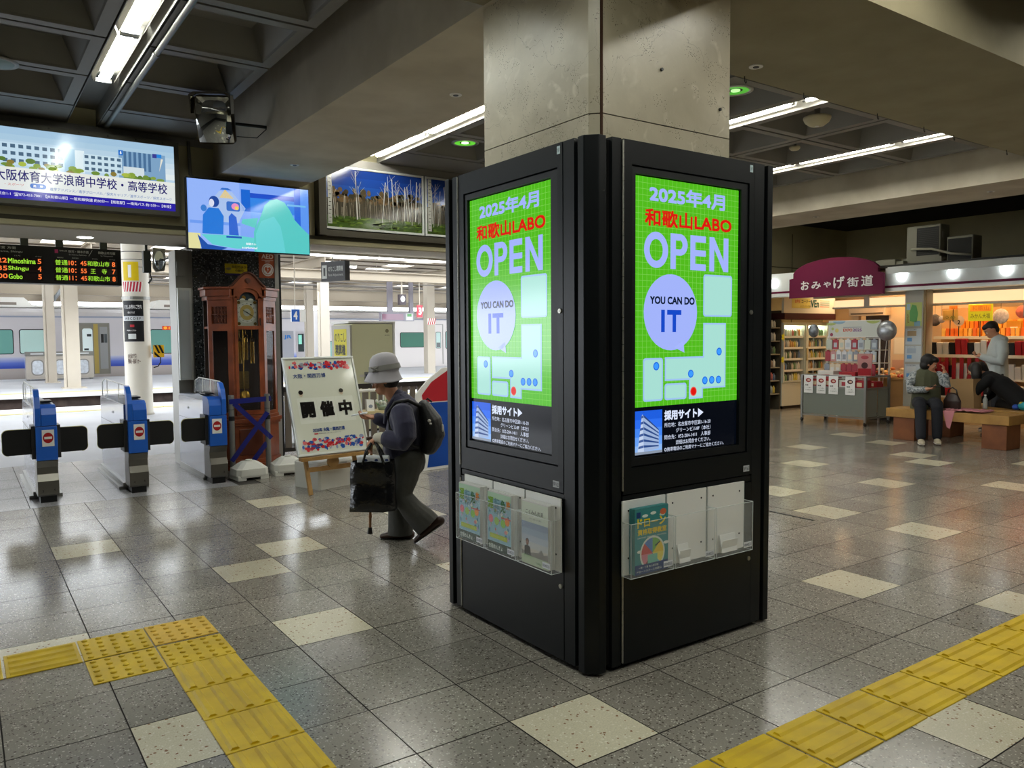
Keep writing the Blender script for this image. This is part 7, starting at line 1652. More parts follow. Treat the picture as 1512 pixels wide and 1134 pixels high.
sweep(c_, [(-0.02, 0.17, 1.3), (-0.02, 0.24, 1.18), (0.0, 0.25, 1.05), (0.1, 0.17, 1.08), (0.2, 0.08, 1.12)], [0.085, 0.078, 0.07, 0.06, 0.05]); sweep(c_, [(-0.02, -0.17, 1.3), (-0.02, -0.24, 1.18), (0.0, -0.25, 1.05), (0.1, -0.17, 1.09), (0.2, -0.09, 1.13)], [0.085, 0.078, 0.07, 0.06, 0.05])
c_.ball((-0.06, 0, 1.38), (0.08, 0.12, 0.06)); organic(c_, 'hoodie', HOOD, P, 0.012, 3)
tz = MB(); 
for s_ in (1, -1): sweep(tz, [(0, s_ * 0.09, 0.86), (0.02, s_ * 0.1, 0.48), (0, s_ * 0.1, 0.07)], [0.11, 0.085, 0.07])
organic(tz, 'trousers', flat('2a2c30'), P, 0.012, 3)
for s_ in (1, -1): shoe(P, (-0.07, s_ * 0.1, 0), (0.19, s_ * 0.11, 0), 0, 0.048, m=flat('1c1c1e'), sole=flat('c8c4c0'))
MB().box(0.27, 0.34, -0.05, 0.03, 1.15, 1.16, T=None).build('held_phone', BLACK, P); MB().tube([(0.2 + 0.0 * math.cos(R_(q)), 0.08 + 0.036 * math.cos(R_(q)), 1.12 + 0.036 * math.sin(R_(q))) for q in range(0, 361, 30)], 0.008, 6).build('wristband', BLACK, P)
# ================================================================== souvenir shop
FAS = mat('shop fascia pale', 'e2e5e0', rough=0.3); MAR = mat('maroon sign', '641a38', rough=0.5, spec=0.15)
sf = thing('shop_fascia', 'pale illuminated shop fascia with round bulbs and a maroon stripe', 'fascia', (10.4, 0, 0))
MB().box(0, 0.3, -3.0, 4.72, 2.17, 2.545).build('fascia_band', FAS, sf); MB().box(0, 0.3, 6.44, 7.98, 2.17, 2.60).build('fascia_band', FAS, sf)
MB().box(-0.004, 0, -3.0, 4.72, 2.225, 2.262).build('maroon_stripe', MAR, sf); MB().box(-0.004, 0, 6.44, 7.98, 2.235, 2.27).build('maroon_stripe', MAR, sf)
MB().box(-0.05, 0.0, -3.0, 4.66, 2.45, 2.56).build('top_lip', FAS, sf, bevel=0.004)
GL = mat('fascia bulb', 'ffffff', emit='f4fbff', es=7.0)
for y, z in ((6.86, 2.42), (4.44, 2.40), (3.64, 2.40), (2.89, 2.395), (2.14, 2.39), (1.39, 2.39)):
    MB().ball((-0.01, y, z), (0.05, 0.085, 0.085), 18, 12).build('bulb', GL, sf)
t = thing('arched_sign', 'maroon arched shop sign with white brush lettering おみやげ街道', 'sign', (10.28, 6.46, 0), -PI / 2)
pts = [(0, 2.13), (1.77, 2.13), (1.77, 2.47), (1.68, 2.50), (1.68, 2.56)] + [(0.89 + 0.82 * math.cos(R_(a_)), 2.52 + 0.27 * math.sin(R_(a_))) for a_ in range(10, 171, 10)] + [(0.08, 2.56), (0.08, 2.48), (0, 2.47)]
MB().prism(pts, 0, 0.06, 'y').build('sign_board', MAR, t)
a = Art(0.004); WB = flat('ecebe6')
x = 0.42
for ch, w_, z0, z1 in (('お', 0.15, 2.265, 2.42), ('み', 0.17, 2.27, 2.40), ('や', 0.13, 2.285, 2.385), ('げ', 0.19, 2.255, 2.46), ('街', 0.19, 2.27, 2.43), ('道', 0.19, 2.27, 2.45)):
    a.text(ch, x - 0.25, z0, x - 0.25 + w_, z1, WB, 1, 0.02); x += w_ + 0.045
a.mb.v = [(p[0] * 1.09 + 0.06, p[1], p[2]) for p in a.mb.v]
a.build('lettering', t, (0, -0.001, 0))
# shop shell
WARM = mat('shop warm wall', 'dcbf98', rough=0.6); WARMC = mat('shop ceiling cream', 'e0cfae', rough=0.6)
struct('ceiling', MB().box(10.7, 14.5, -3, 7.98, 2.5, 2.54), WARMC, 'cream low ceiling inside the souvenir shop')
struct('wall_right', MB().box(13.6, 13.7, -3, 7.98, 0, 2.5), WARM, 'warm cream back wall of the souvenir shop')
hd_ = thing('shop_header', 'warm lit header panel run above the souvenir shelves', 'header', (10.93, 0, 0))
WL = mat('warm header glow', 'f0c890', emit='ffd9a4', es=1.0)
MB().box(0, 0.06, 2.2, 4.55, 1.97, 2.13).box(0, 0.06, 4.62, 5.30, 1.97, 2.10).box(0, 0.06, 5.40, 5.98, 1.95, 2.08).build('lit_panel', WL, hd_)
MB().box(-0.01, 0.07, 0.5, 6.4, 2.13, 2.5).box(-0.01, 0.07, 4.55, 4.62, 1.94, 2.13).box(-0.01, 0.07, 5.30, 5.40, 1.94, 2.13).box(-0.02, 0.07, 0.5, 6.0, 1.93, 1.96).build('panel_frame', mat('header frame', 'c4b8a4', rough=0.5), hd_)
# warm spot lamps in the shop ceiling
for k, (x, y, s_) in enumerate(((11.2, 3.9, 1), (11.2, 2.8, 1), (11.4, 5.2, 1), (12.6, 4.0, 1), (12.4, 6.6, 0.6), (11.2, 1.4, 1), (12.6, 6.9, .8))):
    t = thing('shop_downlight', 'warm lit ceiling lamp in the shop, %s' % ['over the orange sweets', 'over the right-hand shelves', 'over the bread table', 'towards the back wall', 'before the drinks fridges', 'at the far right', 'beside the fridge wall'][k], 'ceiling light', (x, y, 2.5))
    MB().cyl((0, 0, -0.02), (0, 0, 0), 0.12, n=16).build('lamp', mat('warm lamp %.1f' % s_, 'ffe0b0', emit='ffd29a', es=105 * s_), t)
    MB().lathe([(0.12, 0), (0.12, -0.03), (0.14, -0.03), (0.14, 0)], n=16, caps=False).build('rim', WHITE, t)
for k, (y, z0) in enumerate(((3.05, 2.0),)):
    pass
# drinks fridges
def goods(mb_list, x0, x1, y, z, h, n, r_, cols, parent, mats, nm, depth=0.06):
    w_ = (x1 - x0) / n
    for k in range(n):
        c = r_.choice(mats); hh = h * r_.uniform(0.8, 1.0)
        MB().lathe([(w_ * 0.4, 0), (w_ * 0.42, hh * 0.7), (w_ * 0.2, hh * 0.88), (w_ * 0.2, hh)], n=8, T=Matrix.Translation((x0 + w_ * (k + .5), y, z))).build(nm, c, parent)
drk = [flat(c) for c in ('d8c860', '7c9c70', 'c07068', 'e0dccf', '9c8470', '6c84a8', 'd8a868', 'ece8dc', '545c58', 'a8b4b8', 'dcdccc', 'c8d0c8')]
r7 = random.Random(77)
NTH = ['first', 'second', 'third', 'fourth', 'fifth', 'sixth', 'seventh', 'eighth', 'ninth', 'tenth', 'eleventh', 'twelfth', 'thirteenth', 'fourteenth', 'fifteenth', 'sixteenth', 'seventeenth', 'eighteenth', 'nineteenth', 'twentieth', 'twenty-first', 'twenty-second']
for i, x in enumerate((11.24, 12.02, 13.6)):
    if i == 2: break
    t = thing('drinks_fridge', ['white glass-front drinks fridge, left one, beside the kiosk edge', 'white glass-front drinks fridge, right one, behind the balloon'][i], 'fridge', (x, 7.29, 0))
    w_ = 0.77
    FW = mat('fridge white', 'd0d4c8', rough=0.35)
    fr_ = MB().box(0, 0.05, 0, 0.7, 0.06, 1.72).box(w_ - 0.05, w_, 0, 0.7, 0.06, 1.72).box(0.05, w_ - 0.05, 0, 0.7, 1.66, 1.72).box(0.05, w_ - 0.05, 0, 0.7, 0.06, 0.52).box(0.05, w_ - 0.05, 0.66, 0.7, 0.52, 1.66)
    fr_.build('cabinet', FW, t)
    MB().box(0.05, w_ - 0.05, 0.02, 0.68, 0.0, 0.06).build('plinth', BLACK, t)
    MB().box(0.05, w_ - 0.05, 0.3, 0.34, 1.6, 1.65).build('inner_lamp', mat('fridge lamp', 'ffffff', emit='f6ffe0', es=30), t)
    for k in range(5):
        z = 0.54 + k * 0.225
        sh = MB().box(0.05, w_ - 0.05, 0.05, 0.6, z - 0.012, z).box(0.05, w_ - 0.05, 0.03, 0.05, z - 0.03, z + 0.012).build('shelf', mat('shelf white', 'dfe3dc', rough=0.4), t)
        goods(None, 0.07, w_ - 0.07, 0.10, z, 0.17, 9, r7, None, sh, drk, 'drink_bottle')
    MB().box(-0.0, 0.03, -0.03, 0.0, 0.53, 1.7).box(w_ - 0.03, w_, -0.03, 0.0, 0.53, 1.7).box(0.03, w_ - 0.03, -0.03, 0, 1.67, 1.7).box(0.03, w_ - 0.03, -0.03, 0, 0.53, 0.56).build('door_frame', FW, t)
    MB().box(w_ - 0.035, w_ - 0.02, -0.06, -0.03, 0.95, 1.2).build('door_handle', flat('c8b888'), t)
    if i == 0:
        for z in (1.43, 0.98): Art(0.003).poly([(-0.03 + 0.06 * (1 if q % 2 else .5) * math.cos(R_(q * 30)), z + 0.09 * (1 if q % 2 else .6) * math.sin(R_(q * 30))) for q in range(12)], flat('d8dc30'), 1).build('star_sticker', t, (0, -0.032, 0))
t = thing('shop_band_sign', 'white and green lettered sign band above the drinks fridges', 'sign', (11.15, 7.2, 1.90))
MB().box(0, 1.7, 0, 0.05, 0, 0.34).build('sign_board', flat('c8cac4'), t)
GRN = flat('14504a')
a = Art(0.002).text('VEn', 0.86, 0.12, 1.14, 0.27, GRN, 1, 0.03)
for z, c in ((0.13, 'b05040'), (0.17, '2c3a3c'), (0.21, '2c3a3c'), (0.25, 'b07050')): a.rect(1.18, z, 1.5, z + 0.015, flat(c), 1)
a.rect(0.24, 0.1, 0.84, 0.3, flat('d0c870'), 2).text('コーナー', 0.55, 0.2, 0.85, 0.27, flat('20281c'), 3, 0.02).text('お弁当', 0.34, 0.2, 0.5, 0.27, flat('c05040'), 3, 0.02).text('おにぎり・ドリンク販売中', 0.52, 0.12, 0.88, 0.16, flat('5c6030'), 3)
a.build('sign_print', t, (0, -0.001, 0)); MB().box(0.0, 1.7, -0.02, 0.3, -0.12, -0.0).build('dark_valance', flat('3c1c20'), t)
t = thing('side_shelf', 'dark glazed shelf unit at the left edge of the shop, beside the kiosk', 'shelf', (10.73, 7.3, 0))
MB().box(0, 0.03, 0, 0.6, 0, 1.95).box(0.45, 0.48, 0, 0.6, 0, 1.95).box(0.03, 0.45, 0.56, 0.6, 0, 1.95).build('case', flat('4c483c'), t)
for k in range(6): s2 = MB().box(0.03, 0.45, 0, 0.56, 0.3 + k * 0.26, 0.32 + k * 0.26).build('shelf', flat('8c8878'), t); goods(None, 0.05, 0.43, 0.1, 0.32 + k * 0.26, 0.16, 5, r7, None, s2, drk, 'drink_bottle')
Art(0.002).rect(-0.25, 0.75, -0.05, 1.95, flat('dcdcd8'), 1).text('ご案内', -0.2, 1.5, -0.1, 1.56, flat('3c64a0'), 2).build('white_notice', t, (0, -0.02, 0))
MB().box(-0.26, -0.0, -0.018, 0.0, 0.0, 2.0).build('end_panel', flat('b8b4a4'), t)

# wheeled display cart
t = thing('display_cart', 'wheeled steel display cart with grey panels and gift boxes on top', 'cart', (9.72, 4.62, 0))
cx1, cy1 = 0.68, 1.15
post = MB()
for x, y in ((0, 0), (cx1, 0), (0, cy1), (cx1, cy1)): 
    MB().box(x - 0.018, x + 0.018, y - 0.018, y + 0.018, 0.09, 0.80).build('corner_post', STEELD, t)
    c_ = MB().lathe([(0.032, -0.012), (0.032, 0.012)], n=16, T=Matrix.Translation((x, y, 0.032)) @ Matrix.Rotation(PI / 2, 4, 'X')).build('caster', flat('2c2c2e'), t); MB().box(x - 0.012, x + 0.012, y - 0.016, y + 0.016, 0.05, 0.09).build('caster_fork', STEELD, c_)
rl = MB()
for z in (0.12, 0.60, 0.79): rl.box(0, cx1, -0.012, 0.012, z - 0.012, z + 0.012).box(0, cx1, cy1 - 0.012, cy1 + 0.012, z - 0.012, z + 0.012).box(-0.012, 0.012, 0, cy1, z - 0.012, z + 0.012).box(cx1 - 0.012, cx1 + 0.012, 0, cy1, z - 0.012, z + 0.012)
rl.build('rails', STEELD, t)
PG = mat('cart grey cloth', '7b8078', rough=0.7)
MB().box(0.0, 0.006, 0.02, cy1 - 0.02, 0.14, 0.585).build('long_panel', PG, t); MB().box(0.02, cx1 * 0.5, 0, 0.006, 0.14, 0.585).build('short_panel', PG, t); MB().box(cx1 * 0.55, cx1 - 0.02, 0, 0.006, 0.14, 0.585).build('short_panel', PG, t)
MB().box(0.01, cx1 - 0.01, 0.01, cy1 - 0.01, 0.585, 0.60).build('tray', flat('8c8c84'), t)
# price cards on the long side
for k, (y, s2) in enumerate(((1.02, 0), (0.78, 0), (0.555, 0), (0.255, 1))):
    c2 = thing('price_card', 'white price card clipped to the cart rail, %s' % ['leftmost with a red cake picture', 'second from the left', 'third from the left', 'rightmost with a dark box picture'][k], 'card', (9.72 - 0.018, 4.62 + y, 0.49), -PI / 2)
    MB().box(-0.085, 0.085, 0, 0.003, 0, 0.30).build('card', PAPERW, c2)
    Art(0.001).ell(0, 0.215, 0.05, 0.035, flat('9c2c2c' if not s2 else '4c2430'), 1, 16).ell(0.005, 0.215, 0.028, 0.016, flat('e0c8b0'), 2, 12).text('銘菓', -0.06, 0.12, 0.0, 0.145, flat('303030'), 1, 0.02).text('1,080円', -0.05, 0.04, 0.06, 0.06, flat('505050'), 1).text('こしあん', -0.03, 0.08, 0.06, 0.1, flat('505050'), 1).build('card_print', c2, (0, -0.001, 0))
redm, whm, pkm = flat('9c1c24'), flat('dcd8d0'), flat('c87c84')
for k, (x, y, z, sx, sy, sz, m_) in enumerate(((0.12, 0.95, .60, .2, .22, .13, redm), (0.12, 0.66, .60, .2, .22, .14, redm), (0.12, 0.38, .60, .2, .2, .13, whm), (0.12, 0.12, .60, .2, .18, .13, redm), (0.4, 0.9, .60, .24, .3, .26, whm), (0.4, 0.5, .60, .24, .3, .25, redm), (0.12, 0.95, .735, .18, .2, .06, whm), (0.12, 0.5, .745, .18, .26, .06, whm), (0.5, 0.15, .60, .2, .2, .1, redm), (0.12, 0.12, .735, .16, .16, .05, pkm))):
    o = thing('gift_box', '%s gift box on the cart, %s' % ({redm: 'dark red', whm: 'white', pkm: 'pink'}[m_], ['front row far left', 'front row second', 'front row third', 'front row right end', 'back row left', 'back row right', 'on the far left box', 'on the middle boxes', 'back corner by the bench', 'on the right end box'][k]), 'box', (9.72 + x, 4.62 + y, z), 0, 'gift boxes on the cart')
    MB().cbox(-sx / 2, sx / 2, -sy / 2, sy / 2, 0, sz, 0.004).build('carton', m_, o); MB().box(-sx / 2 - 0.002, -sx / 2, -sy / 4, sy / 4, sz * .25, sz * .75).build('box_label', flat('e4d0b0') if m_ is not whm else flat('b04048'), o)
t = thing('snack_box_display', 'tall pink and red illustrated box sign on the cart corner', 'display', (9.9, 4.75, 0.80), -PI / 2 + 0.3)
MB().prism([(-0.1, 0), (0.1, 0), (0.115, 0.36), (-0.115, 0.36)], 0, 0.03, 'y').build('board', flat('c08c88'), t); Art(0.001).rect(-0.1, 0.01, 0.1, 0.12, flat('9c2028'), 1).ell(0, 0.17, 0.05, 0.05, flat('4c3030'), 2, 14).ell(0, 0.3, 0.06, 0.03, flat('b05058'), 1, 14).build('board_print', t, (0, -0.001, 0))

# merchandise rack with EXPO board and hanging packs
t = thing('merchandise_rack', 'tiered rack of hanging souvenir packs behind the cart', 'rack', (10.45, 4.82, 0))
for x, y in ((0, 0), (0, 0.95), (0.3, 0), (0.3, 0.95)): MB().box(x - 0.012, x + 0.012, y - 0.012, y + 0.012, 0, 1.45).build('post', WHITE, t)
for z in (0.75, 0.98, 1.2, 1.4): MB().box(-0.015, 0.3, 0, 0.95, z, z + 0.012).build('shelf', flat('c8c8c0'), t)
exb = thing('expo_board', 'white board with pastel corners reading EXPO2025 above the souvenir rack', 'sign', (10.41, 5.74, 1.42), -PI / 2)
MB().box(0, 0.95, 0, 0.02, 0, 0.29).build('board', PAPERW, exb)
Art(0.001).rect(0.01, 0.01, 0.94, 0.28, flat('c8ccc4'), 1).ell(0.05, 0.25, 0.1, 0.04, flat('a8b468'), 2, 12, 180, 360).ell(0.2, 0.28, 0.12, 0.05, flat('8ca8bc'), 2, 12, 180, 360).ell(0.82, 0.28, 0.12, 0.05, flat('a8b468'), 2, 12, 180, 360).ell(0.16, 0.12, 0.035, 0.035, flat('d0c070'), 2, 14).ell(0.08, 0.15, 0.025, 0.025, flat('a8b468'), 2, 14).ell(0.06, 0.05, 0.03, 0.03, flat('8c3c50'), 2, 12).text('EXPO', 0.28, 0.10, 0.45, 0.15, flat('c8503c'), 3, 0.03).text('2025', 0.46, 0.10, 0.62, 0.15, flat('7c4c8c'), 3, 0.03).rect(0.28, 0.17, 0.62, 0.178, flat('7c8c9c'), 3).build('board_print', exb, (0, -0.001, 0))
pk = [flat(c) for c in ('e0e0dc', 'd4d8dc', 'c89898', 'b8c4cc', 'dcd0b8', 'c0c8bc', 'a03c48', '8c94a0')]
pack_me = {}
for row, (z, h, n_) in enumerate(((1.22, 0.16, 8), (1.01, 0.17, 9), (0.77, 0.19, 9))):
    for k in range(n_):
        c = r7.choice(pk); w_ = 0.95 / n_ * 0.9; key = (row, c.name)
        if key not in pack_me:
            m5 = MB().prism([(-w_ / 2, 0), (w_ / 2, 0), (w_ / 2, h), (w_ * .2, h), (w_ * .2, h + .02), (-w_ * .2, h + .02), (-w_ * .2, h), (-w_ / 2, h)], 0, 0.02, 'y'); m5.box(-w_ * .3, w_ * .3, -0.002, 0, h * .2, h * .7, mi=1); pack_me[key] = m5.mesh('pack', [c, r7.choice(pk)])
        o = bpy.data.objects.new('souvenir_pack', pack_me[key]); COL.objects.link(o); o.location = (10.45 - 0.03 - 0.02 * row, 4.86 + 0.95 * k / n_ + 0.04, z); o.rotation_euler = (0, 0, -PI / 2 + r7.uniform(-.1, .1))
        tag(o, '%s hanging souvenir pack from the right, %s row of the rack' % (NTH[k], ['top', 'middle', 'bottom'][row]), 'souvenir', 'souvenir packs on the rack')
# balloons
for k, (x, y, z, r2, l, c) in enumerate(((10.3, 5.96, 1.54, 0.12, 'silver foil balloon with dark patches left of the expo board', '9aa0a8'), (10.3, 4.62, 1.53, 0.165, 'large silver foil balloon with lettering right of the expo board', 'a8aaac'))):
    t = thing('balloon', l, 'balloon', (x, y, z)); FO = mat('silver foil %d' % k, c, rough=0.3, metal=0.6, col2='6c7078' if k == 0 else '94969a', nscale=14, bump=0.3, bscale=18)
    MB().ball((0, 0, 0), (r2 * .6, r2 * (0.78 if k == 0 else 1.0), r2), 18, 12).build('foil', FO, t); MB().cyl((0, 0, -r2), (0, 0.05 if k else 0, -r2 - 0.7), 0.004, n=6).build('stick', WHITE, t)
# bread table
t = thing('bread_table', 'pale wooden table piled with wrapped sweets right of the cart', 'table', (10.9, 4.54, 0))
MB().box(0, 0.68, 0, 0.7, 0.12, 0.70).build('front_cabinet', mat('beech wood pale', 'c89a60', rough=0.5), t); MB().box(-0.03, 0.73, -0.03, 0.78, 0.70, 0.73).build('table_top', mat('beech wood pale', 'c89a60'), t); MB().box(0.03, 0.67, 0.03, 0.72, 0, 0.12).build('plinth', flat('2c241c'), t)  # plain pale beech colour
sw = [flat(c) for c in ('d8b070', 'e4c890', 'c87840', 'dcd0b0', 'b84838', 'e8dcc0')]
sme = [MB().ball((0, 0, 0.03), (0.05, 0.035, 0.028), 8, 6).mesh('sweet', c) for c in sw]
for k in range(46):
    o = bpy.data.objects.new('wrapped_sweet', r7.choice(sme)); COL.objects.link(o); o.location = (10.93 + r7.uniform(0, 0.6), 4.58 + r7.uniform(0, 0.66), 0.731 + 0.05 * (k % 3) * (1 if k > 15 else 0)); o.rotation_euler = (0, 0, r7.uniform(0, 3)); tag(o, 'small wrapped sweet in the heap on the pale wooden table', 'sweet', 'wrapped sweets on the table')
# air conditioner, cream wall panel, dark doorway
t = thing('air_conditioner', 'cream wall air conditioner unit above the shop doorway', 'air conditioner', (11.98, 5.5, 1.82))
MB().cbox(-0.2, 0, 0, 0.72, 0, 0.2, 0.01).build('case', mat('cream unit', 'dcc8ac', rough=0.5), t); MB().box(-0.203, -0.2, 0.04, 0.68, 0.02, 0.05).build('air_slot', flat('6c5c48'), t)
pt = thing('partition_wall', 'cream shop partition with doorway and notices behind the rack', 'partition', (12.0, 4.7, 0))
MB().box(0, 0.08, 0.4, 0.85, 0, 2.5).box(0, 0.08, 1.45, 1.6, 0, 2.5).box(0, 0.08, 0.85, 1.45, 1.82, 2.5).box(0, 0.08, -0.6, 0.4, 0, 2.5).build('wall_panel', WARM, pt)
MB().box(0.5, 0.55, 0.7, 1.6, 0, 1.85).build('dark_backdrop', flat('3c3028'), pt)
Art(0.001).rect(0.1, 1.1, 0.33, 1.42, flat('d4c4a8'), 1).rect(0.115, 1.115, 0.315, 1.405, flat('e4d8c0'), 2).rect(0.08, 0.82, 0.33, 1.0, flat('c89a80'), 1).build('notices', pt, (-0.002, 0.85, 0), -PI / 2)
MB().cyl((-0.25, 0.25, 1.78), (-0.25, 0.25, 1.98), 0.06, n=12).build('camera', flat('4c4438'), pt)
# post with map posters
t = thing('shop_post', 'shop pillar covered with a green map poster and white notices', 'pillar', (10.62, 4.2, 0))
MB().box(0, 0.3, 0, 0.30, 0, 2.17).build('post_body', mat('post grey', 'a8a498', rough=0.5), t); MB().box(-0.012, 0.012, -0.05, -0.02, 0, 2.17).build('brass_strip', flat('8c7448'), t)
a = Art(0.001).rect(0.02, 1.6, 0.28, 1.98, flat('b8c470'), 1).poly([(0.09, 1.68), (0.2, 1.66), (0.22, 1.8), (0.19, 1.93), (0.12, 1.95), (0.08, 1.82)], flat('5c9c54'), 2).rect(0.03, 1.86, 0.09, 1.96, flat('a8c8d4'), 2).rect(0.16, 1.6, 0.26, 1.68, flat('88b4c4'), 2)
for k, z in enumerate((1.30, 1.02, 0.72)): a.rect(0.02, z, 0.28, z + 0.26, flat('c4ccd0'), 1).rect(0.05, z + 0.14, 0.2, z + 0.22, flat(['b09878', 'a8b4c0', 'd0d4d4'][k]), 2).rect(0.05, z + 0.05, 0.13, z + 0.11, flat('6c9cd0'), 2).text('きっぷのご案内', 0.05, z + 0.235, 0.2, z + 0.25, flat('404c5c'), 2)
a.text('和歌山', 0.04, 1.64, 0.075, 1.8, flat('8c3c28'), 3).build('posters', t, (-0.002, 0.30, 0), -PI / 2)
MB().box(0.0, 0.25, -0.02, 0.28, 2.17, 2.2).build('grey_head', flat('6c7074'), t)
# lit sweet shelves
t = thing('display_shelves', 'stepped display shelves of orange sweets and red striped boxes in the shop', 'shelves', (11.25, 1.9, 0))
for x, z, h in ((0.0, 0.42, 0.03), (0.12, 0.72, 0.03), (0.1, 1.08, 0.05), (0.3, 1.38, 0.05)): MB().box(x, x + 0.45, 0, 2.6, z, z + h).build('shelf', mat('shelf cream', 'dcd4bc', rough=0.5), t)
MB().box(0.55, 0.6, 0, 2.6, 0, 1.9).build('back_panel', mat('beech wood pale', 'c89a60'), t); MB().box(0.02, 0.5, 0, 2.6, 0, 0.42).build('base_cabinet', mat('beech wood pale', 'c89a60'), t)
for k in range(10): MB().box(0.09, 0.1, 1.4 + k * 0.12, 1.4 + k * 0.12 + (0.06), 0.45, 1.08).build('red_stripe', flat('8c1820'), t)
or_ = [flat(c) for c in ('e88c28', 'f0a840', 'f4c060', 'e8742c')]
ome = [MB().cbox(-0.03, 0.03, -0.028, 0.028, 0, 0.13, 0.006).mesh('orange_pack', c) for c in or_]
for row, (x, z) in enumerate(((11.62, 1.43), (11.75, 1.43), (11.7, 1.56))):
    for k in range(22 if row < 2 else 14):
        o = bpy.data.objects.new('orange_pack', r7.choice(ome)); COL.objects.link(o); o.location = (x, 2.85 + 0.072 * k + (0.3 if row == 2 else 0), z); o.rotation_euler = (0, 0, r7.uniform(-.3, .3)); tag(o, '%s orange sweet packet from the right, %s' % (NTH[k], ['front row of the upper shelf', 'back row of the upper shelf', 'stacked top row'][row]), 'packet', 'orange packets on the upper shelf')
wme = [MB().cbox(-0.03, 0.03, -0.045, 0.045, 0, h, 0.004).mesh('sweet_box', flat(c)) for c, h in (('dcd8cc', 0.24), ('dcd8cc', 0.2), ('a01820', 0.22), ('1c1c1c', 0.2), ('b02828', 0.26))]
for row, (x, z) in enumerate(((11.40, 1.13), (11.30, 0.45), (11.42, 0.75))):
    for k in range(15):
        o = bpy.data.objects.new('sweet_box', r7.choice(wme)); COL.objects.link(o); o.location = (x, 3.0 + 0.1 * k, z); o.rotation_euler = (0, R_(-8), r7.uniform(-.1, .1)); tag(o, '%s upright sweet box from the right on the %s striped shelf' % (NTH[k], ['top', 'bottom', 'middle'][row]), 'box', 'sweet boxes on the striped shelves')
for l, y, z, w_, h_, c, txt in (('yellow and orange handwritten shop sign over the orange packets', 3.82, 1.67, 0.37, 0.27, 'd8e020', 'みかん大福'), ('tan handwritten card left of the round price sign', 4.22, 1.69, 0.24, 0.17, 'c8a458', 'うめ'), ('small orange card leaning above the tan card', 4.12, 1.87, 0.13, 0.06, 'e08838', '特選')):
    t = thing('handwritten_sign', l, 'sign', (11.28, y, z), -PI / 2 + 0.02)
    MB().cbox(0, w_, 0, 0.006, 0, h_, 0.003).build('card', flat(c), t); aa = Art(0.001)
    if w_ > .3: aa.rect(0.03, h_ * .58, w_ - 0.03, h_ * .95, flat('f0a820'), 1).text('和歌山', 0.06, h_ * .64, w_ - .06, h_ * .9, flat('d87818'), 2)
    aa.text(txt, 0.04, h_ * .15, w_ - 0.04, h_ * .45, flat('4c6418'), 2).build('card_print', t, (0, -0.001, 0)); MB().box(w_ / 2 - 0.006, w_ / 2 + 0.006, 0.0, 0.01, -0.25 if z < 1.8 else -0.2, 0).build('clip_stand', BLACK, t)
t = thing('round_price_sign', 'round cream price sign with a black 2 between the cards', 'sign', (11.3, 3.97, 1.68), -PI / 2)
MB().cyl((0, 0, 0), (0, 0.006, 0), 0.085, n=20).build('disc', flat('e0c8a8'), t); Art(0.001).text('2', -0.02, -0.055, 0.025, 0.01, BLACK, 1, 0.03).build('figure', t, (0, -0.001, 0)); MB().box(-0.006, 0.006, 0, 0.01, -0.25, -0.085).build('clip_stand', BLACK, t)
for k, (y, z, r2, c, l) in enumerate(((4.38, 1.70, 0.1, '6c6460', 'round dark patterned fan hanging beside the shop post'), (4.27, 1.71, 0.06, 'd0c8c4', 'small round white badge next to the dark fan'), (3.36, 1.74, 0.12, 'd8ccc4', 'round pale hat-shaped cushion right of the yellow sign'), (3.05, 1.80, 0.1, 'd87058', 'pinkish red soft toy pile at the upper right of the shop'))):
    t = thing('hanging_souvenir', l, 'souvenir', (11.35, y, z)); MB().ball((0, 0, 0), (0.03, r2, r2), 16, 10).build('disc', mat('souvenir ' + c, c, rough=0.7, noise=0.35, nscale=25), t); MB().cyl((0, 0, r2), (0, 0, 0.3), 0.003, n=5).build('cord', BLACK, t)
for k, (y, z, w_, h_, c, l) in enumerate(((3.28, 1.42, 0.22, 0.24, 'c88820', 'open mustard carton on the upper shelf behind the man'), (2.95, 1.42, 0.2, 0.16, 'd87c28', 'orange carton at the right end of the upper shelf'))):
    t = thing('carton', l, 'box', (11.7, y, z + .01)); MB().cbox(-0.08, 0.08, -w_ / 2, w_ / 2, 0, h_, 0.005).build('carton_body', flat(c), t); MB().box(-0.083, -0.08, -w_ / 4, w_ / 4, 0.03, h_ * .6).build('box_label', flat('e4dcc4'), t)
t = thing('notice_frame', 'pale framed notice board at the top right of the shop', 'notice', (11.0, 2.9, 1.72), -PI / 2); MB().box(0, 0.5, 0, 0.02, 0, 0.22).build('board', flat('a8aca8'), t); Art(0.001).rect(0.02, 0.02, 0.48, 0.2, flat('b8bcb8'), 1).text('お知らせ', 0.05, 0.1, 0.3, 0.16, flat('7c807c'), 2).build('notice_print', t, (0, -0.001, 0)); MB().cyl((0.25, 0.01, 0.22), (0.25, 0.01, 0.78), 0.004, n=5).build('cord', BLACK, t)
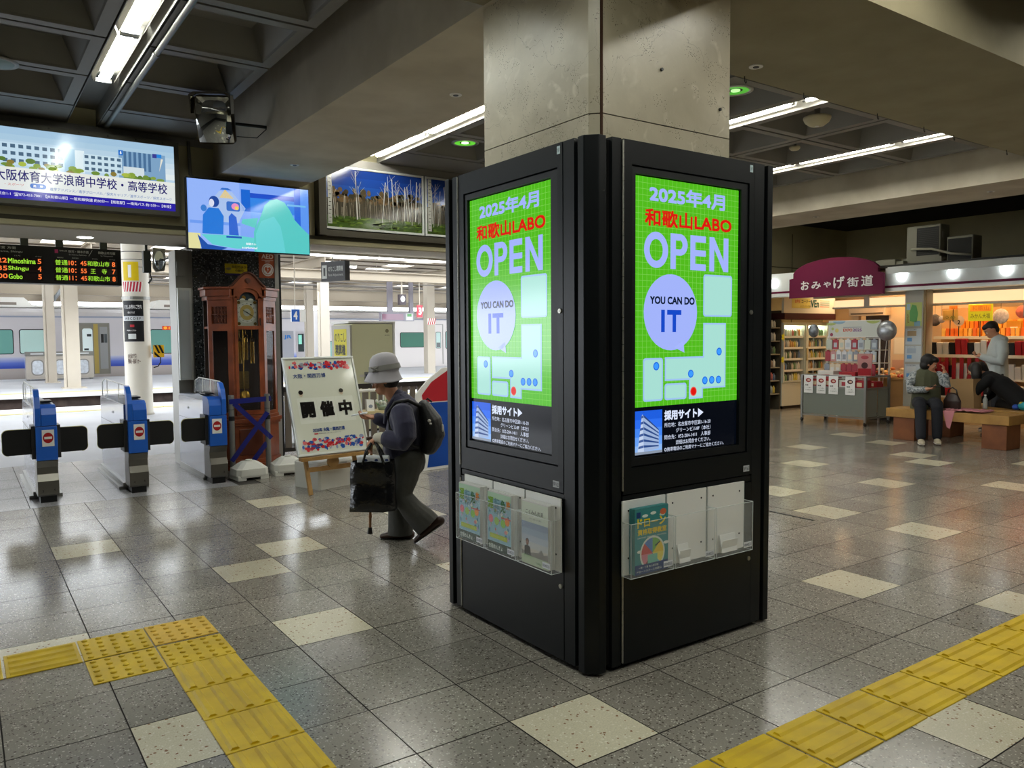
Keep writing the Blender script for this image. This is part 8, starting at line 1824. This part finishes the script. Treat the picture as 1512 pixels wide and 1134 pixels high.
# outdoor units on the shop roof
MET = mat('unit cream metal', '9c9a88', rough=0.5)
struct('trim_8', MB().box(10.45, 13.5, 1.5, 6.4, 2.56, 2.60), flat('3c3a34'), 'dark roof deck of the shop')
t = thing('condenser_unit', 'tall cream air-conditioning condenser on the shop roof', 'air conditioner', (10.9, 4.1, 2.72))
MB().cbox(0, 0.3, 0, 0.55, 0, 0.52, 0.01).build('case', MET, t); MB().box(-0.01, 0.31, -0.03, 0.6, -0.11, 0.0).build('mounting_frame', MET, t); Art(0.002).rect(0.02, 0.05, 0.12, 0.44, flat('b0ae9c'), 1).rect(0.04, 0.3, 0.08, 0.4, flat('d0d0c8'), 2).build('side_panel', t, (0, 0.0, 0))
fg = MB()
for k in range(14): fg.box(-0.006, 0, 0.03, 0.36, 0.05 + k * 0.03, 0.06 + k * 0.03)
fg.build('fan_grille', flat('3c3c38'), t, kind='stuff'); MB().box(-0.004, -0.001, 0.02, 0.38, 0.03, 0.48).build('grille_back', flat('24241f'), t)
t = thing('condenser_unit', 'low dark-grilled condenser right of the tall unit on the shop roof', 'air conditioner', (10.95, 3.62, 2.6))
MB().cbox(0, 0.3, 0, 0.40, 0, 0.42, 0.01).build('case', MET, t); MB().box(-0.004, -0.001, 0.02, 0.38, 0.03, 0.38).build('grille_back', flat('24241f'), t)
tag(MB().tube([(10.87, 4.55, 2.86), (10.83, 4.45, 2.86), (10.83, 4.2, 2.84), (10.85, 3.9, 2.74), (10.85, 3.6, 2.70)], 0.02, 8).build('refrigerant_hose', flat('c0bca8')), 'cream hoses looping between the two roof condensers', 'hose')
t = thing('control_box', 'small cream control box with cut-outs on the shop roof edge', 'box', (10.75, 4.75, 2.6)); MB().cbox(0, 0.2, 0, 0.35, 0, 0.12, 0.01).build('case', MET, t); MB().box(0.02, 0.18, -0.12, 0.0, 0, 0.08).build('bracket', MET, t)
# distant floor hatch frame
tag(MB().box(3.42, 3.44, 1.28, 2.0, 0.0, 0.004).build('floor_hatch_strip', flat('3c3c3a')), 'dark metal strip of a floor hatch right of the kiosk', 'hatch')
